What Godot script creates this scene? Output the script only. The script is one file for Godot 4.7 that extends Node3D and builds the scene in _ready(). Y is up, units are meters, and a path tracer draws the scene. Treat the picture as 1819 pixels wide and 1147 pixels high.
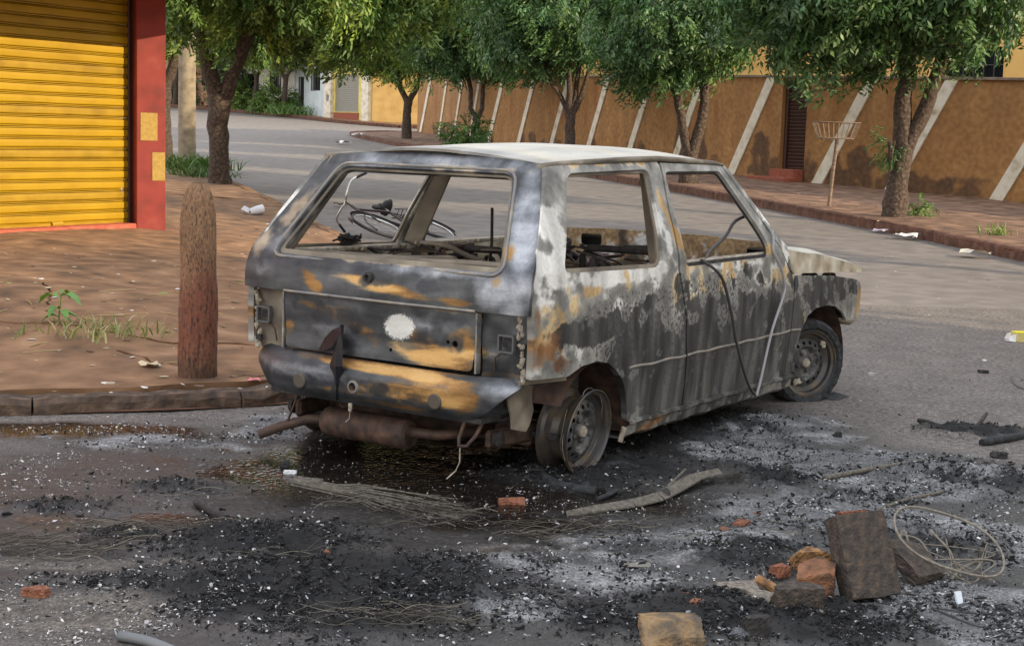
extends Node3D

# ---------------------------------------------------------------- mesh builder
class Geo:
	var v := PackedVector3Array()
	var n := PackedVector3Array()
	var u := PackedVector2Array()
	var c := PackedColorArray()
	var col := Color.WHITE
	func tri(a: Vector3, b: Vector3, d: Vector3) -> void:   # counter-clockwise seen from outside
		var m := (b - a).cross(d - a).normalized()
		tris(a, b, d, m, m, m)
	func tris(a: Vector3, b: Vector3, d: Vector3, na: Vector3, nb: Vector3, nd: Vector3, ua := Vector2.ZERO, ub := Vector2.ZERO, ud := Vector2.ZERO) -> void:
		v.append(a); v.append(d); v.append(b)
		n.append(na); n.append(nd); n.append(nb)
		u.append(ua); u.append(ud); u.append(ub)
		c.append(col); c.append(col); c.append(col)
	func quad(a: Vector3, b: Vector3, d: Vector3, e: Vector3) -> void:
		tri(a, b, d); tri(a, d, e)
	func box(t: Transform3D, s: Vector3, bev := 0.0, jit := 0.0, rng: RandomNumberGenerator = null) -> void:
		var h := s * 0.5
		bev = min(bev, min(h.x, min(h.y, h.z)) * 0.9)
		var off := {}
		var P := {}
		for sx in [-1, 1]:
			for sy in [-1, 1]:
				for sz in [-1, 1]:
					var j := Vector3.ZERO
					if jit > 0.0:
						j = Vector3(rng.randf_range(-jit, jit), rng.randf_range(-jit, jit), rng.randf_range(-jit, jit))
					var q := Vector3(sx * h.x, sy * h.y, sz * h.z) + j
					var k := Vector3i(sx, sy, sz)
					P[k] = [t * (q - Vector3(0, sy * bev, sz * bev)), t * (q - Vector3(sx * bev, 0, sz * bev)), t * (q - Vector3(sx * bev, sy * bev, 0))]
		var F := func(ax: int, k0: Vector3i, k1: Vector3i, k2: Vector3i, k3: Vector3i) -> void:
			var o: Vector3 = t.basis * Vector3(k0.x if ax == 0 else 0, k0.y if ax == 1 else 0, k0.z if ax == 2 else 0)
			var a: Vector3 = P[k0][ax]; var b: Vector3 = P[k1][ax]; var d: Vector3 = P[k2][ax]; var e: Vector3 = P[k3][ax]
			if (b - a).cross(d - a).dot(o) < 0: quad(a, e, d, b)
			else: quad(a, b, d, e)
		for s1 in [-1, 1]:
			F.call(0, Vector3i(s1, -1, -1), Vector3i(s1, 1, -1), Vector3i(s1, 1, 1), Vector3i(s1, -1, 1))
			F.call(1, Vector3i(-1, s1, -1), Vector3i(1, s1, -1), Vector3i(1, s1, 1), Vector3i(-1, s1, 1))
			F.call(2, Vector3i(-1, -1, s1), Vector3i(1, -1, s1), Vector3i(1, 1, s1), Vector3i(-1, 1, s1))
		if bev <= 0.0: return
		var E := func(k0: Vector3i, k1: Vector3i, a1: int, a2: int) -> void:
			var a: Vector3 = P[k0][a1]; var b: Vector3 = P[k0][a2]; var d: Vector3 = P[k1][a2]; var e: Vector3 = P[k1][a1]
			var o: Vector3 = (a + d) * 0.5 - t.origin
			if (b - a).cross(d - a).dot(o) < 0: quad(a, e, d, b)
			else: quad(a, b, d, e)
		for s1 in [-1, 1]:
			for s2 in [-1, 1]:
				E.call(Vector3i(s1, s2, -1), Vector3i(s1, s2, 1), 0, 1)
				E.call(Vector3i(s1, -1, s2), Vector3i(s1, 1, s2), 0, 2)
				E.call(Vector3i(-1, s1, s2), Vector3i(1, s1, s2), 1, 2)
				for s3 in [-1, 1]:
					var q: Array = P[Vector3i(s1, s2, s3)]
					var o: Vector3 = q[0] - t.origin
					if (q[1] - q[0]).cross(q[2] - q[0]).dot(o) < 0: tri(q[0], q[2], q[1])
					else: tri(q[0], q[1], q[2])
	func bx(p: Vector3, s: Vector3, bev := 0.0) -> void:
		box(Transform3D(Basis(), p), s, bev)
	func bar(a: Vector3, b: Vector3, w: float, h: float, bev := 0.0, up := Vector3.UP) -> void:   # beam from a to b
		var z := (b - a).normalized()
		var x := up.cross(z)
		if x.length() < 0.01: x = Vector3.RIGHT.cross(z)
		x = x.normalized()
		box(Transform3D(Basis(x, z.cross(x), z), (a + b) * 0.5), Vector3(w, h, a.distance_to(b)), bev)
	func tube(pts: Array, rad, sides := 8, caps := true, wob := 0.0, rng: RandomNumberGenerator = null) -> void:
		var N := pts.size()
		var x := Vector3.ZERO
		var rings := []
		var nrm := []
		var len := 0.0
		var lens := []
		for i in N:
			if i > 0: len += (pts[i] as Vector3).distance_to(pts[i - 1])
			lens.append(len)
			var d: Vector3 = ((pts[min(i + 1, N - 1)] as Vector3) - (pts[max(i - 1, 0)] as Vector3)).normalized()
			if i == 0:
				x = d.cross(Vector3.UP if absf(d.y) < 0.9 else Vector3.RIGHT).normalized()
			else:
				x = (x - d * x.dot(d)).normalized()
			var y := d.cross(x)
			var r: float = rad[i] if rad is Array else rad
			var ring := []
			var nn := []
			for k in sides + 1:
				var a := TAU * (k % sides) / sides
				var o := x * cos(a) + y * sin(a)
				var rr := r
				if wob > 0.0 and k < sides: rr *= 1.0 + rng.randf_range(-wob, wob)
				if k == sides: ring.append(ring[0])
				else: ring.append((pts[i] as Vector3) + o * rr)
				nn.append(o)
			rings.append(ring); nrm.append(nn)
		for i in N - 1:
			for k in sides:
				var ua := Vector2(float(k) / sides, lens[i]); var ub := Vector2(float(k + 1) / sides, lens[i])
				var uc := Vector2(float(k + 1) / sides, lens[i + 1]); var ud := Vector2(float(k) / sides, lens[i + 1])
				tris(rings[i][k], rings[i][k + 1], rings[i + 1][k + 1], nrm[i][k], nrm[i][k + 1], nrm[i + 1][k + 1], ua, ub, uc)
				tris(rings[i][k], rings[i + 1][k + 1], rings[i + 1][k], nrm[i][k], nrm[i + 1][k + 1], nrm[i + 1][k], ua, uc, ud)
		if caps:
			for k in range(1, sides - 1):
				tri(rings[0][0], rings[0][k + 1], rings[0][k])
				tri(rings[N - 1][0], rings[N - 1][k], rings[N - 1][k + 1])
	func lathe(t: Transform3D, prof: Array, seg := 32, smooth := true) -> void:   # prof: Vector2(radius, height along local y), outside on the left when going up
		var M := prof.size()
		for i in M - 1:
			var p: Vector2 = prof[i]; var q: Vector2 = prof[i + 1]
			var d := (q - p).normalized()
			var nn := Vector2(d.y, -d.x)
			for k in seg:
				var a := TAU * k / seg; var b := TAU * (k + 1) / seg
				var ca := Vector3(cos(a), 0, -sin(a)); var cb := Vector3(cos(b), 0, -sin(b))
				var P0: Vector3 = t * (ca * p.x + Vector3.UP * p.y); var P1: Vector3 = t * (cb * p.x + Vector3.UP * p.y)
				var P2: Vector3 = t * (cb * q.x + Vector3.UP * q.y); var P3: Vector3 = t * (ca * q.x + Vector3.UP * q.y)
				var na: Vector3 = (t.basis * (ca * nn.x + Vector3.UP * nn.y)).normalized(); var nb: Vector3 = (t.basis * (cb * nn.x + Vector3.UP * nn.y)).normalized()
				if p.x > 1e-5: tris(P0, P1, P2, na, nb, nb)
				if q.x > 1e-5: tris(P0, P2, P3, na, nb, na)
	func blob(t: Transform3D, s: Vector3, rough: float, rng: RandomNumberGenerator, rings := 5, seg := 8) -> void:   # irregular lump
		var pts := []
		for i in rings + 1:
			var row := []
			var th := PI * i / rings
			for k in seg:
				var ph := TAU * k / seg
				var rr := 1.0 + rng.randf_range(-rough, rough)
				row.append(t * (Vector3(sin(th) * cos(ph), cos(th), sin(th) * sin(ph)) * rr * s))
			pts.append(row)
		for i in rings:
			for k in seg:
				var k2 := (k + 1) % seg
				if i > 0: tri(pts[i][k], pts[i][k2], pts[i + 1][k2] if i < rings - 1 else pts[rings][0])
				if i < rings - 1: tri(pts[i][k] if i > 0 else pts[0][0], pts[i + 1][k2], pts[i + 1][k])
	func mesh() -> ArrayMesh:
		var m := ArrayMesh.new()
		var a := []
		a.resize(Mesh.ARRAY_MAX)
		a[Mesh.ARRAY_VERTEX] = v; a[Mesh.ARRAY_NORMAL] = n; a[Mesh.ARRAY_TEX_UV] = u; a[Mesh.ARRAY_COLOR] = c
		m.add_surface_from_arrays(Mesh.PRIMITIVE_TRIANGLES, a)
		return m

# ---------------------------------------------------------------- scene helpers
var used := {}
var M := {}
var rng := RandomNumberGenerator.new()

func numbered(called: String) -> String:
	var k: int = used.get(called, 0)
	used[called] = k + 1
	return called if k == 0 else "%s_%03d" % [called, k]

func tag(o: Node, label := "", category := "", group := "", kind := "") -> Node:
	if label: o.set_meta("label", label)
	if category: o.set_meta("category", category)
	if group: o.set_meta("group", group)
	if kind: o.set_meta("kind", kind)
	return o

func thing(called: String, label: String, category: String, at := Vector3.ZERO, turn := 0.0, group := "") -> Node3D:
	var o := Node3D.new()
	o.name = numbered(called)
	add_child(o)
	o.position = at; o.rotation.y = turn
	tag(o, label, category, group)
	return o

func inst(called: String, mesh: Mesh, mat: Material, parent: Node = self, at := Transform3D()) -> MeshInstance3D:
	var o := MeshInstance3D.new()
	o.mesh = mesh
	o.material_override = mat
	o.name = numbered(called) if parent == self else called
	o.transform = at
	parent.add_child(o, true)
	return o

func put(called: String, g: Geo, mat: Material, parent: Node = self, at := Transform3D()) -> MeshInstance3D:
	return inst(called, g.mesh(), mat, parent, at)

func setting(called: String, g: Geo, mat: Material) -> MeshInstance3D:
	var o := put(called, g, mat)
	o.set_meta("kind", "structure")
	return o

func copy_of(o: Node3D, label: String, at: Vector3, turn := 0.0, sc := 1.0) -> Node3D:
	var d: Node3D = o.duplicate()
	d.name = numbered(String(o.name).rstrip("0123456789").trim_suffix("_"))
	add_child(d)
	d.position = at; d.rotation.y = turn; d.scale = Vector3.ONE * sc
	d.set_meta("label", label)
	return d

# ---------------------------------------------------------------- materials
func noise_tex(sd: int, freq: float, oct: int, cols: Array, offs: Array = [], size := 512, sx := 1, ntype := FastNoiseLite.TYPE_SIMPLEX_SMOOTH) -> NoiseTexture2D:
	var f := FastNoiseLite.new()
	f.seed = sd; f.frequency = freq; f.fractal_octaves = oct; f.noise_type = ntype
	var t := NoiseTexture2D.new()
	t.noise = f; t.width = size * sx; t.height = size; t.seamless = true; t.seamless_blend_skirt = 0.25
	t.generate_mipmaps = false
	if cols.size():
		var g := Gradient.new()
		var c := PackedColorArray(); var o := PackedFloat32Array()
		for i in cols.size():
			c.append(cols[i]); o.append(offs[i] if offs.size() else float(i) / (cols.size() - 1))
		g.colors = c; g.offsets = o
		t.color_ramp = g
	return t

func rgb(r: int, g: int, b: int) -> Color:
	return Color8(r, g, b)

func pm(tex: Texture2D, scale: float, rough := 0.85, metal := 0.0, bump: Texture2D = null, bscale := 0.5, world := false) -> StandardMaterial3D:
	var m := StandardMaterial3D.new()
	m.albedo_texture = tex
	m.roughness = rough; m.metallic = metal
	m.uv1_triplanar = true; m.uv1_world_triplanar = world
	m.uv1_scale = Vector3.ONE * scale
	if bump:
		m.heightmap_enabled = true; m.heightmap_texture = bump; m.heightmap_scale = bscale
	return m

func flat(c: Color, rough := 0.8, metal := 0.0) -> StandardMaterial3D:
	var m := StandardMaterial3D.new()
	m.albedo_color = c; m.roughness = rough; m.metallic = metal
	return m

# ---------------------------------------------------------------- painted matter (soot, ash, rust, dust): layers of noise-edged patches
# layer: {b: [[cx, cy, rx, ry, angle, strength]...], c: Color, d: Color, amp, soft, n (0 coarse, 1 fine, 2 streaks), o (opacity), r (roughness)}
func paint(w: int, h: int, R: Rect2, base: Array, layers: Array, sd: int, fr: Array, flip: bool, rough0: float, grit := 0.12, fw := 0.45, bw := Vector3(0.45, 0.55, 0.0)) -> Array:
	var nz := []
	for k in 3:
		var f := FastNoiseLite.new()
		f.seed = sd + k * 7; f.frequency = fr[k]; f.fractal_octaves = 5
		f.noise_type = FastNoiseLite.TYPE_SIMPLEX_SMOOTH
		if k == 2:
			var im2: Image
			if fr[3] < 0: im2 = f.get_image(w, maxi(8, h / 5))
			else: im2 = f.get_image(maxi(8, w / 5), h)
			im2.resize(w, h, Image.INTERPOLATE_CUBIC)
			nz.append(im2.get_data())
		else:
			nz.append(f.get_image(w, h).get_data())
	var q := 4
	var cw := w / q; var ch := h / q
	var ws := []
	for L in layers:
		var W := PackedByteArray(); W.resize(cw * ch)
		if L.get("all", 0.0) > 0: W.fill(int(L.all * 255))
		for B in L.b:
			var ca := cos(B[4]); var sa := sin(B[4])
			var px: float = (B[0] - R.position.x) / R.size.x * cw
			var py: float = (B[1] - R.position.y) / R.size.y * ch
			if flip: py = ch - py
			var ex: float = max(B[2], B[3]) * 1.35
			var wx: int = int(ex / R.size.x * cw) + 2; var wy: int = int(ex / R.size.y * ch) + 2
			for y in range(maxi(0, int(py) - wy), mini(ch, int(py) + wy)):
				for x in range(maxi(0, int(px) - wx), mini(cw, int(px) + wx)):
					var dx := (x + 0.5 - px) / cw * R.size.x
					var dy := (y + 0.5 - py) / ch * R.size.y
					if flip: dy = -dy
					var e := Vector2((dx * ca + dy * sa) / B[2], (dy * ca - dx * sa) / B[3]).length()
					if e < 1.35:
						var val := mini(255, int(255.0 * B[5] * clampf((1.35 - e) / 0.85, 0, 1)))
						var i := y * cw + x
						if val > W[i]: W[i] = val
		var im := Image.create_from_data(cw, ch, false, Image.FORMAT_L8, W)
		im.resize(w, h, Image.INTERPOLATE_BILINEAR)
		ws.append(im.get_data())
	var chunks := 12
	var res := []; res.resize(chunks)
	var rres := []; rres.resize(chunks)
	var b0: Color = base[0]; var b1: Color = base[1]
	var job := func(ci: int) -> void:
		var y0 := h * ci / chunks; var y1 := h * (ci + 1) / chunks
		var N := (y1 - y0) * w
		var R_ := PackedFloat32Array(); var G_ := PackedFloat32Array(); var B_ := PackedFloat32Array(); var Q_ := PackedFloat32Array()
		R_.resize(N); G_.resize(N); B_.resize(N); Q_.resize(N)
		var A: PackedByteArray = nz[0]; var Bn: PackedByteArray = nz[1]; var Cn: PackedByteArray = nz[2]
		var o := y0 * w
		for i in N:
			var t := (A[o + i] * bw.x + Bn[o + i] * bw.y + Cn[o + i] * bw.z) / 255.0
			t = clampf((t - 0.5) * 1.7 + 0.5, 0, 1)
			R_[i] = b0.r + (b1.r - b0.r) * t; G_[i] = b0.g + (b1.g - b0.g) * t; B_[i] = b0.b + (b1.b - b0.b) * t
			Q_[i] = rough0
		for li in layers.size():
			var L: Dictionary = layers[li]
			var W: PackedByteArray = ws[li]
			var Nz: PackedByteArray = nz[L.n]
			var c0: Color = L.c; var c1: Color = L.get("d", L.c)
			var amp: float = L.amp / 255.0; var soft: float = L.soft; var op: float = L.get("o", 1.0); var rr: float = L.get("r", rough0)
			for i in N:
				var wv := W[o + i]
				if wv == 0: continue
				var nb := Bn[o + i]
				var m := (wv / 255.0 + (Nz[o + i] * (1.0 - fw * 0.35) + nb * fw * 0.35 - 127.5) * amp - 0.5) / soft + 0.5
				if m <= 0.0: continue
				if m > 1.0: m = 1.0
				m *= op
				var t := (nb * fw + Cn[o + i] * (1.0 - fw)) / 255.0
				t = clampf((t - 0.5) * 1.6 + 0.5, 0.0, 1.0)
				R_[i] += (c0.r + (c1.r - c0.r) * t - R_[i]) * m
				G_[i] += (c0.g + (c1.g - c0.g) * t - G_[i]) * m
				B_[i] += (c0.b + (c1.b - c0.b) * t - B_[i]) * m
				Q_[i] += (rr - Q_[i]) * m
		var out := PackedByteArray(); out.resize(N * 3)
		var ro := PackedByteArray(); ro.resize(N)
		for i in N:
			var s := (Bn[o + i] - 127.5) / 255.0 * grit
			out[i * 3] = clampi(int((R_[i] + s * R_[i]) * 255.0), 0, 255)
			out[i * 3 + 1] = clampi(int((G_[i] + s * G_[i]) * 255.0), 0, 255)
			out[i * 3 + 2] = clampi(int((B_[i] + s * B_[i]) * 255.0), 0, 255)
			ro[i] = clampi(int(Q_[i] * 255.0), 0, 255)
		res[ci] = out; rres[ci] = ro
	var id := WorkerThreadPool.add_group_task(job, chunks)
	WorkerThreadPool.wait_for_group_task_completion(id)
	var all := PackedByteArray(); var rall := PackedByteArray()
	for k in chunks:
		all.append_array(res[k]); rall.append_array(rres[k])
	return [ImageTexture.create_from_image(Image.create_from_data(w, h, false, Image.FORMAT_RGB8, all)), ImageTexture.create_from_image(Image.create_from_data(w, h, false, Image.FORMAT_L8, rall))]

func painted(pt: Array, metal := 0.0, bump: Texture2D = null, bscale := 0.3) -> StandardMaterial3D:
	var m := StandardMaterial3D.new()
	m.albedo_texture = pt[0]
	m.roughness = 1.0; m.roughness_texture = pt[1]; m.roughness_texture_channel = BaseMaterial3D.TEXTURE_CHANNEL_RED
	m.metallic = metal
	m.texture_repeat = false
	if bump:
		m.heightmap_enabled = true; m.heightmap_texture = bump; m.heightmap_scale = bscale
	return m

func patches(n: int, R: Rect2, r0: float, r1: float, lo: float, hi: float, sd: int, stretch := 1.0) -> Array:
	var r := RandomNumberGenerator.new(); r.seed = sd
	var out := []
	for k in n:
		var a := r0 * pow(r1 / r0, r.randf())
		out.append([R.position.x + R.size.x * r.randf(), R.position.y + R.size.y * r.randf(), a * r.randf_range(0.6, 1.4), a * stretch * r.randf_range(0.6, 1.4), r.randf_range(-0.5, 0.5), r.randf_range(lo, hi)])
	return out

# ---------------------------------------------------------------- sheet metal and slabs: an outline with holes, laid on a curved surface
func rounded(pts: Array, r: float, k := 4) -> PackedVector2Array:
	var out := PackedVector2Array()
	var N := pts.size()
	for i in N:
		var p: Vector2 = pts[i]; var a: Vector2 = pts[(i + N - 1) % N]; var b: Vector2 = pts[(i + 1) % N]
		var ra: float = min(r, p.distance_to(a) * 0.45); var rb: float = min(r, p.distance_to(b) * 0.45)
		var q0 := p + (a - p).normalized() * ra; var q1 := p + (b - p).normalized() * rb
		for j in k + 1:
			var t := float(j) / k
			out.append(q0.lerp(p, t).lerp(p.lerp(q1, t), t))
	return out

func circle(c: Vector2, r: float, k := 16, ry := -1.0) -> PackedVector2Array:
	var out := PackedVector2Array()
	for i in k: out.append(c + Vector2(cos(TAU * i / k) * r, sin(TAU * i / k) * (r if ry < 0 else ry)))
	return out

func pv(a: Array) -> PackedVector2Array:
	var o := PackedVector2Array()
	for i in range(0, a.size(), 2): o.append(Vector2(a[i], a[i + 1]))
	return o

func sheet(g: Geo, outline: PackedVector2Array, holes: Array, cell: float, f: Callable, thick: float, R := Rect2(0, 0, 1, 1), flip := true, side := 1.0) -> void:
	var lo := outline[0]; var hi := outline[0]
	for p in outline: lo = lo.min(p); hi = hi.max(p)
	var nx := int(ceil((hi.x - lo.x) / cell)); var ny := int(ceil((hi.y - lo.y) / cell))
	var cx := (hi.x - lo.x) / nx; var cy := (hi.y - lo.y) / ny
	var mark := {}
	var loops := [outline]; loops.append_array(holes)
	for lp in loops:
		for i in lp.size():
			var a: Vector2 = lp[i]; var b: Vector2 = lp[(i + 1) % lp.size()]
			var st := maxi(1, int(a.distance_to(b) / cell * 3))
			for k in st + 1:
				var p := a.lerp(b, float(k) / st)
				var ix := int(floor((p.x - lo.x) / cx)); var iy := int(floor((p.y - lo.y) / cy))
				for dx in [-1, 0, 1]:
					for dy in [-1, 0, 1]: mark[Vector2i(ix + dx, iy + dy)] = true
	var cache := {}
	var e := cell * 0.25
	var ev := func(p: Vector2) -> Array:
		if cache.has(p): return cache[p]
		var P: Vector3 = f.call(p.x, p.y)
		var nn: Vector3 = ((f.call(p.x + e, p.y) as Vector3) - (f.call(p.x - e, p.y) as Vector3)).cross((f.call(p.x, p.y + e) as Vector3) - (f.call(p.x, p.y - e) as Vector3)).normalized() * side
		var uvp := Vector2((p.x - R.position.x) / R.size.x, (p.y - R.position.y) / R.size.y)
		if flip: uvp.y = 1.0 - uvp.y
		var r := [P, nn, uvp]
		cache[p] = r
		return r
	var emit := func(p: Vector2, q: Vector2, s: Vector2) -> void:
		var A: Array = ev.call(p); var B: Array = ev.call(q); var C: Array = ev.call(s)
		if ((B[0] - A[0]) as Vector3).cross(C[0] - A[0]).dot(A[1]) < 0:
			var t := B; B = C; C = t
		g.tris(A[0], B[0], C[0], A[1], B[1], C[1], A[2], B[2], C[2])
		if thick > 0: g.tris(A[0] - A[1] * thick, C[0] - C[1] * thick, B[0] - B[1] * thick, -A[1], -C[1], -B[1], A[2], C[2], B[2])
	for iy in ny:
		for ix in nx:
			var p0 := lo + Vector2(ix * cx, iy * cy); var p1 := p0 + Vector2(cx, 0); var p2 := p0 + Vector2(cx, cy); var p3 := p0 + Vector2(0, cy)
			if mark.has(Vector2i(ix, iy)):
				var polys: Array = Geometry2D.intersect_polygons(PackedVector2Array([p0, p1, p2, p3]), outline)
				for hl in holes:
					var nxt := []
					for pl in polys:
						for r in Geometry2D.clip_polygons(pl, hl):
							if not Geometry2D.is_polygon_clockwise(r): nxt.append(r)
					polys = nxt
				for pl in polys:
					var idx := Geometry2D.triangulate_polygon(pl)
					for k in range(0, idx.size(), 3): emit.call(pl[idx[k]], pl[idx[k + 1]], pl[idx[k + 2]])
			else:
				var m := (p0 + p2) * 0.5
				if not Geometry2D.is_point_in_polygon(m, outline): continue
				var inside := false
				for hl in holes:
					if Geometry2D.is_point_in_polygon(m, hl): inside = true
				if inside: continue
				emit.call(p0, p1, p2); emit.call(p0, p2, p3)
	if thick <= 0: return
	for li in loops.size():
		var lp: PackedVector2Array = loops[li]
		var cw := Geometry2D.is_polygon_clockwise(lp)
		for i in lp.size():
			var a: Vector2 = lp[i]; var b: Vector2 = lp[(i + 1) % lp.size()]
			var st := maxi(1, int(ceil(a.distance_to(b) / cell)))
			for k in st:
				var A: Array = ev.call(a.lerp(b, float(k) / st)); var B: Array = ev.call(a.lerp(b, float(k + 1) / st))
				var a1: Vector3 = A[0] - A[1] * thick; var b1: Vector3 = B[0] - B[1] * thick
				var out := ((B[0] - A[0]) as Vector3).cross(A[1]).normalized()
				if (cw != (li > 0)): out = -out
				out *= side
				if (a1 - A[0]).cross(B[0] - A[0]).dot(out) < 0:
					g.tris(A[0], B[0], b1, out, out, out, A[2], B[2], B[2]); g.tris(A[0], b1, a1, out, out, out, A[2], B[2], A[2])
				else:
					g.tris(A[0], b1, B[0], out, out, out, A[2], B[2], B[2]); g.tris(A[0], a1, b1, out, out, out, A[2], A[2], B[2])

# ---------------------------------------------------------------- lie of the land
func ground(x: float, z: float) -> float:
	var s := -0.259 * x - 0.966 * z
	if s < 9.0: return 0.0
	if s < 17.0: return 0.001375 * (s - 9.0) * (s - 9.0)
	if s < 75.0: return 0.088 + 0.022 * (s - 17.0)
	return 1.364 + 0.04 * (s - 75.0)

var corner_line := pv([-14, -4.6, -8, -5.75, -4, -6.6, -2.39, -7.02, -1.65, -7.24, -1.17, -7.5, -0.62, -7.95, -0.22, -8.6, 0.0, -9.6, -0.08, -11, -0.5, -13, -1.42, -15.8, -2.49, -18.95, -3.1, -21.05, -4.6, -25.6, -6.6, -31, -9.6, -38, -15, -49, -24, -62])
var right_line := pv([10.2, 10, 9.3, 3, 8.5, -3, 7.5, -9, 6.7, -14, 6.1, -17.5, 5.45, -21, 4.4, -25, 3.1, -29.5, 1.6, -34, -1.3, -42, -4.1, -50, -6.2, -57.5, -6.7, -60.5, -5.9, -63, -3.5, -65, 4, -70])
var wall_line := pv([22, 4, 18.5, -8, 14, -19, 9.37, -28.1, 6.25, -33.1, 4.92, -35.8, 3.86, -38.7, -1.08, -52.7, -3.2, -61.3, -4.25, -64.4])

func line_dist(p: Vector2, L: PackedVector2Array) -> float:
	var d := 1e9
	for i in L.size() - 1:
		d = min(d, p.distance_to(Geometry2D.get_closest_point_to_segment(p, L[i], L[i + 1])))
	return d

func corner_height(x: float, z: float) -> float:
	return ground(x, z) + 0.085 + 0.17 * smoothstep(0.2, 3.6, line_dist(Vector2(x, z), corner_line)) + 0.006 * sin(x * 3.1 + z * 1.7) + 0.004 * sin(x * 7.3 - z * 5.1)

func right_height(x: float, z: float) -> float:
	return ground(x, z) + 0.11 + 0.015 * sin(x * 2.3 + z * 1.1) + 0.01 * sin(z * 3.7 - x)

func on_corner(x: float, z: float, up := 0.0) -> Vector3: return Vector3(x, corner_height(x, z) + up, z)
func on_right(x: float, z: float, up := 0.0) -> Vector3: return Vector3(x, right_height(x, z) + up, z)
func on_road(x: float, z: float, up := 0.0) -> Vector3: return Vector3(x, ground(x, z) + up, z)

# ---------------------------------------------------------------- the place
func _ready() -> void:
	# camera
	var cam := Camera3D.new()
	cam.name = "camera"
	cam.fov = 24.03; cam.near = 0.1; cam.far = 400.0
	cam.position = Vector3(0, 1.4124, 0)
	cam.rotation = Vector3(-0.126465, 0, 0.030882)
	add_child(cam)
	cam.current = true
	# sky and exposure
	var env := Environment.new()
	var sky := Sky.new()
	var sm := ProceduralSkyMaterial.new()
	sm.sky_top_color = Color(0.74, 0.755, 0.785); sm.sky_horizon_color = Color(0.95, 0.92, 0.865); sm.sky_curve = 0.2
	sm.ground_horizon_color = Color(0.55, 0.50, 0.45); sm.ground_bottom_color = Color(0.25, 0.21, 0.18)
	sm.sun_angle_max = 1.0
	sky.sky_material = sm
	env.background_mode = Environment.BG_SKY
	env.sky = sky
	env.background_energy_multiplier = 1.0
	env.tonemap_mode = Environment.TONE_MAPPER_LINEAR
	env.tonemap_exposure = 3.0
	env.sdfgi_enabled = true; env.ssao_enabled = true; env.ssil_enabled = true
	var we := WorldEnvironment.new()
	we.name = "world_environment"
	we.environment = env
	add_child(we)
	# low sun from the right, a little behind the camera
	var sun := DirectionalLight3D.new()
	sun.name = "sun"
	sun.light_energy = 0.66; sun.light_color = Color(1.0, 0.91, 0.77); sun.light_angular_distance = 0.6
	sun.shadow_enabled = true
	add_child(sun)
	var el := deg_to_rad(20.5); var be := deg_to_rad(119.0)
	sun.look_at_from_position(Vector3.ZERO, -Vector3(sin(be) * cos(el), sin(el), -cos(be) * cos(el)))

	rng.seed = 20
	materials()
	land()
	shop()
	long_wall()
	street_houses()
	street_trees()
	roadside()
	burnt_car()
	bicycle()
	debris()

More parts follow.
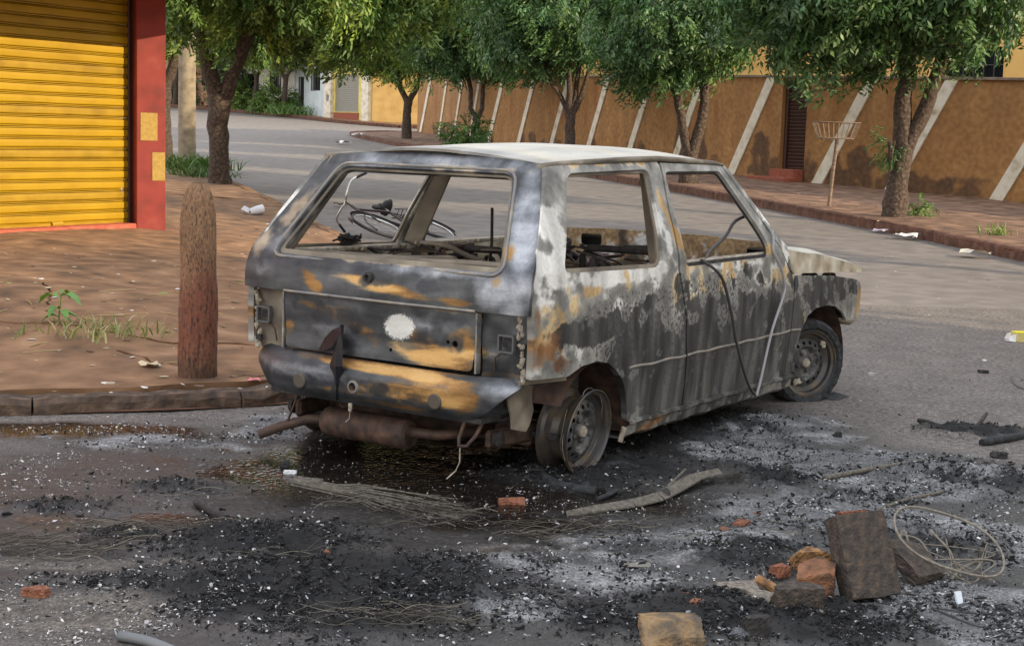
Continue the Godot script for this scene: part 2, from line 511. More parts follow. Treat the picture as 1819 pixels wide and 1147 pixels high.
func materials() -> void:
	var fine := noise_tex(5, 0.03, 5, [])
	var rough := noise_tex(6, 0.012, 5, [])
	M.fine = fine; M.rough = rough
	M.asphalt = pm(noise_tex(11, 0.012, 6, [rgb(100, 94, 90), rgb(110, 104, 99), rgb(118, 111, 106), rgb(130, 123, 117)], [0, .4, .6, 1]), 0.35, 0.85, 0, noise_tex(12, 0.25, 3, []), 0.3, true)
	M.dirt = pm(noise_tex(13, 0.008, 6, [rgb(78, 58, 41), rgb(112, 83, 58), rgb(132, 99, 71), rgb(160, 128, 97)], [0, .34, .6, 1]), 0.6, 0.95, 0, fine, 0.6, true)
	M.dirt2 = pm(noise_tex(53, 0.01, 6, [rgb(70, 50, 38), rgb(100, 73, 56), rgb(122, 92, 71), rgb(150, 118, 94)], [0, .38, .6, 1]), 0.4, 0.95, 0, rough, 1.2, true)
	M.soil = pm(noise_tex(14, 0.02, 5, [rgb(58, 38, 28), rgb(96, 62, 44), rgb(120, 82, 60)]), 0.5, 0.97, 0, rough, 2.0, true)
	M.kerb = pm(noise_tex(15, 0.015, 6, [rgb(38, 32, 29), rgb(64, 52, 44), rgb(94, 76, 62), rgb(124, 102, 84)]), 1.2, 0.92, 0, rough, 2.5, true)
	M.kerb_red = pm(noise_tex(16, 0.015, 6, [rgb(64, 42, 34), rgb(96, 64, 50), rgb(124, 88, 70)]), 0.6, 0.92, 0, rough, 1.0, true)
	M.shutter = pm(noise_tex(17, 0.01, 6, [rgb(140, 108, 16), rgb(162, 130, 22), rgb(176, 142, 32)], [0, .5, 1]), 0.35, 0.42, 0, null, 0, true)
	M.shutter2 = pm(noise_tex(18, 0.012, 6, [rgb(124, 96, 18), rgb(152, 121, 22), rgb(170, 138, 38)], [0, .55, 1]), 0.5, 0.48, 0, null, 0, true)
	M.red = pm(noise_tex(19, 0.009, 6, [rgb(88, 28, 22), rgb(122, 38, 30), rgb(132, 46, 36), rgb(148, 68, 54)], [0, .4, .7, 1]), 0.6, 0.7, 0, fine, 0.2, true)
	M.redbase = pm(noise_tex(20, 0.02, 6, [rgb(112, 62, 48), rgb(170, 84, 64), rgb(190, 112, 88)]), 0.8, 0.85, 0, rough, 0.8, true)
	M.paper = pm(noise_tex(51, 0.02, 5, [rgb(140, 112, 50), rgb(158, 130, 62), rgb(172, 146, 84)]), 2.0, 0.75, 0, null, 0, true)
	M.cream = pm(noise_tex(21, 0.012, 6, [rgb(150, 132, 104), rgb(206, 196, 176), rgb(222, 214, 198), rgb(228, 222, 208)], [0, .3, .55, 1]), 0.5, 0.85, 0, fine, 0.3, true)
	M.coping = pm(noise_tex(22, 0.02, 5, [rgb(84, 66, 56), rgb(130, 112, 98), rgb(150, 134, 120)]), 0.5, 0.9, 0, rough, 0.6, true)
	M.yellow = pm(noise_tex(23, 0.008, 6, [rgb(196, 150, 84), rgb(222, 178, 104), rgb(232, 192, 120)]), 0.3, 0.88, 0, fine, 0.3, true)
	M.yellow2 = pm(noise_tex(24, 0.008, 6, [rgb(188, 168, 88), rgb(214, 198, 112), rgb(226, 212, 140)]), 0.3, 0.88, 0, null, 0, true)
	M.bluewall = pm(noise_tex(25, 0.008, 6, [rgb(168, 182, 190), rgb(198, 208, 212), rgb(214, 220, 222)]), 0.3, 0.88, 0, null, 0, true)
	M.whitewall = pm(noise_tex(26, 0.008, 6, [rgb(186, 180, 168), rgb(216, 212, 202), rgb(228, 226, 218)]), 0.3, 0.88, 0, null, 0, true)
	M.pinkwall = pm(noise_tex(27, 0.008, 6, [rgb(170, 128, 98), rgb(194, 152, 120), rgb(206, 168, 138)]), 0.3, 0.88, 0, null, 0, true)
	M.roller = flat(rgb(150, 148, 140), 0.55, 0.2)
	M.brownmetal = flat(rgb(74, 50, 42), 0.5, 0.2)
	M.step = pm(noise_tex(28, 0.02, 5, [rgb(116, 58, 42), rgb(144, 76, 56), rgb(160, 96, 74)]), 0.8, 0.8, 0, null, 0, true)
	M.dark = flat(rgb(30, 30, 32), 0.5)
	M.glass = flat(rgb(26, 30, 34), 0.12)
	M.frame = flat(rgb(58, 56, 54), 0.6)
	M.tile = pm(noise_tex(29, 0.03, 4, [rgb(120, 70, 50), rgb(160, 98, 70), rgb(176, 120, 90)]), 0.8, 0.9, 0, null, 0, true)
	M.bark = pm(noise_tex(30, 0.02, 6, [rgb(42, 35, 31), rgb(68, 57, 49), rgb(94, 81, 71), rgb(120, 107, 95)], [0, .4, .7, 1]), 1.4, 0.95, 0, rough, 2.5, true)
	M.pole = pm(noise_tex(31, 0.02, 6, [rgb(104, 92, 76), rgb(142, 130, 110), rgb(164, 152, 132)]), 0.5, 0.9, 0, fine, 0.5, true)
	var leaf := StandardMaterial3D.new()
	leaf.vertex_color_use_as_albedo = true; leaf.roughness = 0.5
	leaf.backlight_enabled = true; leaf.backlight = Color(0.5, 0.62, 0.16)
	leaf.cull_mode = BaseMaterial3D.CULL_DISABLED
	M.leaf = leaf
	M.straw = pm(noise_tex(32, 0.05, 3, [rgb(150, 128, 84), rgb(196, 178, 126)]), 3.0, 0.9)
	M.plastic = flat(rgb(228, 228, 230), 0.4)
	M.post = pm(noise_tex(33, 0.02, 6, [rgb(98, 70, 50), rgb(150, 116, 82), rgb(178, 146, 108)]), 1.0, 0.9)

# ---------------------------------------------------------------- road, pavements, kerbs
func land() -> void:
	# road: one sheet, denser near the camera
	var xs := []; var zs := []
	var x := -160.0
	while x <= 160.0:
		xs.append(x)
		x += 2.0 if absf(x) < 14 else (6.0 if absf(x) < 40 else 20.0)
	var z := 40.0
	while z >= -260.0:
		zs.append(z)
		z -= 0.8 if (z <= -6 and z > -22) else (2.0 if z > -100 else 20.0)
	var g := Geo.new()
	for j in zs.size() - 1:
		for i in xs.size() - 1:
			var p := []
			for q in [[xs[i], zs[j]], [xs[i + 1], zs[j]], [xs[i + 1], zs[j + 1]], [xs[i], zs[j + 1]]]:
				p.append(Vector3(q[0], ground(q[0], q[1]) - 0.012, q[1]))
			g.tris(p[0], p[1], p[2], Vector3.UP, Vector3.UP, Vector3.UP); g.tris(p[0], p[2], p[3], Vector3.UP, Vector3.UP, Vector3.UP)
	setting("road", g, M.asphalt)
	# dusty red pavement at the corner, with its cracks cut into it
	var inner := Geometry2D.offset_polyline(corner_line.slice(0, 9), 0.27, Geometry2D.JOIN_ROUND)[0]
	inner = Geometry2D.merge_polygons(inner, Geometry2D.offset_polyline(corner_line, 0.16, Geometry2D.JOIN_ROUND)[0])[0]
	var outline := corner_line.duplicate()
	outline.append_array(pv([-60, -62, -60, -4.6]))
	var slab: PackedVector2Array = Geometry2D.clip_polygons(outline, inner)[0]
	if Geometry2D.is_polygon_clockwise(slab): slab.reverse()
	var cracks := []
	cracks.append(crack([-4.4, -8.75, -3.3, -9.0, -2.6, -8.92, -2.05, -8.7, -1.5, -8.78, -1.05, -9.0, -0.7, -8.9], 0.035))
	cracks.append(crack([-1.75, -11.6, -1.45, -10.6, -1.2, -10.1, -1.0, -9.6, -0.95, -9.3], 0.02))
	cracks.append(crack([-2.2, -8.4, -1.95, -8.15, -1.7, -8.05], 0.02))
	cracks.append(crack([-1.45, -7.85, -1.1, -7.95, -0.95, -8.2], 0.02))
	cracks.append(crack([-3.3, -10.6, -3.05, -9.9, -2.95, -9.5], 0.015))
	var near_slab: PackedVector2Array = Geometry2D.intersect_polygons(slab, pv([-7, -4, 3, -4, 3, -22, -7, -22]))[0]
	g = Geo.new()
	sheet(g, near_slab, cracks, 0.22, func(a: float, b: float) -> Vector3: return Vector3(a, corner_height(a, b), b), 0.06, Rect2(0, 0, 1, 1), true, -1.0)
	setting("pavement", g, M.dirt)
	g = Geo.new()
	for far in Geometry2D.clip_polygons(slab, pv([-7, -4, 3, -4, 3, -22, -7, -22])):
		sheet(g, far, [], 1.5, func(a: float, b: float) -> Vector3: return Vector3(a, corner_height(a, b), b), 0.05, Rect2(0, 0, 1, 1), true, -1.0)
	setting("pavement_corner_far", g, M.dirt)
	g = Geo.new()
	sheet(g, outline, [], 1.0, func(a: float, b: float) -> Vector3: return Vector3(a, corner_height(a, b) - 0.075, b), 0.0, Rect2(0, 0, 1, 1), true, -1.0)
	setting("soil_bed", g, M.soil)
	kerb_run("kerb_corner", corner_line, 1.0, M.kerb, 0.15, func(a: float, b: float) -> float: return ground(a, b) + 0.078 if b > -9.6 else corner_height(a, b) + 0.002, 60.0)
	# pavement along the painted wall
	var rp := right_line.duplicate()
	rp.append_array(pv([60, -70, 60, 10]))
	g = Geo.new()
	sheet(g, rp, [], 1.2, func(a: float, b: float) -> Vector3: return Vector3(a, right_height(a, b), b), 0.0, Rect2(0, 0, 1, 1), true, -1.0)
	setting("pavement_by_wall", g, M.dirt2)
	kerb_run("kerb_by_wall", right_line, 1.2, M.kerb_red, -0.16, func(a: float, b: float) -> float: return ground(a, b) + 0.135, 80.0)
	# pavement in front of the far houses
	var fl := pv([6, -73.5, -5.6, -75.4, -9.6, -79.3, -12.2, -83.6, -17.6, -89.6, -30, -100, -60, -122])
	var fp := fl.duplicate()
	fp.append_array(pv([-60, -160, 40, -160, 40, -73]))
	g = Geo.new()
	sheet(g, fp, [], 3.0, func(a: float, b: float) -> Vector3: return Vector3(a, ground(a, b) + 0.13, b), 0.0, Rect2(0, 0, 1, 1), true, -1.0)
	setting("pavement_far", g, M.dirt)
	kerb_run("kerb_far", fl, 2.0, M.kerb_red, 0.2, func(a: float, b: float) -> float: return ground(a, b) + 0.15, 60.0)

func crack(a: Array, w: float) -> PackedVector2Array:
	var L := pv(a)
	var r := RandomNumberGenerator.new(); r.seed = int(absf(a[0]) * 1000)
	var up := PackedVector2Array(); var dn := PackedVector2Array()
	for i in L.size() - 1:
		for k in 6:
			var t := k / 6.0
			var p := L[i].lerp(L[i + 1], t)
			var nn := (L[i + 1] - L[i]).normalized().orthogonal()
			p += nn * r.randf_range(-0.03, 0.03)
			up.append(p + nn * w * r.randf_range(0.25, 1.0)); dn.append(p - nn * w * r.randf_range(0.25, 1.0))
	up.append(L[L.size() - 1])
	dn.reverse()
	up.append_array(dn)
	if Geometry2D.is_polygon_clockwise(up): up.reverse()
	return up

func kerb_run(called: String, L: PackedVector2Array, step: float, mat: Material, w: float, top: Callable, most: float) -> void:
	var root := Node3D.new()
	root.name = called
	root.set_meta("kind", "structure")
	add_child(root)
	var r := RandomNumberGenerator.new(); r.seed = called.length()
	var pts := [L[0]]; var acc := 0.0
	for i in L.size() - 1:
		var d := L[i].distance_to(L[i + 1]); var t := step - acc
		while t < d:
			pts.append(L[i].lerp(L[i + 1], t / d)); t += step
		acc = fmod(acc + d, step)
	for i in pts.size() - 1:
		var a: Vector2 = pts[i]; var b: Vector2 = pts[i + 1]
		if a.y < -75 and absf(a.x) > 30: continue
		var dv := (b - a).normalized(); var nn := dv.orthogonal() * w
		var e := dv * 0.006
		a += e; b -= e
		var g := Geo.new()
		var K := 9
		var prev := []
		for k in K + 1:
			var p := a.lerp(b, float(k) / K)
			var h: float = top.call(p.x, p.y) + r.randf_range(-0.006, 0.006)
			var q := [Vector3(p.x, ground(p.x, p.y) - 0.08, p.y), Vector3(p.x, h - 0.025 + r.randf_range(-0.012, 0.006), p.y) + Vector3(nn.x, 0, nn.y) * r.randf_range(-0.08, 0.14), Vector3(p.x - nn.x * -0.18, h, p.y - nn.y * -0.18), Vector3(p.x + nn.x, h + r.randf_range(-0.004, 0.004), p.y + nn.y), Vector3(p.x + nn.x, h - 0.15, p.y + nn.y)]
			if k > 0:
				for j in 4:
					if w > 0: g.quad(prev[j], prev[j + 1], q[j + 1], q[j])
					else: g.quad(prev[j], q[j], q[j + 1], prev[j + 1])
			else:
				for j in range(1, 4): g.tri(q[0], q[j], q[j + 1])
			if k == K:
				for j in range(1, 4): g.tri(q[0], q[j + 1], q[j])
			prev = q
		put("kerb_stone", g, M.dirt if called == "kerb_corner" and a.y < -9.0 else mat, root)

func facing(P: Vector2, Q: Vector2, y: float) -> Transform3D:   # x along P to Q, z towards the street
	var xx := Vector3(Q.x - P.x, 0, Q.y - P.y).normalized()
	return Transform3D(Basis(xx, Vector3.UP, xx.cross(Vector3.UP)), Vector3(P.x, y, P.y))

# ---------------------------------------------------------------- corner shop on the left
func shop() -> void:
	var S := Vector2(-4.08, -16.05)
	var far_l := S + Vector2(-0.5, 0.866) * 4.2
	var T := facing(far_l, S, 0.30)
	var o := thing("shop_building", "red painted corner shop beside the yellow rolling shutter", "building", T.origin, 0)
	o.basis = T.basis
	var L := far_l.distance_to(S)
	var g := Geo.new()
	g.bx(Vector3(-4.3, 2.4, -3.0), Vector3(4.6, 6.0, 6.0)); put("wall", g, M.red, o)
	g = Geo.new()
	g.bx(Vector3(L * 0.5, 4.25, -2.9), Vector3(L + 4.0, 2.3, 6.2)); put("upper_wall", g, M.red, o)
	g = Geo.new()
	g.bx(Vector3(L * 0.5, 1.5, -1.3), Vector3(L - 0.1, 3.2, 2.2)); put("inner_wall", g, M.redbase, o)
	g = Geo.new()
	g.box(Transform3D(Basis(), Vector3(L * 0.5 - 0.2, 2.53, 0.83)), Vector3(L + 2.2, 0.16, 1.66), 0.01); put("canopy", g, M.cream, o)
	g = Geo.new()
	g.box(Transform3D(Basis(), Vector3(L * 0.5 - 0.05, -0.06, 0.06)), Vector3(L - 0.16, 0.17, 0.34), 0.012); put("threshold", g, M.redbase, o)
	# corner pillar: broad face to the camera
	var A := Vector2(-3.962, -15.84); var B := Vector2(-3.683, -15.96)
	var d := (B - A).normalized()
	var PT := T.affine_inverse() * facing(A, B, 0.12)
	var p := Node3D.new(); p.name = "pillar"; o.add_child(p); p.transform = PT
	g = Geo.new()
	g.box(Transform3D(Basis(), Vector3(0.152, 1.7, -0.24)), Vector3(0.305, 3.6, 0.48), 0.012)
	put("pillar_face", g, M.red, p)
	for q in [[0.112, 1.21, 0.092, 0.151], [0.212, 0.80, 0.070, 0.155]]:
		g = Geo.new(); g.box(Transform3D(Basis(), Vector3(q[0] + 0.02, q[1], 0.0025)), Vector3(q[2] * 1.9, q[3] * 1.9, 0.004), 0.001)
		put("yellow_patch", g, M.paper, p)
	# rolling shutter: one slat per course
	var sh := thing("rolling_shutter", "yellow corrugated rolling shutter closed down to its red threshold", "shutter", T.origin, 0)
	sh.basis = T.basis
	var ms := []
	for k in 3:
		var sg := Geo.new()
		var prof := [[0.0, 0.0], [0.024, 0.003], [0.027, 0.012], [0.008, 0.0165], [0.026, 0.021], [0.03, 0.03], [0.031, 0.062], [0.028, 0.088], [0.004, 0.0925], [0.02, 0.0965], [0.018, 0.102], [0.0, 0.106]]
		var r := RandomNumberGenerator.new(); r.seed = 50 + k
		var NX := 14
		for j in prof.size() - 1:
			for i in NX:
				var x0 := L * i / NX; var x1 := L * (i + 1) / NX
				var s0 := 0.0018 * sin(i * 1.7 + k * 2.0); var s1 := 0.0018 * sin((i + 1) * 1.7 + k * 2.0)
				var a := Vector3(x0, prof[j][1] + s0, prof[j][0]); var b := Vector3(x1, prof[j][1] + s1, prof[j][0])
				var c := Vector3(x1, prof[j + 1][1] + s1, prof[j + 1][0]); var e := Vector3(x0, prof[j + 1][1] + s0, prof[j + 1][0])
				sg.quad(a, b, c, e)
		ms.append(sg.mesh())
	for k in 28:
		inst("slat", ms[k % 3], M.shutter if k % 4 != 2 else M.shutter2, sh, Transform3D(Basis(), Vector3(-0.045 + sin(k * 2.3) * 0.002, 0.045 + k * 0.1065, 0.0)))
	g = Geo.new(); g.box(Transform3D(Basis(), Vector3(L * 0.5, 0.03, 0.008)), Vector3(L - 0.1, 0.045, 0.03), 0.006); put("bottom_rail", g, M.shutter2, sh)
	g = Geo.new(); g.tube([Vector3(L - 1.12, 0.04, 0.03), Vector3(L - 0.98, 0.045, 0.03)], 0.028, 10); put("handle", g, M.shutter2, sh)
	g = Geo.new(); g.lathe(Transform3D(Basis(Vector3.RIGHT, PI / 2), Vector3(L - 0.13, 0.37, 0.018)), [Vector2(0.03, 0), Vector2(0.03, 0.006), Vector2(0.015, 0.01), Vector2(0, 0.01)], 12); put("lock_plate", g, flat(rgb(150, 140, 120), 0.4, 0.7), sh)
	g = Geo.new(); g.box(Transform3D(Basis(), Vector3(L - 0.03, 1.5, 0.02)), Vector3(0.06, 3.0, 0.05), 0.004); put("guide_rail", g, M.brownmetal, sh)

# ---------------------------------------------------------------- painted wall and the house behind it
var wall_s := PackedFloat32Array()
func wall_at(s: float) -> Vector2:
	for i in wall_line.size() - 1:
		if s <= wall_s[i + 1] or i == wall_line.size() - 2:
			return wall_line[i].lerp(wall_line[i + 1], (s - wall_s[i]) / (wall_s[i + 1] - wall_s[i]))
	return wall_line[0]
func wall_point(s: float, h: float, out: float) -> Vector3:
	var a := wall_at(s - 0.6); var b := wall_at(s + 0.6); var p := wall_at(s)
	var t := (b - a).normalized()
	var nn := Vector2(t.y, -t.x)       # towards the street (left of the camera's right)
	return Vector3(p.x + nn.x * out, ground(p.x, p.y) + h, p.y + nn.y * out)

func long_wall() -> void:
	wall_s.append(0)
	for i in wall_line.size() - 1: wall_s.append(wall_s[i] + wall_line[i].distance_to(wall_line[i + 1]))
	var total := wall_s[wall_s.size() - 1]
	var o := thing("boundary_wall", "long orange stucco wall with leaning white stripes behind the street trees", "wall")
	var blobs := []; var stains := []; var rr := RandomNumberGenerator.new(); rr.seed = 4
	for k in 46:
		var s := rr.randf_range(30, 73)
		blobs.append([s, rr.randf_range(0.0, 0.35), rr.randf_range(0.3, 1.1), rr.randf_range(0.15, 0.5), 0.0, rr.randf_range(0.5, 0.85)])
	for k in 24: stains.append([rr.randf_range(30, 73), rr.randf_range(1.2, 2.3), rr.randf_range(0.1, 0.35), rr.randf_range(0.5, 1.2), 0.0, rr.randf_range(0.4, 0.6)])
	for q in [[38.9, 0.5, 0.5, 0.5], [42.2, 0.55, 0.45, 0.6], [44.9, 0.6, 0.35, 0.9], [37.6, 0.3, 0.5, 0.3], [46.0, 0.6, 0.3, 1.0], [36.9, 0.25, 0.4, 0.25]]: blobs.append([q[0], q[1], q[2], q[3], 0.0, 0.9])
	var pt := paint(2048, 144, Rect2(28, -0.1, 46, 2.6), [rgb(146, 105, 60), rgb(180, 137, 86)], [
		{b = [], all = 0.5, c = rgb(122, 85, 49), d = rgb(146, 106, 65), amp = 1.0, soft = 0.6, n = 2, o = 0.7},
		{b = stains, c = rgb(120, 68, 36), d = rgb(140, 84, 46), amp = 0.9, soft = 0.5, n = 2, o = 0.6},
		{b = blobs, c = rgb(64, 46, 36), d = rgb(104, 74, 50), amp = 1.6, soft = 0.3, n = 0, o = 0.8},
	], 81, [0.03, 0.12, 0.03, -1.0], true, 0.9)
	var wm := painted(pt, 0.0)
	var gate0 := 40.52; var gate1 := 41.43
	for seg in [[12.0, gate0], [gate1, total]]:
		var g := Geo.new()
		var s: float = seg[0]
		while s < seg[1] - 0.001:
			var e: float = min(s + 0.75, seg[1])
			var q := []
			for p in [[s, -0.1, 0.0], [e, -0.1, 0.0], [e, 2.34, 0.0], [s, 2.34, 0.0], [s, -0.1, -0.2], [e, -0.1, -0.2], [e, 2.34, -0.2], [s, 2.34, -0.2]]: q.append(wall_point(p[0], p[1], p[2]))
			var uvs := []
			for p in [[s, -0.1], [e, -0.1], [e, 2.34], [s, 2.34]]: uvs.append(Vector2((p[0] - 28.0) / 46.0, 1.0 - (p[1] + 0.1) / 2.6))
			var nn: Vector3 = (q[0] - q[4]).normalized()
			g.tris(q[0], q[3], q[2], nn, nn, nn, uvs[0], uvs[3], uvs[2]); g.tris(q[0], q[2], q[1], nn, nn, nn, uvs[0], uvs[2], uvs[1])
			g.tris(q[4], q[5], q[6], -nn, -nn, -nn, uvs[0], uvs[1], uvs[2]); g.tris(q[4], q[6], q[7], -nn, -nn, -nn, uvs[0], uvs[2], uvs[3])
			g.quad(q[3], q[7], q[6], q[2])
			s = e
		for e in [seg[0], seg[1]]:
			g.quad(wall_point(e, -0.1, 0), wall_point(e, 2.34, 0), wall_point(e, 2.34, -0.2), wall_point(e, -0.1, -0.2))
		put("wall_body", g, wm, o)
	var g2 := Geo.new()
	var s2 := 12.0
	while s2 < total - 0.01:
		var e: float = min(s2 + 1.5, total)
		g2.bar(wall_point(s2, 2.365, -0.1), wall_point(e, 2.365, -0.1), 0.3, 0.055, 0.006)
		s2 = e
	put("coping", g2, M.coping, o)
	for b in [29.6, 32.6, 35.45, 38.15, 40.3, 43.52, 46.6, 49.5, 52.42, 55.4, 58.38, 61.4, 64.35, 67.3, 70.27, 73.2]:
		var g := Geo.new()
		var lean := 1.52
		var K := 6
		for k in K:
			var t0 := float(k) / K; var t1 := float(k + 1) / K
			var sa: float = b - lean * t0; var sb: float = b - lean * t1
			var h0 := -0.02 + 2.36 * t0; var h1 := -0.02 + 2.36 * t1
			var P := [wall_point(sa, h0, 0.035), wall_point(sa - 0.32, h0, 0.035), wall_point(sb - 0.32, h1, 0.035), wall_point(sb, h1, 0.035)]
			var Q := [wall_point(sa, h0, -0.01), wall_point(sa - 0.32, h0, -0.01), wall_point(sb - 0.32, h1, -0.01), wall_point(sb, h1, -0.01)]
			g.quad(P[0], P[1], P[2], P[3]); g.quad(P[0], P[3], Q[3], Q[0]); g.quad(P[1], Q[1], Q[2], P[2])
		put("stripe", g, M.cream, o)
	# door in the wall, two steps
	var D := facing(wall_at(gate1), wall_at(gate0), ground(6.0, -33.5))
	var gt := thing("wall_door", "brown slatted metal door in the orange wall above two red steps", "door", D.origin); gt.basis = D.basis
	var wdt := wall_at(gate1).distance_to(wall_at(gate0))
	var g := Geo.new()
	g.bx(Vector3(0.05, 1.33, -0.14), Vector3(0.1, 2.02, 0.1), 0.005); g.bx(Vector3(wdt - 0.04, 1.33, -0.14), Vector3(0.08, 2.02, 0.1), 0.005); g.bx(Vector3(wdt * 0.5, 2.31, -0.14), Vector3(wdt - 0.16, 0.06, 0.1), 0.005)
	put("door_frame", g, M.brownmetal, gt)
	for k in 25:
		g = Geo.new()
		g.box(Transform3D(Basis(Vector3.RIGHT, 0.5), Vector3(wdt * 0.5, 0.36 + k * 0.078, -0.15)), Vector3(wdt - 0.2, 0.07, 0.02), 0.004)
		put("slat", g, M.brownmetal, gt)
	g = Geo.new(); g.bx(Vector3(wdt * 0.5, 1.3, -0.2), Vector3(wdt - 0.2, 2.0, 0.02)); put("back_plate", g, M.dark, gt)
	g = Geo.new(); g.tube([Vector3(wdt - 0.16, 1.25, -0.11), Vector3(wdt - 0.16, 1.35, -0.11)], 0.012, 6); put("handle", g, M.frame, gt)
	var st := thing("steps", "two red concrete steps up to the brown door in the orange wall", "steps", D.origin); st.basis = D.basis
	g = Geo.new(); g.bx(Vector3(wdt * 0.45, 0.17, 0.03), Vector3(wdt + 0.02, 0.36, 0.42), 0.015); put("upper_step", g, M.step, st)
	g = Geo.new(); g.bx(Vector3(wdt * 0.35, 0.05, 0.42), Vector3(wdt + 0.5, 0.26, 0.36), 0.015); put("lower_step", g, M.step, st)
	# house behind the wall
	var H0 := Vector2(2.0, -52.0); var H1 := Vector2(23.6, -17.0)
	var HT := facing(H0, H1, ground(8, -36) - 0.1)
	var h := thing("yellow_house", "yellow two storey house with barred windows behind the orange wall", "house", HT.origin); h.basis = HT.basis
	var HL := H0.distance_to(H1)
	var holes := []
	var wins := []
	for q in [16.2, 19.6, 22.4, 26.4, 29.8, 33.2, 36.8]: wins.append([q, 2.15, 1.9, 1.25])
	for w in wins: holes.append(pv([w[0], w[1], w[0] + w[2], w[1], w[0] + w[2], w[1] + w[3], w[0], w[1] + w[3]]))
	g = Geo.new()
	sheet(g, pv([0, 0, HL, 0, HL, 6.9, 0, 6.9]), holes, 1.5, func(a: float, b: float) -> Vector3: return Vector3(a, b, 0), 0.2)
	put("front_wall", g, M.yellow, h)
	g = Geo.new()
	g.bx(Vector3(HL * 0.5, 3.45, -8.0), Vector3(HL, 6.9, 0.2)); g.bx(Vector3(HL - 0.1, 3.45, -4.1), Vector3(0.2, 6.9, 7.6)); g.bx(Vector3(0.1, 3.45, -4.1), Vector3(0.2, 6.9, 7.6))
	put("side_wall", g, M.yellow, h)
	g = Geo.new()
	g.box(Transform3D(Basis(Vector3.RIGHT, 0.16), Vector3(HL * 0.5, 7.4, -1.8)), Vector3(HL + 1.2, 0.16, 4.8), 0.01); g.box(Transform3D(Basis(Vector3.RIGHT, -0.16), Vector3(HL * 0.5, 7.4, -6.4)), Vector3(HL + 1.2, 0.16, 4.8), 0.01)
	put("roof", g, M.tile, h)
	for w in wins:
		var wd := Node3D.new(); wd.name = "window"; h.add_child(wd, true)
		wd.position = Vector3(w[0], w[1], 0)
		g = Geo.new(); g.bx(Vector3(w[2] * 0.5, w[3] * 0.5, -0.14), Vector3(w[2], w[3], 0.012)); put("pane", g, M.glass, wd)
		g = Geo.new()
		for k in 7: g.bx(Vector3(w[2] * k / 6.0, w[3] * 0.5, -0.05), Vector3(0.025, w[3], 0.025))
		for k in 4: g.bx(Vector3(w[2] * 0.5, w[3] * k / 3.0, -0.07), Vector3(w[2], 0.025, 0.012))
		put("grille", g, M.frame, wd)

